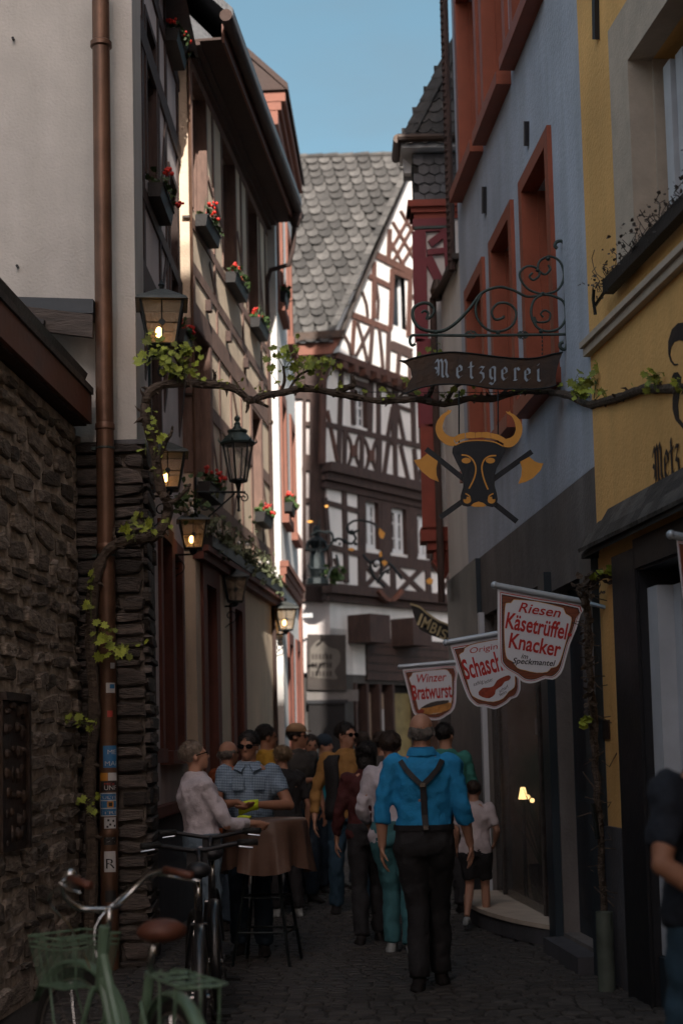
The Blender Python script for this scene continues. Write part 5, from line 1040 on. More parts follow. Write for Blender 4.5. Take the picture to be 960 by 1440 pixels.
for pts in ([(535, 410), (565, 440), (555, 470), (540, 465), (528, 440)], [(355, 530), (375, 520), (395, 530), (380, 542)], [(120, 372), (145, 366), (162, 374), (140, 382)], [(545, 600), (565, 590), (580, 605), (560, 625)], [(795, 705), (815, 690), (835, 700), (830, 725), (805, 725)], [(915, 790), (935, 780), (940, 815), (920, 820)], [(225, 285), (240, 278), (248, 290), (232, 296)], [(532, 545), (545, 540), (548, 570), (534, 572)]): flat(k6(pts), 23.97, 'gold', 'golden_leaf', t, .03)
mb = MB(); mb.ball(P(530, 792, 23.95), .045, seg=8, rg=6); mb.build('globe', M['casew'], t)
t = thing('bulb_lamp', 'bare pinkish glowing bulb on a short arm in front of the timbered facade', 'lamp', P(606, 776, 20))
mb = MB(); mb.ball(P(606, 775, 20), .034, seg=10, rg=8); mb.build('bulb', M['bulb_p'], t); mb = MB(); mb.tube([P(607, 779, 20), P(608, 800, 20), P(640, 806, 19)], .014, 6); mb.build('arm', M['iron'], t)
t = thing('ledge_statue', 'dark robed figure standing on the corner ledge of the timbered house', 'statue', P(446, 812, 25.4))
q = P(446, 822, 25.4); mb = MB(); mb.lathe(q, [(.20, 0), (.19, .10), (.13, .13), (.16, .25), (.13, .5), (.10, .62), (.15, .74), (.11, .80), (.045, .84), (.07, .90), (.06, .98), (.02, 1.02)], 10); mb.tube([q+V(-.13, -.02, .74), q+V(-.17, -.1, .6), q+V(-.02, -.16, .56)], .035, 6); mb.tube([q+V(.13, -.02, .74), q+V(.18, -.08, .6), q+V(.05, -.16, .55)], .035, 6); mb.tube([q+V(.06, -.18, .1), q+V(.06, -.17, 1.1)], .014, 5); mb.build('figure', M['iron'], t)
mb = MB(); leafcloud(mb, lambda: P(468+rnd.gauss(0, 7), 808+rnd.gauss(0, 5), 25.3), 60, .06); o = mb.build('ledge_plant', M['leafd'], fixn=False, base=P(468, 812, 25.3)); tag(o, 'small dark potted plant on the ledge beside the corner figure', 'plant')

# ------------------------------------------------------------------ grapevine across the alley
VY = 10.85
gv = thing('grapevine', 'gnarled old grapevine climbing the slate pillar and spanning the alley with fresh green leaves', 'grapevine', P(132, 1385, 10.95))
def wobble(pts, amp): return [(x+rnd.gauss(0, amp), y+rnd.gauss(0, amp)) for x, y in pts]
def trunk(pts, w0, w1, Y, name='branch', amp=.7, knots=True, m='bark', Y1=None):
    pp_ = smooth(wobble(pts, amp), 4); n = len(pp_); r = [(w0+(w1-w0)*i/n)/S(Y)/2*rnd.uniform(.82, 1.2) for i in range(n)]
    mb = MB(); w3 = [P(x, y, Y+((Y1-Y)*i/n if Y1 else 0)+rnd.gauss(0, .006)) for i, (x, y) in enumerate(pp_)]; mb.tube(w3, r, 8)
    if knots:
        for i in range(0, n-1):
            if rnd.random() < .55:
                q = w3[i]; a = rnd.uniform(0, 2*pi); d_ = V(math.cos(a), -abs(rnd.gauss(0, .4)), math.sin(a)); mb.tube([q+d_*r[i]*.6, q+d_*r[i]*1.4, q+d_*r[i]*2.0+V(rnd.gauss(0, .01), 0, rnd.gauss(0, .012))], [r[i]*.45, r[i]*.28, .001], 4)
            if rnd.random() < .5:                # peeling bark strips
                a = rnd.uniform(0, 2*pi); o_ = V(math.cos(a)*.3, -.7, math.sin(a)).normalized()*r[i]*1.05; mb.tube([w3[i]+o_, w3[i+1]+o_*1.05], .003, 3)
    return mb.build(name, M[m], gv), w3
trunk([(128, 1385), (126, 1300), (130, 1200), (126, 1100), (131, 1000), (128, 900), (134, 820), (150, 778), (180, 762), (205, 758), (226, 745), (236, 722), (236, 705)], 17, 15, 10.98, 'trunk', 1.2)
trunk([(236, 705), (226, 690), (222, 660), (216, 630), (208, 600), (205, 572), (212, 550), (235, 540), (262, 538)], 14, 13, 10.9, 'trunk', .8)
trunk([(262, 538), (300, 541), (330, 547), (352, 562), (370, 556), (400, 552), (430, 546), (470, 552), (500, 558), (530, 562), (560, 565), (590, 563), (625, 569), (660, 560), (690, 561), (730, 553), (775, 551)], 12, 9, VY, 'trunk', .9)
trunk([(775, 551), (800, 556), (828, 568), (850, 566), (875, 556), (905, 549), (940, 547), (985, 540)], 10, 12, VY, 'trunk', 1.0, Y1=7.9)
for pts, a, b in ((((222, 650), (232, 622), (240, 610), (243, 600)), 8, 3), (((236, 710), (250, 700), (262, 688), (268, 680)), 8, 3), (((165, 764), (160, 745), (172, 735)), 5, 2), (((300, 541), (303, 528), (299, 520)), 7, 2), (((348, 560), (348, 572), (345, 580)), 6, 2), (((352, 560), (365, 566), (377, 572)), 7, 3), (((470, 552), (485, 546), (498, 540), (494, 528)), 12, 4), (((395, 552), (400, 535), (398, 515)), 6, 3), (((405, 550), (420, 528), (435, 520)), 5, 2), (((628, 566), (640, 545), (655, 538)), 7, 3), (((600, 562), (605, 550), (608, 540)), 8, 4), (((700, 560), (712, 548), (725, 540)), 5, 2), (((560, 560), (570, 550), (576, 543)), 5, 2), (((830, 566), (840, 550), (845, 535)), 6, 2)): trunk(pts, a, b, VY, 'side_branch', .4)
mb = MB(); mb.tube([P(470, 551, VY-.02), P(800, 552, VY-.02)], .0025, 4); mb.build('support_wire', M['iron'], gv)
lo = [(0, 0), (.12, -.12), (.34, -.22), (.30, .0), (.52, .08), (.40, .26), (.50, .50), (.26, .46), (.20, .66), (.08, .62), (0, .92)]
lp = lo+[(-x, y) for x, y in lo[-2:0:-1]]
lmb = MB(); lmb.add([V(0, .25, -.04)]+[V(x, y, .10*abs(x)-.12*(y-.3)**2) for x, y in lp], [(0, i+1, (i+1) % len(lp)+1) for i in range(len(lp))]); lme = None
nleaf = 0
def leaf(pt, size, up=None):
    global lme, nleaf
    if lme is None: o = lmb.build('leaf', M['leaf'], gv, base=(0, 0, 0), fixn=False); lme = o.data
    else: o = bpy.data.objects.new('leaf', lme); COL.objects.link(o); o.parent = gv
    nrm = V(rnd.gauss(0, .6), -1+rnd.gauss(0, .45), rnd.gauss(.5, .5)).normalized(); a = rnd.uniform(0, 2*pi) if rnd.random() < .4 else rnd.gauss(pi, .9)
    x = nrm.orthogonal().normalized(); y = nrm.cross(x); zax = nrm; yy = V(0, 0, 1)-nrm*nrm.z; yy.normalize(); xx = yy.cross(nrm)
    Mx = Matrix((xx, yy, nrm)).transposed() @ Matrix.Rotation(a, 3, 'Z')
    o.matrix_local = Matrix.Translation(Vector(pt)-wloc(gv)) @ Mx.to_4x4() @ Matrix.Scale(size*rnd.choice((.6, .8, 1, 1, 1.2))*rnd.uniform(.85, 1.15), 4); nleaf += 1
def shoot(path, n, size, Y=VY, r=.0035, spread=7):
    pp_ = smooth(path, 4); mb = MB(); w3 = [P(x, y, Y-.01*k/len(pp_)) for k, (x, y) in enumerate(pp_)]; mb.tube(w3, [r*(1-.6*i/len(w3)) for i in range(len(w3))], 5)
    n = int(n*1.25+.5)
    for k in range(n):
        i = min(len(w3)-1, int(len(w3)*(.2+.8*(k+.5)/n))); q = w3[i]+V(rnd.gauss(0, spread), 0, rnd.gauss(0, spread*.8))*(1/S(Y))+V(0, rnd.uniform(-.05, .04), 0)
        mb.tube([w3[i], (w3[i]+q)/2+V(0, 0, .006), q], .0018, 3); leaf(q, size*rnd.uniform(.7, 1.2)/S(Y)*1.0)
    mb.build('shoot', M['stem'], gv)
shoot([(262, 536), (258, 520), (250, 505), (240, 492), (225, 482)], 14, 15, spread=10); shoot([(250, 538), (245, 515), (225, 505), (205, 500)], 12, 15, spread=9); shoot([(256, 538), (262, 515), (268, 495), (262, 480)], 12, 15, spread=8); shoot([(240, 530), (235, 510), (218, 492)], 8, 14, spread=9)
shoot([(398, 516), (392, 505), (385, 495), (378, 488)], 5, 12); shoot([(400, 520), (410, 505), (420, 492), (412, 487)], 7, 13); shoot([(405, 530), (425, 516), (440, 508)], 9, 15, spread=8); shoot([(435, 525), (450, 512), (468, 510)], 5, 12); shoot([(460, 530), (468, 520), (466, 505)], 4, 12, spread=5); shoot([(395, 545), (388, 535), (378, 520)], 3, 7, spread=4)
shoot([(602, 548), (604, 530), (608, 510), (606, 492), (612, 482)], 8, 10, spread=5); shoot([(585, 556), (578, 545), (572, 530)], 5, 10, spread=6); shoot([(690, 556), (680, 540), (660, 525), (650, 515)], 7, 12, spread=6); shoot([(682, 545), (675, 528), (668, 520)], 4, 11, spread=6); shoot([(718, 552), (722, 545), (728, 538)], 3, 8, spread=4)
shoot([(835, 560), (838, 540), (845, 522), (855, 510)], 12, 14, spread=8, Y=9.8); shoot([(830, 560), (820, 545), (808, 535)], 11, 16, spread=9, Y=10.0); shoot([(838, 560), (850, 550), (868, 545)], 7, 13, spread=7, Y=9.6); shoot([(800, 555), (798, 545)], 2, 10, spread=5)
shoot([(920, 548), (920, 535), (918, 520)], 9, 15, spread=9, Y=8.5); shoot([(950, 545), (955, 535)], 4, 13, Y=8.2)
shoot([(222, 640), (228, 620), (220, 598)], 4, 10, spread=7, Y=10.8); shoot([(205, 640), (205, 620), (208, 600)], 4, 10, spread=5, Y=10.88); shoot([(190, 762), (188, 745), (185, 730)], 9, 14, spread=10, Y=10.8); shoot([(215, 755), (210, 740), (208, 735)], 5, 12, spread=7, Y=10.8)
shoot([(128, 905), (145, 892), (150, 885)], 8, 14, spread=9, Y=10.8); shoot([(150, 925), (165, 915), (178, 905)], 8, 14, spread=9, Y=10.85); shoot([(128, 870), (128, 850), (128, 812)], 5, 13, spread=6, Y=10.85)
shoot([(125, 1020), (110, 1015), (95, 1010)], 5, 12, spread=6, Y=10.8); shoot([(126, 1035), (130, 1020), (135, 1010)], 4, 12, spread=6, Y=10.8); shoot([(125, 1145), (128, 1132), (132, 1122)], 6, 13, spread=8, Y=10.8)
for x_, y_ in ((285, 540), (318, 545), (338, 552), (366, 556), (428, 546), (448, 548), (482, 550), (512, 558), (535, 561), (552, 563), (625, 566), (648, 560), (665, 560), (740, 553), (760, 552), (785, 552), (815, 562), (880, 553), (900, 548), (935, 546), (212, 590), (216, 640), (230, 740), (178, 758), (222, 672)):
    Yq = VY if x_ < 790 else 10.85-(x_-775)/210*2.95
    a_ = rnd.uniform(-10, 10); shoot([(x_, y_), (x_+a_*.5, y_-6), (x_+a_, y_-rnd.uniform(9, 17))], rnd.choice((2, 3, 3, 4)), rnd.uniform(7, 10.5), Y=Yq-.02, r=.0025, spread=4.5)
for x_, y_ in ((237, 500), (222, 490), (256, 500), (400, 505), (425, 515), (450, 517), (835, 540), (606, 515), (690, 530)):
    Yq = VY if x_ < 790 else 9.9
    shoot([(x_, y_+14), (x_+2, y_), (x_+rnd.uniform(-8, 8), y_-14)], 7, 10, Y=Yq-.05, r=.0025, spread=8)
print('leaves', nleaf)
# dark climber at the corner of the ochre house with its guard tube
cl = thing('corner_climber', 'dark climbing plant at the ochre house corner rising out of a pale green guard tube', 'climbing plant', P(852, 1385, 9.7))
mb = MB()
def wpath(pts, r, Y): mb.tube([P(x+rnd.gauss(0, 1.2), y, Y+rnd.gauss(0, .01)) for x, y in smooth(pts, 5)], r, 6)
wpath([(850, 1300), (846, 1200), (838, 1100), (835, 1000), (828, 930), (826, 870), (822, 830), (830, 812)], .024, 9.75); wpath([(848, 1240), (842, 1120), (830, 1020), (830, 900), (820, 850)], .014, 9.72); wpath([(822, 835), (832, 818), (848, 810), (862, 806)], .022, 9.7); wpath([(826, 870), (820, 845), (812, 830)], .012, 9.7)
for _ in range(60):
    y_ = rnd.uniform(820, 1280); x_ = 824+(y_-820)*.055; q = P(x_+rnd.gauss(0, 4), y_, 9.72); mb.tube([q, q+V(rnd.gauss(0, .04), -.02, rnd.gauss(0, .03)), q+V(rnd.gauss(0, .06), -.02, rnd.gauss(0, .05))], .004, 3)
mb.build('stem', M['bark'], cl)
mb = MB(); leafcloud(mb, lambda: P(835+rnd.gauss(0, 14), 818+rnd.gauss(0, 7), 9.66), 40, .028); leafcloud(mb, lambda: P(826+rnd.gauss(0, 5), rnd.uniform(830, 1020), 9.66), 40, .024); mb.build('dry_leaves', M['bark'], cl, fixn=False)['kind'] = 'stuff'
for x_, y_ in ((846, 805), (856, 803), (838, 812), (826, 1012), (822, 1018)):
    mb = MB(); leafcloud(mb, lambda: P(x_, y_, 9.62)+V(rnd.gauss(0, .01), 0, rnd.gauss(0, .01)), 4, .028); mb.build('leaf', M['leaf'], cl, fixn=False)
q = P(853, 1386, 9.62); q.z = .01; zt = P(848, 1285, 9.62).z; mb = MB(); mb.lathe(q, [(.055, 0), (.055, zt), (.051, zt), (.051, .1)], 18); auto(mb.build('guard_tube', M['galv'], cl))
mb = MB(); mb.tube([P(833, 1130, 9.7), P(840, 1180, 9.7)], .018, 6); mb.build('clamp', M['iron'], cl)
nu, nz = GREY.uz(757, 1022, -.12); mb = MB(); mb.box(GREY, nu-.16, nu+.16, -.125, -.12, nz-.07, nz+.07); tag(mb.build('reflection_card', M['stk_white'], base=GREY.pt(nu, -.12, nz)), 'white card inside the shop window standing in for a bright reflection above the lamp', 'reflection_card')  # white card added in place of a bright reflection on the shop glass
for i_, (a_, b_) in enumerate(((742, 1121), (748, 1126))):
    nu, nz = GREY.uz(a_, b_, -.22); q = GREY.pt(nu, -.22, nz); mb = MB(); mb.ball(q, .022, seg=8, rg=6); tag(mb.build('candle_light', M['bulb_w'], base=q), ('tiny warm light just right of the lamp in the shop window', 'second tiny warm light, lower and farther right of the shop window lamp')[i_], 'light', 'tiny lights in the shop window')
# ------------------------------------------------------------------ people
SK = [mat('skin_fair', (.40, .21, .14), .55, .06, 12, .1, 90), mat('skin_tan', (.30, .145, .09), .55, .06, 12, .1, 90), mat('skin_dark', (.16, .075, .05), .55, .06, 12, .1, 90)]
HR = {'grey': mat('grey_hair', (.16, .14, .125), .7, .3, 30, .5, 80), 'brown': mat('brown_hair', (.035, .02, .013), .6, .3, 30, .5, 80), 'dark': mat('dark_hair', (.012, .009, .008), .55, .3, 30, .5, 80), 'blond': mat('blond_hair', (.22, .15, .085), .6, .3, 30, .5, 80), 'greyblond': mat('grey_blond_hair', (.20, .155, .12), .6, .3, 30, .5, 80)}
def cl(name, c, r=.85, **k): return mat(name, c, r, .12, 6, .25, 60, **k)
CM = {'blue': cl('bright_blue_cotton', (.015, .235, .50), streak=.0), 'black': cl('black_cloth', (.018, .017, .019)), 'jeans': cl('blue_denim', (.028, .070, .115), streak=.15), 'jeansd': cl('dark_denim', (.02, .035, .055)), 'mustard': cl('mustard_shirt', (.30, .155, .045)),
      'white': cl('white_blouse', (.50, .46, .50)), 'tee': cl('pale_pink_tee', (.52, .44, .44)), 'wine': cl('dark_red_top', (.06, .012, .012)), 'orange': cl('rust_orange_shirt', (.24, .055, .012)), 'yellow': cl('yellow_shirt', (.42, .23, .025)), 'dgrey': cl('charcoal_tee', (.045, .042, .040)), 'turq': cl('turquoise_tee', (.03, .30, .38)), 'navy': cl('navy_polo', (.010, .015, .026)), 'tealp': cl('teal_trousers', (.045, .15, .17)), 'greyblue': cl('grey_blue_shirt', (.10, .13, .15)), 'teal': cl('mint_teal_top', (.04, .20, .17)), 'sneak': cl('pale_sneaker', (.34, .36, .36)), 'shoe': cl('black_shoe', (.012, .010, .010)), 'flower': cl('floral_blue', (.12, .17, .22))}
m = mat('checked_shirt', (.20, .26, .32), .85, .1, 5, .2, 60); CM['check'] = m; t_ = m.node_tree; b_ = t_.nodes['Principled BSDF']   # fine woven check
tcx = t_.nodes.new('ShaderNodeTexCoord'); prev = b_.inputs['Base Color'].links[0].from_socket
for ax, scl in (('Z', 26), ('X', 24)):
    wv = t_.nodes.new('ShaderNodeTexWave'); wv.bands_direction = ax; wv.inputs['Scale'].default_value = scl; wv.inputs['Distortion'].default_value = .6; t_.links.new(tcx.outputs['Object'], wv.inputs['Vector'])
    rr = t_.nodes.new('ShaderNodeValToRGB'); rr.color_ramp.elements[0].position = .35; rr.color_ramp.elements[1].position = .6; rr.color_ramp.elements[0].color = (.30, .36, .46, 1) if ax == 'Z' else (.75, .8, .85, 1); rr.color_ramp.elements[1].color = (1.3, 1.3, 1.3, 1); t_.links.new(wv.outputs['Fac'], rr.inputs[0])
    mm_ = t_.nodes.new('ShaderNodeMix'); mm_.data_type = 'RGBA'; mm_.blend_type = 'MULTIPLY'; mm_.inputs[0].default_value = 1; t_.links.new(prev, mm_.inputs[6]); t_.links.new(rr.outputs[0], mm_.inputs[7]); prev = mm_.outputs[2]
t_.links.new(prev, b_.inputs['Base Color'])
M['neon'] = mat('neon_yellow', (.50, .62, .03), .5, .05); M['lens'] = mat('dark_lens', (.008, .008, .010), .12, 0, bump=0)
ftex = bpy.data.textures.new('folds', 'CLOUDS'); ftex.noise_scale = .095; ftex.noise_depth = 2
htex = bpy.data.textures.new('strands', 'CLOUDS'); htex.noise_scale = .03; htex.noise_depth = 3
def soft(mb, name, m, parent, vox, disp=0, tex=None, sm=2):
    o = mb.build(name, m, parent, smooth=True)
    r_ = o.modifiers.new('union', 'REMESH'); r_.mode = 'VOXEL'; r_.voxel_size = vox; r_.use_smooth_shade = True
    if sm: s_ = o.modifiers.new('soften', 'SMOOTH'); s_.iterations = sm; s_.factor = .5
    if disp: d_ = o.modifiers.new('folds', 'DISPLACE'); d_.texture = tex or ftex; d_.strength = disp; d_.mid_level = .5; d_.texture_coords = 'GLOBAL'
    return o
TR = [(.86, .160, .110), (.92, .172, .122), (1.0, .165, .120), (1.08, .150, .110), (1.2, .160, .118), (1.32, .178, .126), (1.39, .180, .112), (1.445, .135, .088), (1.485, .070, .066)]
def person(label, px, Y, head, H=1.74, fat=1.0, belly=0, top='black', sleeve=.45, bottom='jeans', leg=1.0, shoes='shoe', skin=0, hair='brown', style='short', larm=None, rarm=None, lfoot=(-.10, .06), rfoot=(.10, -.04), lean=0, yaw=0, pitch=0, glasses=False, hem=.86, vox=.012, curl=.5, x=None, topname='shirt', bottomname='trousers', lknee=None, rknee=None, female=False, group=None):
    X0 = x if x is not None else (px-484)/S(Y); k = H/1.75
    root = thing('person', label, 'person', (X0, Y, .015), group)
    ch, sh_ = math.cos(head), math.sin(head); Rz = Matrix.Rotation(head, 3, 'Z')
    def T(p): return V(X0, Y, .015)+Rz @ (Vector(p)*k)
    cl_, sl_ = math.cos(lean), math.sin(lean)
    def bend(p):
        p = Vector(p); z = p.z-.95
        if z <= 0: return p
        return V(p.x, p.y*cl_+z*sl_, .95+z*cl_-p.y*sl_)
    def torso(mb, inf, z0=0, z1=9, arc=None, fl=0):
        rr = []
        for z, w_, d_ in TR:
            if z < z0-.05 or z > z1+.001: continue
            if female: w_ = w_*(.93 if z > 1.15 else 1.0 if z < 1.0 else .9); d_ = d_*(1.04 if 1.2 < z < 1.4 else .95)
            by = belly*math.exp(-((z-1.1)/.12)**2); w2, d2 = (w_*fat+inf+fl*(z < 1.1))*k, (d_*(fat*.5+.5)+inf+by*.5)*k
            c_ = T(bend((0, by*.5, max(z, z0)))); axy = Rz @ V(0, cl_, -sl_)
            rr.append((c_, Rz @ V(w2, 0, 0), axy*d2))
        mb.rings(rr, 18); return rr
    ww = (fat-1)*.18
    shd = [bend((s_*(.172*(.93 if female else 1)+ww*.8), 0, 1.405)) for s_ in (-1, 1)]
    larm = larm or ((-.25-ww, -.01, 1.13), (-.265-ww, .07, .88)); rarm = rarm or ((.25+ww, -.01, 1.13), (.265+ww, .07, .88))
    def chain(pts, n=5):
        out = []
        for a, b in zip(pts, pts[1:]):
            for i in range(n): out.append(Vector(a).lerp(Vector(b), i/n))
        return out+[Vector(pts[-1])]
    lk = lknee or (lfoot[0]*.95, lfoot[1]*.55+.05, .50); rk = rknee or (rfoot[0]*.95, rfoot[1]*.55+.05, .50)
    lz = .09 if len(lfoot) < 3 else lfoot[2]; rz_ = .09 if len(rfoot) < 3 else rfoot[2]
    legs = [((-.088*fat, 0, .90), lk, (lfoot[0], lfoot[1], lz)), ((.088*fat, 0, .90), rk, (rfoot[0], rfoot[1], rz_))]
    hc = bend((0, .015, 1.615)); HM = Matrix.Rotation(yaw, 3, 'Z') @ Matrix.Rotation(pitch, 3, 'X'); hcw = T(hc)
    def Hp(x_, y_, z_): return hcw+Rz @ (HM @ V(x_, y_, z_))*k
    HR3 = Rz @ HM
    mb = MB()
    torso(mb, 0)
    mb.tube([T(bend((0, 0, 1.44))), T(bend((0, .0, 1.50))), Hp(0, -.012, -.05), Hp(0, -.005, 0)], [.075*k, .06*k*(.88 if female else 1), .056*k*(.88 if female else 1), .05*k], 12)
    mb.ball(Hp(0, -.012, .03), .074*k, .093*k, .088*k, HR3, 14, 10); mb.ball(Hp(0, .018, -.035), .058*k, .068*k, .075*k, HR3, 12, 8); mb.ball(Hp(0, .052, -.085), .030*k, .028*k, .022*k, HR3); mb.ball(Hp(0, .045, -.06), .045*k, .04*k, .03*k, HR3)
    mb.rings([(Hp(0, .082, .022), HR3 @ V(.009*k, 0, 0), HR3 @ V(0, .008*k, 0)), (Hp(0, .094, -.005), HR3 @ V(.012*k, 0, 0), HR3 @ V(0, .012*k, 0)), (Hp(0, .096, -.024), HR3 @ V(.018*k, 0, 0), HR3 @ V(0, .018*k, 0)), (Hp(0, .086, -.034), HR3 @ V(.014*k, 0, 0), HR3 @ V(0, .010*k, 0))], 8)
    mb.ball(Hp(0, .070, .026), .052*k, .022*k, .012*k, HR3, 8, 6); mb.ball(Hp(0, .078, -.056), .024*k, .014*k, .006*k, HR3, 8, 6); mb.ball(Hp(0, .076, -.067), .020*k, .014*k, .006*k, HR3, 8, 6)
    for s_ in (-1, 1): mb.ball(Hp(s_*.077, -.004, -.008), .010*k, .02*k, .031*k, HR3, 8, 6)
    for s_, (el, wr) in ((0, larm), (1, rarm)):
        a_ = [T(shd[s_]), T(el), T(wr)]; c_ = chain(a_); mb.tube(c_, [r_*k*(.9 if female else 1) for r_ in (.060, .056, .053, .050, .046, .041, .043, .041, .036, .030, .027)], 10); mb.ball(a_[0], .062*k); mb.ball(a_[1], .042*k)
        d_ = (a_[2]-a_[1]).normalized(); d2 = (d_+V(0, 0, -.35)).normalized(); fwd = Rz @ V(0, 1, 0); side = d2.cross(fwd)
        side = side.normalized() if side.length > .2 else Rz @ V(1, 0, 0); inn_ = (1 if s_ == 0 else -1); pn = d2.cross(side).normalized()   # side: across the knuckles
        wv_ = pn; palm_n = side*(1 if side.dot(Rz @ V(inn_, 0, 0)) > 0 else -1); w0_ = a_[2]
        mb.rings([(w0_, wv_*.028*k, palm_n*.020*k), (w0_+d2*.03*k, wv_*.036*k, palm_n*.017*k), (w0_+d2*.085*k, wv_*.041*k, palm_n*.014*k), (w0_+d2*.095*k, wv_*.036*k, palm_n*.010*k)], 10)
        for f_ in range(4):
            b0 = w0_+d2*(.085-.004*abs(f_-1.3))*k+wv_*(-.029+.0195*f_)*k; L_ = (.034, .040, .038, .030)[3-f_]*k; dd_ = d2.copy(); pts = [b0]
            for j_ in range(3): dd_ = (dd_*math.cos(curl*.7)+palm_n*math.sin(curl*.7)).normalized(); pts.append(pts[-1]+dd_*L_*(1, .75, .6)[j_])
            mb.tube(pts, [.0098*k, .0095*k, .0088*k, .007*k], 7)
        tb = w0_+d2*.025*k+wv_*.030*k; mb.tube([tb, tb+(d2*.6+wv_*.6+palm_n*.4)*.035*k, tb+(d2*1.1+wv_*.65+palm_n*.7)*.055*k], [.013*k, .011*k, .008*k], 7)
    for a, b, c_ in legs: mb.tube([T(p) for p in chain((a, b, c_))], [r_*k for r_ in (.090, .085, .078, .070, .062, .055, .054, .055, .050, .040, .036)], 12)
    soft(mb, 'body', SK[skin], root, vox)
    for (a, b, c_), s_ in zip(legs, (-1, 1)):
        mb = MB(); d_ = Vector(c_)-Vector(b); tip = Vector(c_)+V(s_*.02, .13, -.055+(.0 if c_[2] < .12 else -.06)); heel = Vector(c_)+V(0, -.055, -.055); tz_ = max(.0, c_[2]-.09)
        sole = c_[2]-.085
        mb.rings([(T((c_[0], c_[1], c_[2]+.0)), Rz @ V(.045*k, 0, 0), Rz @ V(0, .055*k, 0)), (T((c_[0], c_[1]+.0, c_[2]-.04)), Rz @ V(.045*k, 0, 0), Rz @ V(0, .065*k, 0)), (T((c_[0]+s_*.005, c_[1]+.04, c_[2]-.055)), Rz @ V(.048*k, 0, 0), Rz @ V(0, .10*k, 0)), (T((c_[0]+s_*.01, c_[1]+.055, c_[2]-.075)), Rz @ V(.05*k, 0, 0), Rz @ V(0, .13*k, 0)), (T((c_[0]+s_*.01, c_[1]+.055, c_[2]-.098)), Rz @ V(.05*k, 0, 0), Rz @ V(0, .13*k, 0))], 14)
        soft(mb, 'shoe', CM[shoes], root, .014, sm=1)
    mb = MB()
    lw = 1.0 if leg > .9 else 1.12
    for a, b, c_ in legs:
        pts = chain((a, b, (c_[0], c_[1]-.005, c_[2]-.01 if leg > .9 else c_[2]))); rr = [.105, .100, .092, .084, .078, .074, .074, .074, .072, .070, .068]; n_ = max(3, int(len(pts)*leg))
        mb.tube([T(p) for p in pts[:n_]], [r_*k*lw*(fat*.4+.6) for r_ in rr[:n_]], 12)
    rr = []
    for z, w_, d_ in ((.84, .15, .11), (.90, .172, .125), (.98, .172, .126), (1.04, .160, .120)): rr.append((T(bend((0, 0, z))), Rz @ V((w_*fat+.012)*k, 0, 0), Rz @ V(0, (d_*(fat*.5+.5)+.012)*k, 0)))
    mb.rings(rr, 16); soft(mb, bottomname, CM[bottom], root, .014, .036)
    mb = MB(); torso(mb, .016, hem, 1.45, fl=.012 if hem < .93 else 0)
    mb.rings([(T(bend((0, .0, 1.435))), Rz @ V(.15*k, 0, 0), Rz @ V(0, .098*k, 0)), (T(bend((0, .0, 1.465))), Rz @ V(.105*k, 0, 0), Rz @ V(0, .09*k, 0)), (T(bend((0, .0, 1.50))), Rz @ V(.080*k, 0, 0), Rz @ V(0, .078*k, 0))], 14)
    for s_, (el, wr) in ((0, larm), (1, rarm)):
        c_ = chain((T(shd[s_]), T(el), T(wr))); n_ = max(3, int(round(len(c_)*sleeve))); rs = [.078, .072, .068, .064, .060, .057, .055, .052, .047, .042, .038]
        mb.tube(c_[:n_], [r_*k*(.92 if female else 1) for r_ in rs[:n_]], 12); mb.ball(c_[0], .078*k)
        if sleeve > .5 and sleeve < .9: mb.tube([c_[n_-2], c_[n_-1]], [rs[n_-1]*k*1.12]*2, 12)
    soft(mb, topname, CM[top], root, .013, .042)
    hm = MB()
    if style in ('short', 'long', 'bun', 'bob', 'curly'):
        hm.ball(Hp(0, -.022, .042), .083*k, .098*k, .090*k, HR3, 16, 12)
        if style in ('long', 'bob'): L_ = .16 if style == 'long' else .09; hm.ball(Hp(0, -.055, -.05), .088*k, .055*k, L_*k, HR3, 12, 10); [hm.ball(Hp(s_*.068, -.02, -.03), .022*k, .05*k, L_*.7*k, HR3, 8, 8) for s_ in (-1, 1)]
        if style == 'bun': hm.ball(Hp(0, -.115, .03), .035*k, .03*k, .035*k, HR3)
    elif style == 'bald':
        hm.ball(Hp(0, -.040, -.004), .081*k, .070*k, .060*k, HR3, 14, 10)
        for s_ in (-1, 1): hm.ball(Hp(s_*.070, .0, .012), .012*k, .035*k, .028*k, HR3, 8, 6)
    st = MB()
    if style != 'capped':
        for _ in range(330 if style != 'bald' else 120):
            th = rnd.uniform(0, 2*pi); zz_ = rnd.uniform(-.25, 1); r2 = math.sqrt(1-zz_*zz_)
            if style == 'bald': b_c = (0, -.040, -.004); rx_, ry_, rz2 = .081, .070, .060; zz_ = rnd.uniform(-.7, .7); r2 = math.sqrt(1-zz_*zz_)
            else: b_c = (0, -.022, .042); rx_, ry_, rz2 = .083, .098, .090
            p_ = V(b_c[0]+rx_*r2*math.cos(th), b_c[1]+ry_*r2*math.sin(th), b_c[2]+rz2*zz_)
            if p_.y > .045 and p_.z < .075: continue
            o_ = (p_-Vector(b_c)).normalized(); dn = V(o_.x*.3+rnd.gauss(0, .35), -.35+rnd.gauss(0, .3), -.9*(1 if zz_ < .7 else .2)); dn = (dn-o_*dn.dot(o_)*.8).normalized(); L2 = rnd.uniform(.02, .04)*(2.0 if style in ('curly', 'long', 'bob') else 1)
            st.tube([Hp(*(p_+o_*.001)), Hp(*(p_+dn*L2*.5+o_*.006)), Hp(*(p_+dn*L2+o_*rnd.uniform(-.002, .010)))], [.0022*k, .0018*k, .0004*k], 3)
        st.build('hair_strands', HR[hair], root, fixn=False)['kind'] = 'stuff'
    if style != 'capped': soft(hm, 'hair', HR[hair], root, .009, .014 if style != 'curly' else .04, htex, 1)
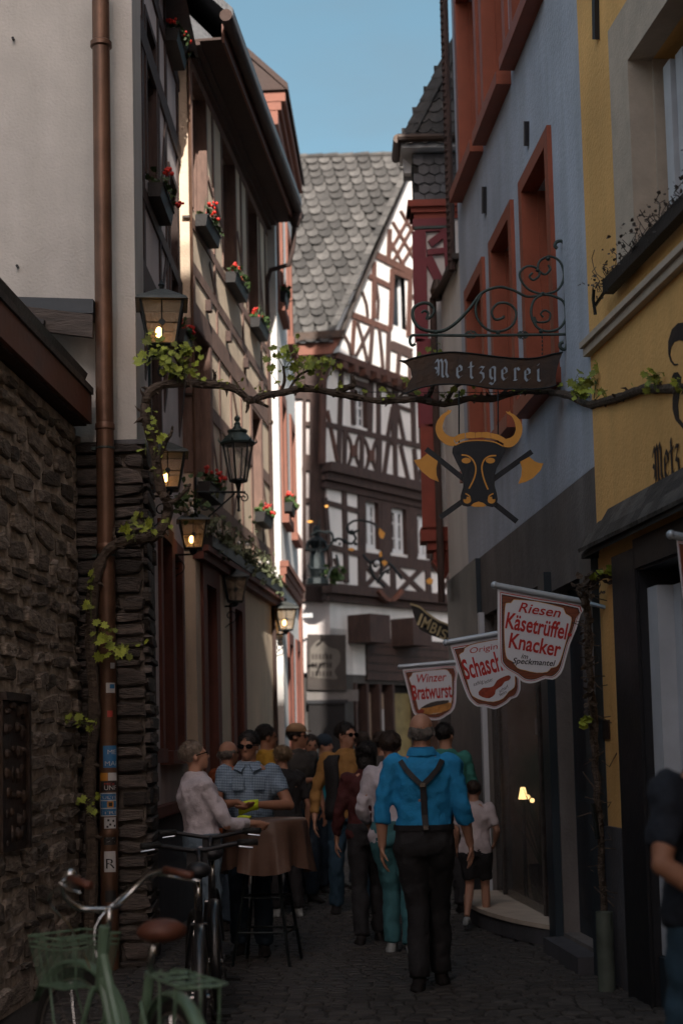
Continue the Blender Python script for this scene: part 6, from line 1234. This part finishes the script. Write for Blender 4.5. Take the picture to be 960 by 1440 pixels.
    if glasses:
        g = MB()
        for s_ in (-1, 1):
            g.rings([(Hp(s_*.033, .093, .008), HR3 @ V(.028*k, 0, 0), HR3 @ V(0, 0, .019*k)), (Hp(s_*.034, .088, .008), HR3 @ V(.029*k, 0, 0), HR3 @ V(0, 0, .020*k))], 12); g.tube([Hp(s_*.060, .088, .014), Hp(s_*.076, .06, .014), Hp(s_*.080, .0, .008)], .0035*k, 5)
        g.tube([Hp(-.012, .098, .014), Hp(.012, .098, .014)], .003*k, 5); g.build('sunglasses', M['lens'], root)
    else:
        for s_ in (-1, 1): g = MB(); g.ball(Hp(s_*.030, .076, .008), .011*k, .009*k, .0075*k, HR3, 8, 6); g.build('eye', M['lens'], root)
    root['_'] = 0; del root['_']
    return root, T, bend, Hp, HR3, Rz, k, torso
PI = pi
# the man in the bright blue shirt, from behind
W_ = person('man in bright blue shirt with black braces and black trousers, walking away', 592, 9.75, -.05, 1.80, fat=1.03, belly=.0, top='blue', sleeve=.75, bottom='black', hair='grey', style='bald', skin=0, larm=((-.262, -.02, 1.14), (-.265, .0, .90)), rarm=((.245, -.03, 1.13), (.29, .08, .90)), lfoot=(-.055, .02), rfoot=(.085, .30), vox=.009, curl=.45, hem=1.0)
root, T, bend, Hp, HR3, Rz, k, torso = W_
def backpt(x, z, off=.035):
    zs = [t[0] for t in TR]; i = max(j for j in range(len(zs)) if zs[j] <= z) if z > zs[0] else 0; i = min(i, len(TR)-2); f = (z-zs[i])/(zs[i+1]-zs[i]); w_ = TR[i][1]+(TR[i+1][1]-TR[i][1])*f; d_ = TR[i][2]+(TR[i+1][2]-TR[i][2])*f
    w_ = w_*1.03+.016; d_ = d_*1.08+.016; return T((x, -d_*math.sqrt(max(.05, 1-(x/w_)**2))-off+.016, z))
def strap(pts, wd, m='black', name='brace_strap', par=root):
    mb = MB(); P3 = [backpt(x, z) for x, z in pts]; R3 = Rz @ V(1, 0, 0)
    for i, (a, b) in enumerate(zip(P3, P3[1:])):
        d_ = (b-a).normalized(); s_ = d_.cross(Rz @ V(0, -1, 0)).normalized()*wd/2; mb.prism([a-s_-d_*.004, b-s_+d_*.004, b+s_+d_*.004, a+s_-d_*.004], Rz @ V(0, .02, 0))
    return mb.build(name, M[m], par)
strap([(-.135, 1.435), (-.10, 1.38), (-.055, 1.33), (-.008, 1.285)], .034); strap([(.125, 1.435), (.095, 1.38), (.05, 1.33), (.002, 1.285)], .034); strap([(0, 1.30), (.004, 1.2), (.006, 1.1), (.012, 1.015)], .040)
for x_, z_q in ((0, 1.285), (.012, 1.02)): mb = MB(); q = backpt(x_, z_q, .045); mb.obox(q, V(.016, 0, 0), V(0, .006, 0), V(0, 0, .013)); mb.build('brace_clip', M['steel'], root)
mb = MB(); mb.rings([(T((0, -.004, 1.47)), Rz @ V(.082*k, 0, 0), Rz @ V(0, .080*k, 0)), (T((0, -.008, 1.52)), Rz @ V(.072*k, 0, 0), Rz @ V(0, .07*k, 0)), (T((0, -.008, 1.50)), Rz @ V(.088*k, 0, 0), Rz @ V(0, .086*k, 0)), (T((0, -.006, 1.465)), Rz @ V(.100*k, 0, 0), Rz @ V(0, .094*k, 0))], 20, caps=False); mb.build('collar', CM['blue'], root, smooth=True)
mb = MB(); mb.rings([(T((0, 0, 1.0)), Rz @ V(.192*k, 0, 0), Rz @ V(0, .143*k, 0)), (T((0, 0, 1.035)), Rz @ V(.190*k, 0, 0), Rz @ V(0, .146*k, 0))], 28, caps=False); mb.build('waistband', CM['black'], root, smooth=True)
# boy in pale tee
person('boy in pale tee shirt, black shorts and light sneakers by the shop window', 663, 13.0, -.25, 1.27, fat=1.0, top='tee', sleeve=.42, bottom='black', leg=.5, shoes='sneak', skin=0, hair='brown', style='short', larm=((-.22, .0, 1.15), (-.24, .10, .95)), rarm=((.27, -.02, 1.15), (.22, .10, 1.02)), lfoot=(-.08, -.28, .17), lknee=(-.09, .05, .50), rfoot=(.09, .12), hem=.84, vox=.012, bottomname='shorts')
# walkers
wv = person('man in black open vest over mustard shirt and blue jeans, facing the camera with glasses', 487, 14.4, PI+.05, 1.83, fat=1.05, belly=.03, top='mustard', sleeve=.92, bottom='jeans', skin=0, hair='dark', style='short', yaw=.75, glasses=True, lfoot=(-.10, .18), rfoot=(.12, -.12), larm=((-.24, -.02, 1.14), (-.2, .12, .95)), rarm=((.29, .0, 1.12), (.31, .10, .86)), vox=.012)
root, T, bend, Hp, HR3, Rz, k, torso = wv
mb = MB(); seg = 20; vs = []; rws = [(z, w_, d_) for z, w_, d_ in TR if z > .85 and z < 1.46]
for z, w_, d_ in rws:
    for j in range(seg+1): a = pi/2+.42+(2*pi-.84)*j/seg; vs.append(T((math.cos(a)*(w_*1.05+.042), math.sin(a)*(d_+.042)+(.02 if math.sin(a) > 0 else 0), z)))
mb.add(vs, [(i*(seg+1)+j, i*(seg+1)+j+1, (i+1)*(seg+1)+j+1, (i+1)*(seg+1)+j) for i in range(len(rws)-1) for j in range(seg)]); o = mb.build('vest', CM['black'], root, smooth=True); sd_ = o.modifiers.new('cloth', 'SOLIDIFY'); sd_.thickness = .018; dm = o.modifiers.new('folds', 'DISPLACE'); dm.texture = ftex; dm.strength = .02; dm.texture_coords = 'GLOBAL'
mb = MB(); mb.rings([(T((0, 0, .99)), Rz @ V(.195*k, 0, 0), Rz @ V(0, .142*k, 0)), (T((0, 0, 1.02)), Rz @ V(.193*k, 0, 0), Rz @ V(0, .142*k, 0))], 24, caps=False); mb.build('belt', CM['black'], root, smooth=True)
person('dark haired person in dark red top walking away, left of the man in blue', 514, 12.2, .1, 1.63, fat=1.02, top='wine', sleeve=.95, bottom='black', hair='dark', style='bob', skin=0, lfoot=(-.09, -.10), rfoot=(.10, .15), female=True, hem=.88)
person('woman in teal trousers and white sleeve mostly hidden behind the man in blue', 548, 11.55, -.1, 1.70, fat=.98, top='white', sleeve=.92, bottom='tealp', shoes='sneak', hair='brown', style='bun', larm=((-.24, -.02, 1.14), (-.2, .16, 1.0)), lfoot=(-.03, .10), rfoot=(.13, -.08), female=True)
person('brown haired man in grey blue shirt, small behind the vest man', 509, 16.8, .3, 1.76, top='greyblue', sleeve=.5, hair='brown', bottom='jeansd', vox=.014)
person('dark haired person in mint teal top just beyond the blue shirt, by the shopfront', 626, 14.3, .2, 1.80, top='teal', sleeve=.5, hair='dark', bottom='black', vox=.014, yaw=-.8)
person('bare armed woman with brown bun turned right, between dark red top and blue shirt', 538, 15.2, .3, 1.74, top='dgrey', sleeve=.3, hair='brown', style='bun', bottom='jeansd', vox=.014, female=True, yaw=-.9)
# group at the left wall
person('woman with short grey blond hair, sunglasses and white blouse, leaning on the bar table', 284, 10.9, -1.15, 1.66, fat=1.12, top='white', sleeve=.95, bottom='flower', skin=0, hair='greyblond', style='short', glasses=True, pitch=.22, yaw=-.25, lean=-.10, rarm=((.22, .12, 1.10), (.18, .36, 1.10)), larm=((-.26, .02, 1.12), (-.10, .30, 1.08)), female=True, hem=.78, vox=.010, topname='blouse')
wc_ = person('man in blue checked short sleeved shirt with sunglasses pulling on a neon glove', 350, 11.75, PI-.05, 1.73, fat=1.10, belly=.04, top='check', sleeve=.40, bottom='jeansd', skin=1, hair='dark', style='short', glasses=True, yaw=-.2, pitch=-.05, rarm=((.27, .10, 1.16), (.05, .30, 1.19)), larm=((-.32, .06, 1.15), (-.06, .30, 1.17)), hem=.84, vox=.010)
root, T, bend, Hp, HR3, Rz, k, torso = wc_
mb = MB(); mb.rings([(T((-.10, .285, 1.17)), V(0, 0, .040), V(0, .034, 0)), (T((-.045, .305, 1.165)), V(0, 0, .042), V(0, .034, 0)), (T((.01, .31, 1.15)), V(0, 0, .048), V(0, .032, 0)), (T((.05, .31, 1.13)), V(0, 0, .044), V(0, .03, 0))], 12); o = mb.build('cycling_glove', M['neon'], root, smooth=True)
mb = MB(); mb.obox(T((-.015, .345, 1.165)), V(.025, 0, .006), V(0, .006, 0), V(0, 0, .02)); mb.build('glove_patch', M['black'], root)
mb = MB()
for s_ in (-1, 1): mb.add([T((s_*.015, .105, 1.47)), T((s_*.075, .075, 1.495)), T((s_*.11, .10, 1.44)), T((s_*.045, .15, 1.415))], [(0, 1, 2, 3)])
o = mb.build('collar', CM['check'], root); sd_ = o.modifiers.new('cloth', 'SOLIDIFY'); sd_.thickness = .012
mb = MB(); mb.obox(T((.07, .175, 1.33)), V(.045, 0, 0), V(0, .006, 0), V(0, 0, .05)); mb.build('shirt_pocket', CM['check'], root); mb = MB(); mb.obox(T((-.09, .172, 1.33)), V(.045, 0, 0), V(0, .006, 0), V(0, 0, .05)); mb.build('shirt_pocket', CM['check'], root)
person('grey haired man in rust orange shirt bending behind the woman in white', 312, 13.4, -.9, 1.68, fat=1.1, top='orange', sleeve=.45, hair='grey', style='bald', bottom='jeansd', skin=0, vox=.013, lean=.10)
person('dark haired man in yellow shirt at the back, looking right', 374, 15.2, -1.3, 1.84, top='yellow', sleeve=.5, hair='dark', bottom='jeansd', skin=1, vox=.013)
person('woman with tousled blond hair in black top and white sneakers, seen from behind', 400, 14.3, .5, 1.62, fat=1.08, top='black', sleeve=.45, hair='blond', style='curly', bottom='black', shoes='sneak', vox=.012, female=True, lean=.08, hem=.92)
t_cap = person('man in charcoal shirt with tan cap and sunglasses, looking right', 418, 15.6, -2.4, 1.84, fat=1.05, top='dgrey', sleeve=.4, hair='dark', style='short', bottom='jeansd', skin=1, glasses=True, yaw=.5, rarm=((.26, .06, 1.15), (.1, .32, 1.2)), vox=.012)
root, T, bend, Hp, HR3, Rz, k, torso = t_cap
mb = MB(); mb.rings([(Hp(0, -.02, .055), HR3 @ V(.092*k, 0, 0), HR3 @ V(0, .108*k, 0)), (Hp(0, -.02, .10), HR3 @ V(.086*k, 0, 0), HR3 @ V(0, .10*k, 0)), (Hp(0, -.02, .135), HR3 @ V(.05*k, 0, 0), HR3 @ V(0, .06*k, 0)), (Hp(0, -.02, .145), HR3 @ V(.01*k, 0, 0), HR3 @ V(0, .01*k, 0))], 16); mb.rings([(Hp(0, .085, .062), HR3 @ V(.06*k, 0, 0), HR3 @ V(0, .05*k, 0)), (Hp(0, .088, .054), HR3 @ V(.062*k, 0, 0), HR3 @ V(0, .052*k, 0))], 12); mb.build('cap', mat('tan_cap', (.36, .22, .12), .8), root, smooth=True)
person('person in turquoise tee with bare forearm raised, behind the man with tan cap', 437, 16.6, -2.9, 1.74, top='turq', sleeve=.42, hair='brown', bottom='jeansd', skin=1, larm=((-.26, .05, 1.14), (-.20, .28, 1.2)), vox=.013)
t_c = person('person with dark knitted cap turned right, just behind the vest man', 455, 17.2, -2.0, 1.74, top='dgrey', sleeve=.95, hair='dark', bottom='black', vox=.014)
root, T, bend, Hp, HR3, Rz, k, torso = t_c
mb = MB(); mb.ball(Hp(0, -.012, .055), .092*k, .106*k, .092*k, HR3, 14, 10); mb.build('cap', CM['jeansd'], root, smooth=True)
# the man cut off by the right edge
wn = person('man in dark navy polo shirt and blue jeans cut off by the right picture edge', 1000, 5.5, .35, 1.73, fat=1.18, belly=.03, top='navy', sleeve=.46, bottom='jeans', skin=1, hair='dark', style='short', larm=((-.30, -.10, 1.14), (-.12, -.20, .99)), lfoot=(-.12, .05), rfoot=(.12, -.02), vox=.009, hem=.90)
root, T, bend, Hp, HR3, Rz, k, torso = wn
mb = MB(); mb.rings([(T((0, -.004, 1.455)), Rz @ V(.10*k, 0, 0), Rz @ V(0, .092*k, 0)), (T((0, -.008, 1.515)), Rz @ V(.078*k, 0, 0), Rz @ V(0, .076*k, 0)), (T((0, -.008, 1.49)), Rz @ V(.098*k, 0, 0), Rz @ V(0, .096*k, 0))], 20, caps=False); mb.build('collar', CM['navy'], root, smooth=True)
mb = MB()
for s_ in (-1, 1):
    c_ = T((s_*.095, -.150, .88)); mb.prism([c_+Rz @ V(x_, 0, z_) for x_, z_ in ((-.065, .07), (.065, .07), (.062, -.05), (0, -.085), (-.062, -.05))], Rz @ V(0, .02, 0))
mb.build('back_pocket', CM['jeans'], root)

# ------------------------------------------------------------------ bar table, cloth, stool, stand
tx_, ty_ = (371-484)/S(11.25), 11.25
t = thing('bar_table', 'high bar table standing under the brown satin cloth', 'table', (tx_, ty_, 0))
for a in range(4):
    d_ = V(math.cos(a*pi/2+.6), math.sin(a*pi/2+.6), 0); mb = MB(); mb.tube([V(tx_, ty_, 1.03)+d_*.14, V(tx_, ty_, .6)+d_*.19, V(tx_, ty_, .01)+d_*.30], .013, 7); mb.build('leg', M['iron'], t)
for z_f, r_f in ((.25, .26), (.50, .21)): mb = MB(); mb.tube([V(tx_+r_f*math.cos(a*pi/2+.6), ty_+r_f*math.sin(a*pi/2+.6), z_f) for a in range(5)], .010, 6); mb.build('foot_rail', M['iron'], t)
mb = MB(); mb.lathe(V(tx_, ty_, 1.04), [(.29, 0), (.30, .01), (.30, .025)], 24); mb.build('tabletop', M['white_metal'], t)
mb = MB(); n = 72; rows = [(.0, 1.073), (.15, 1.073), (.30, 1.072), (.312, 1.05), (.315, .98), (.32, .88), (.325, .80), (.33, .74)]
vs = []
for i, (r_, z) in enumerate(rows):
    for j in range(n):
        a = 2*pi*j/n; fold = max(0, i-3)*.011*math.sin(a*9+1.2*math.sin(a*2))+max(0, i-3)*.004*math.sin(a*23); dz = (-.07*abs(math.cos(2*a))*(i-3)/4 if i > 3 else 0); vs.append(V(tx_+(r_+fold)*math.cos(a), ty_+(r_+fold)*math.sin(a), z+dz))
mb.add(vs, [(i*n+j, i*n+(j+1) % n, (i+1)*n+(j+1) % n, (i+1)*n+j) for i in range(len(rows)-1) for j in range(n)])
o = mb.build('tablecloth', M['cloth_br'], smooth=True, base=V(tx_, ty_, 1.07), fixn=False); tag(o, 'brown satin cloth draped in folds over the high bar table', 'tablecloth')
bx_, by_ = (446-484)/S(17.6), 17.6
t = thing('folding_stand', 'small white tubular metal stand on the cobbles behind the group', 'stand', (bx_, by_, 0))
for dx in (-.17, .17):
    mb = MB(); mb.tube([V(bx_+dx, by_-.15, .0), V(bx_+dx, by_-.15, .42)], .014, 6); mb.build('leg', M['white_metal'], t); mb = MB(); mb.tube([V(bx_+dx, by_+.2, .0), V(bx_+dx, by_+.2, .42)], .014, 6); mb.build('leg', M['white_metal'], t)
mb = MB()
for z in (.10, .22, .40): mb.tube([V(bx_-.17, by_-.15, z), V(bx_+.17, by_-.15, z)], .014, 6); mb.tube([V(bx_+.17, by_-.15, z), V(bx_+.17, by_+.2, z), V(bx_-.17, by_+.2, z)], .012, 6)
mb.build('rail', M['white_metal'], t)
g_ = P(343, 1147, 11.2); mb = MB(); mb.ball(V(g_.x, 11.12, 1.09), .05, .035, .018, seg=10, rg=6); mb.tube([V(g_.x-.03, 11.1, 1.09), V(g_.x+.06, 11.08, 1.095)], [.018, .01], 6); tag(mb.build('cycling_glove', M['neon'], base=V(g_.x, 11.12, 1.075), smooth=True), 'neon yellow glove lying on the edge of the brown tablecloth', 'glove')

# ------------------------------------------------------------------ bicycles
def bicycle(label, x, y, head, paint, kind, steer=0, R_=.335):
    t = thing('bicycle', label, 'bicycle', (x, y, 0), 'bicycles parked along the left wall'); Rz = Matrix.Rotation(head, 3, 'Z')
    Tp = lambda p: V(x, y, 0)+Rz @ V(p[1], p[0], p[2])         # p: forward, lateral (right +), up
    ax = (.93, .98); St = Matrix.Rotation(steer, 2)
    def Tf(p): q = St @ Vector((p[0]-.90, p[1])); return Tp((.90+q.x, q.y, p[2]))
    tub = lambda mb, pts, r, f=Tp, seg=8: mb.tube([f(p) for p in pts], r, seg)
    city = kind == 'city'; sz = .90 if city else .95
    mb = MB()
    if city: tub(mb, [(.86, 0, .74), (.75, 0, .58), (.62, 0, .42), (.46, 0, .30)], .021); tub(mb, [(.885, 0, .64), (.78, 0, .48), (.64, 0, .34), (.46, 0, .27)], .019); tub(mb, [(.46, 0, .28), (.28, 0, .74)], .020); tub(mb, [(.84, 0, .86), (.90, 0, .60)], .024)
    else: tub(mb, [(.86, 0, .78), (.40, 0, .74)], .018); tub(mb, [(.89, 0, .66), (.46, 0, .28)], .024); tub(mb, [(.46, 0, .28), (.29, 0, .82)], .018); tub(mb, [(.84, 0, .84), (.90, 0, .62)], .024)
    for s_ in (-.055, .055): tub(mb, [(.46, s_*.6, .28), (0, s_, R_)], .011); tub(mb, [(.33, s_*.4, .62), (0, s_, R_)], .009)
    auto(mb.build('frame', M[paint], t))
    mb = MB()
    for s_ in (-.055, .055): tub(mb, [(.905, s_*.7, .60), (.95, s_, .46), (1.06, s_, R_)], .012, Tf)
    tub(mb, [(.905, -.045, .60), (.905, .045, .60)], .014, Tf); auto(mb.build('fork', M[paint], t))
    for cx, f in ((0, Tp), (1.06, Tf)):
        mb = MB(); N = 44; pts = [f((cx+(R_-.018)*math.cos(2*pi*j/N), 0, R_+(R_-.018)*math.sin(2*pi*j/N))) for j in range(N+1)]; mb.tube(pts, .021 if city else .026, 8, caps=False); wh_ = mb.build('wheel', M['rubber'], t, smooth=True)
        mb = MB(); pts = [f((cx+(R_-.045)*math.cos(2*pi*j/N), 0, R_+(R_-.045)*math.sin(2*pi*j/N))) for j in range(N+1)]; mb.tube(pts, .011, 6, caps=False); mb.build('rim', M['steel' if city else 'black'], wh_, smooth=True)
        mb = MB()
        for j in range(28): a = 2*pi*j/28; s_ = .025*(1 if j % 2 else -1); mb.tube([f((cx+.02*math.cos(a+1), s_, R_+.02*math.sin(a+1))), f((cx+(R_-.05)*math.cos(a), 0, R_+(R_-.05)*math.sin(a)))], .0014, 3)
        mb.tube([f((cx, -.05, R_)), f((cx, .05, R_))], .016, 8); mb.build('spokes', M['steel'], wh_)
        if city or cx == 0:
            mb = MB(); a0, a1 = ((-.2, 2.6) if cx == 0 else (.45, 2.9)); vs = []; n_ = 20
            for j in range(n_+1):
                a = pi-(a0+(a1-a0)*j/n_) if cx == 0 else a0+(a1-a0)*j/n_
                for s_, rr in ((-.03, .0), (-.018, .014), (.018, .014), (.03, .0)): vs.append(f((cx+(R_+.022+rr)*math.cos(a), s_, R_+(R_+.022+rr)*math.sin(a))))
            mb.add(vs, [(j*4+q, j*4+q+1, j*4+q+5, j*4+q+4) for j in range(n_) for q in range(3)]); o = mb.build('fender', M[paint], t, smooth=True); sd_ = o.modifiers.new('sheet', 'SOLIDIFY'); sd_.thickness = .003
    mb = MB(); sx = .20 if city else .25; seatbase = (.235, 0, .84)
    tub(mb, [(.28 if city else .29, 0, .74), (sx+.03, 0, sz-.04)], .0135); mb.build('seat_post', M['steel'], t, smooth=True)
    mb = MB(); rr = []
    for d_, w_, h_ in ((-.13, .03, .02), (-.10, .085 if city else .06, .04), (-.04, .095 if city else .068, .045), (.03, .06, .04), (.09, .03, .032), (.14, .018, .022), (.15, .008, .01)): rr.append((Tp((sx+d_, 0, sz+(.01 if d_ < 0 else .0))), Rz @ V(w_, 0, 0), V(0, 0, h_)))
    mb.rings(rr, 14); mb.build('saddle', M['leather' if city else 'black'], t, smooth=True)
    mb = MB(); N = 24; pts = [Tp((.46+.09*math.cos(2*pi*j/N), .05, .28+.09*math.sin(2*pi*j/N))) for j in range(N+1)]; mb.tube(pts, .006, 5, caps=False)
    tub(mb, [(.46, .06, .28), (.46+.10, .075, .28-.13)], .008); tub(mb, [(.46, -.06, .28), (.46-.10, -.075, .28+.13)], .008); tub(mb, [(.46, -.06, .28), (.46, .06, .28)], .02); tub(mb, [(.46, .052, .37), (.0, .052, R_+.035)], .004); tub(mb, [(.46, .052, .19), (.0, .052, R_-.035)], .004)
    mb.build('crankset', M['steel'], t)
    for dx, dz, s_ in ((.10, -.13, .12), (-.10, .13, -.12)): mb = MB(); mb.obox(Tp((.46+dx, s_, .28+dz)), Rz @ V(.045, 0, 0), Rz @ V(0, .035, 0), V(0, 0, .010)); mb.build('pedal', M['rubber'], t)
    mb = MB()
    if city:
        tub(mb, [(.84, 0, .84), (.83, 0, .93)], .013, Tf)
        for s_ in (-1, 1): tub(mb, smooth3([(.84, 0, .93), (.90, s_*.10, .94), (.90, s_*.18, 1.0), (.84, s_*.22, 1.06), (.74, s_*.24, 1.08)]), .011, Tf)
        mb.build('handlebar', M['steel'], t, smooth=True)
        for s_ in (-1, 1):
            mb = MB(); tub(mb, [(.76, s_*.238, 1.08), (.60, s_*.255, 1.06)], .017, Tf, 10); mb.build('grip', M['leather'], t, smooth=True)
            mb = MB(); tub(mb, [(.80, s_*.23, 1.075), (.82, s_*.25, 1.055), (.70, s_*.285, 1.04), (.60, s_*.30, 1.035)], [.010, .008, .006, .005], Tf); mb.build('brake_lever', M['steel'], t, smooth=True)
        mb = MB(); mb.lathe(Tf((.82, -.20, 1.08)), [(.0, .0), (.028, .002), (.026, .02), (.01, .032), (0, .034)], 12); mb.build('bell', M['steel'], t, smooth=True)
        mb = MB()
        for s_ in (-1, 1): tub(mb, smooth3([(.80, s_*.23, 1.06), (.98, s_*.20, .98), (1.02, s_*.06, .84), (.93, .02*s_, .66)]), .0035, Tf, 5)
        mb.build('brake_cable', M['steel'], t)
        b0, b1, z0, z1 = (.115, .09), (.15, .125), .60, .81; cx_ = 1.09
        fb = lambda q, z: [(cx_+sx2*q[1], sy2*q[0], z) for sx2, sy2 in ((-1, -1), (1, -1), (1, 1), (-1, 1))]
        bk = MB(); lev = lambda f_: fb((b0[0]+(b1[0]-b0[0])*f_, b0[1]+(b1[1]-b0[1])*f_), z0+(z1-z0)*f_)
        for f_, r_ in ((0, .005), (.78, .004), (.88, .004), (1.0, .005)): q = lev(f_); tub(bk, q+[q[0]], r_, Tf, 6)
        lo_, hi_ = lev(0), lev(1)
        for i in range(4):
            for j in range(5): a, b = Vector(lo_[i]).lerp(Vector(lo_[(i+1) % 4]), j/4), Vector(hi_[i]).lerp(Vector(hi_[(i+1) % 4]), j/4); tub(bk, [tuple(a), tuple(b)], .0028, Tf, 5)
        tub(bk, [(.93, 0, .60), (1.09, 0, .59), (1.2, 0, .60)], .007, Tf); tub(bk, [(1.19, -.06, .595), (1.14, -.075, .45), (1.06, -.075, R_)], .006, Tf); tub(bk, [(1.19, .06, .595), (1.14, .075, .45), (1.06, .075, R_)], .006, Tf)
        bo_ = bk.build('basket', M[paint], t)
        ms = MB()                                  # fine woven mesh of the basket: crossed thin wires
        l0, l1 = lev(0), lev(.76)
        for i in range(4):
            a, b, c_, d_ = [Vector(v) for v in (l0[i], l0[(i+1) % 4], l1[(i+1) % 4], l1[i])]
            for j in range(1, 18): tub(ms, [tuple(a.lerp(b, j/18)), tuple(d_.lerp(c_, j/18))], .0008, Tf, 3)
            for j in range(1, 12): tub(ms, [tuple(a.lerp(d_, j/12)), tuple(b.lerp(c_, j/12))], .0008, Tf, 3)
        for j in range(1, 20): tub(ms, [tuple(Vector(l0[0]).lerp(Vector(l0[1]), j/20)), tuple(Vector(l0[3]).lerp(Vector(l0[2]), j/20))], .0013, Tf, 3)
        ms.build('basket_mesh', M[paint], bo_)['kind'] = 'stuff'
        rk_ = MB(); rz0 = .76
        tub(rk_, [(.16, -.05, rz0), (.10, -.075, rz0), (-.28, -.085, rz0), (-.33, -.04, rz0+.005), (-.33, .04, rz0+.005), (-.28, .085, rz0), (.10, .075, rz0), (.16, .05, rz0)], .006)
        for d_ in (-.18, -.05, .07): tub(rk_, [(d_, -.08, rz0), (d_, .08, rz0)], .005)
        for s_ in (-.03, .03): tub(rk_, [(.14, s_, rz0), (-.32, s_, rz0)], .0045)
        for s_ in (-1, 1): tub(rk_, [(-.22, s_*.082, rz0), (-.20, s_*.085, .62), (0, s_*.07, R_)], .005); tub(rk_, [(-.05, s_*.082, rz0), (0, s_*.07, R_)], .005)
        tub(rk_, [(.16, 0, rz0), (.27, 0, .72)], .006); auto(rk_.build('rear_rack', M[paint], t))
    else:
        tub(mb, [(.84, 0, .84), (.82, 0, .98), (.88, 0, 1.02)], .015, Tf); tub(mb, smooth3([(.80, -.33, 1.06), (.86, -.2, 1.05), (.88, 0, 1.02), (.86, .2, 1.05), (.80, .33, 1.06)]), .0135, Tf); mb.build('handlebar', M['black'], t, smooth=True)
        for s_ in (-1, 1): mb = MB(); tub(mb, [(.80, s_*.33, 1.06), (.835, s_*.22, 1.06)], .019, Tf, 10); mb.build('grip', M['rubber'], t, smooth=True); mb = MB(); tub(mb, [(.86, s_*.2, 1.05), (.93, s_*.24, 1.03), (.92, s_*.32, 1.02)], .006, Tf); mb.build('brake_lever', M['steel'], t)
        mb = MB(); mb.obox(Tf((.93, 0, .98)), Rz @ V(.06, 0, 0), Rz @ V(0, .03, 0), V(0, 0, .05)); mb.build('front_light', M['black'], t)
        mb = MB(); mb.obox(Tp((.70, 0, .50)), Rz @ V(.022, 0, 0), Rz @ V(0, .06, .0), V(0, -.0, .02)); mb.build('battery', M['redpaint'], t)
    mb = MB(); tub(mb, [(.36, -.07, .26), (.34, -.22, .02)], .009); mb.build('kickstand', M['steel'], t)
    return t
def smooth3(pts, n=5):
    out = []; V3 = [Vector(p) for p in pts]
    for i in range(len(V3)-1):
        p0, p1, p2, p3 = V3[max(i-1, 0)], V3[i], V3[i+1], V3[min(i+2, len(V3)-1)]
        for k in range(n):
            t = k/n; out.append(tuple(.5*(2*p1+(p2-p0)*t+(2*p0-5*p1+4*p2-p3)*t*t+(3*p1-p0-3*p2+p3)*t**3))) 
    return out+[pts[-1]]
bicycle('mint green city bicycle with wire front basket and brown leather saddle, nearest at lower left', -.635, 5.55, .47, 'mint', 'city', steer=-.3)
bicycle('black mountain bicycle parked just ahead of the green one, wheel toward camera', -.76, 7.7, .10, 'bikeblk', 'mtb', steer=-.12)
bicycle('second black bicycle, standing deepest by the woman in white', -.80, 9.0, .10, 'bikeblk', 'mtb', steer=.1)
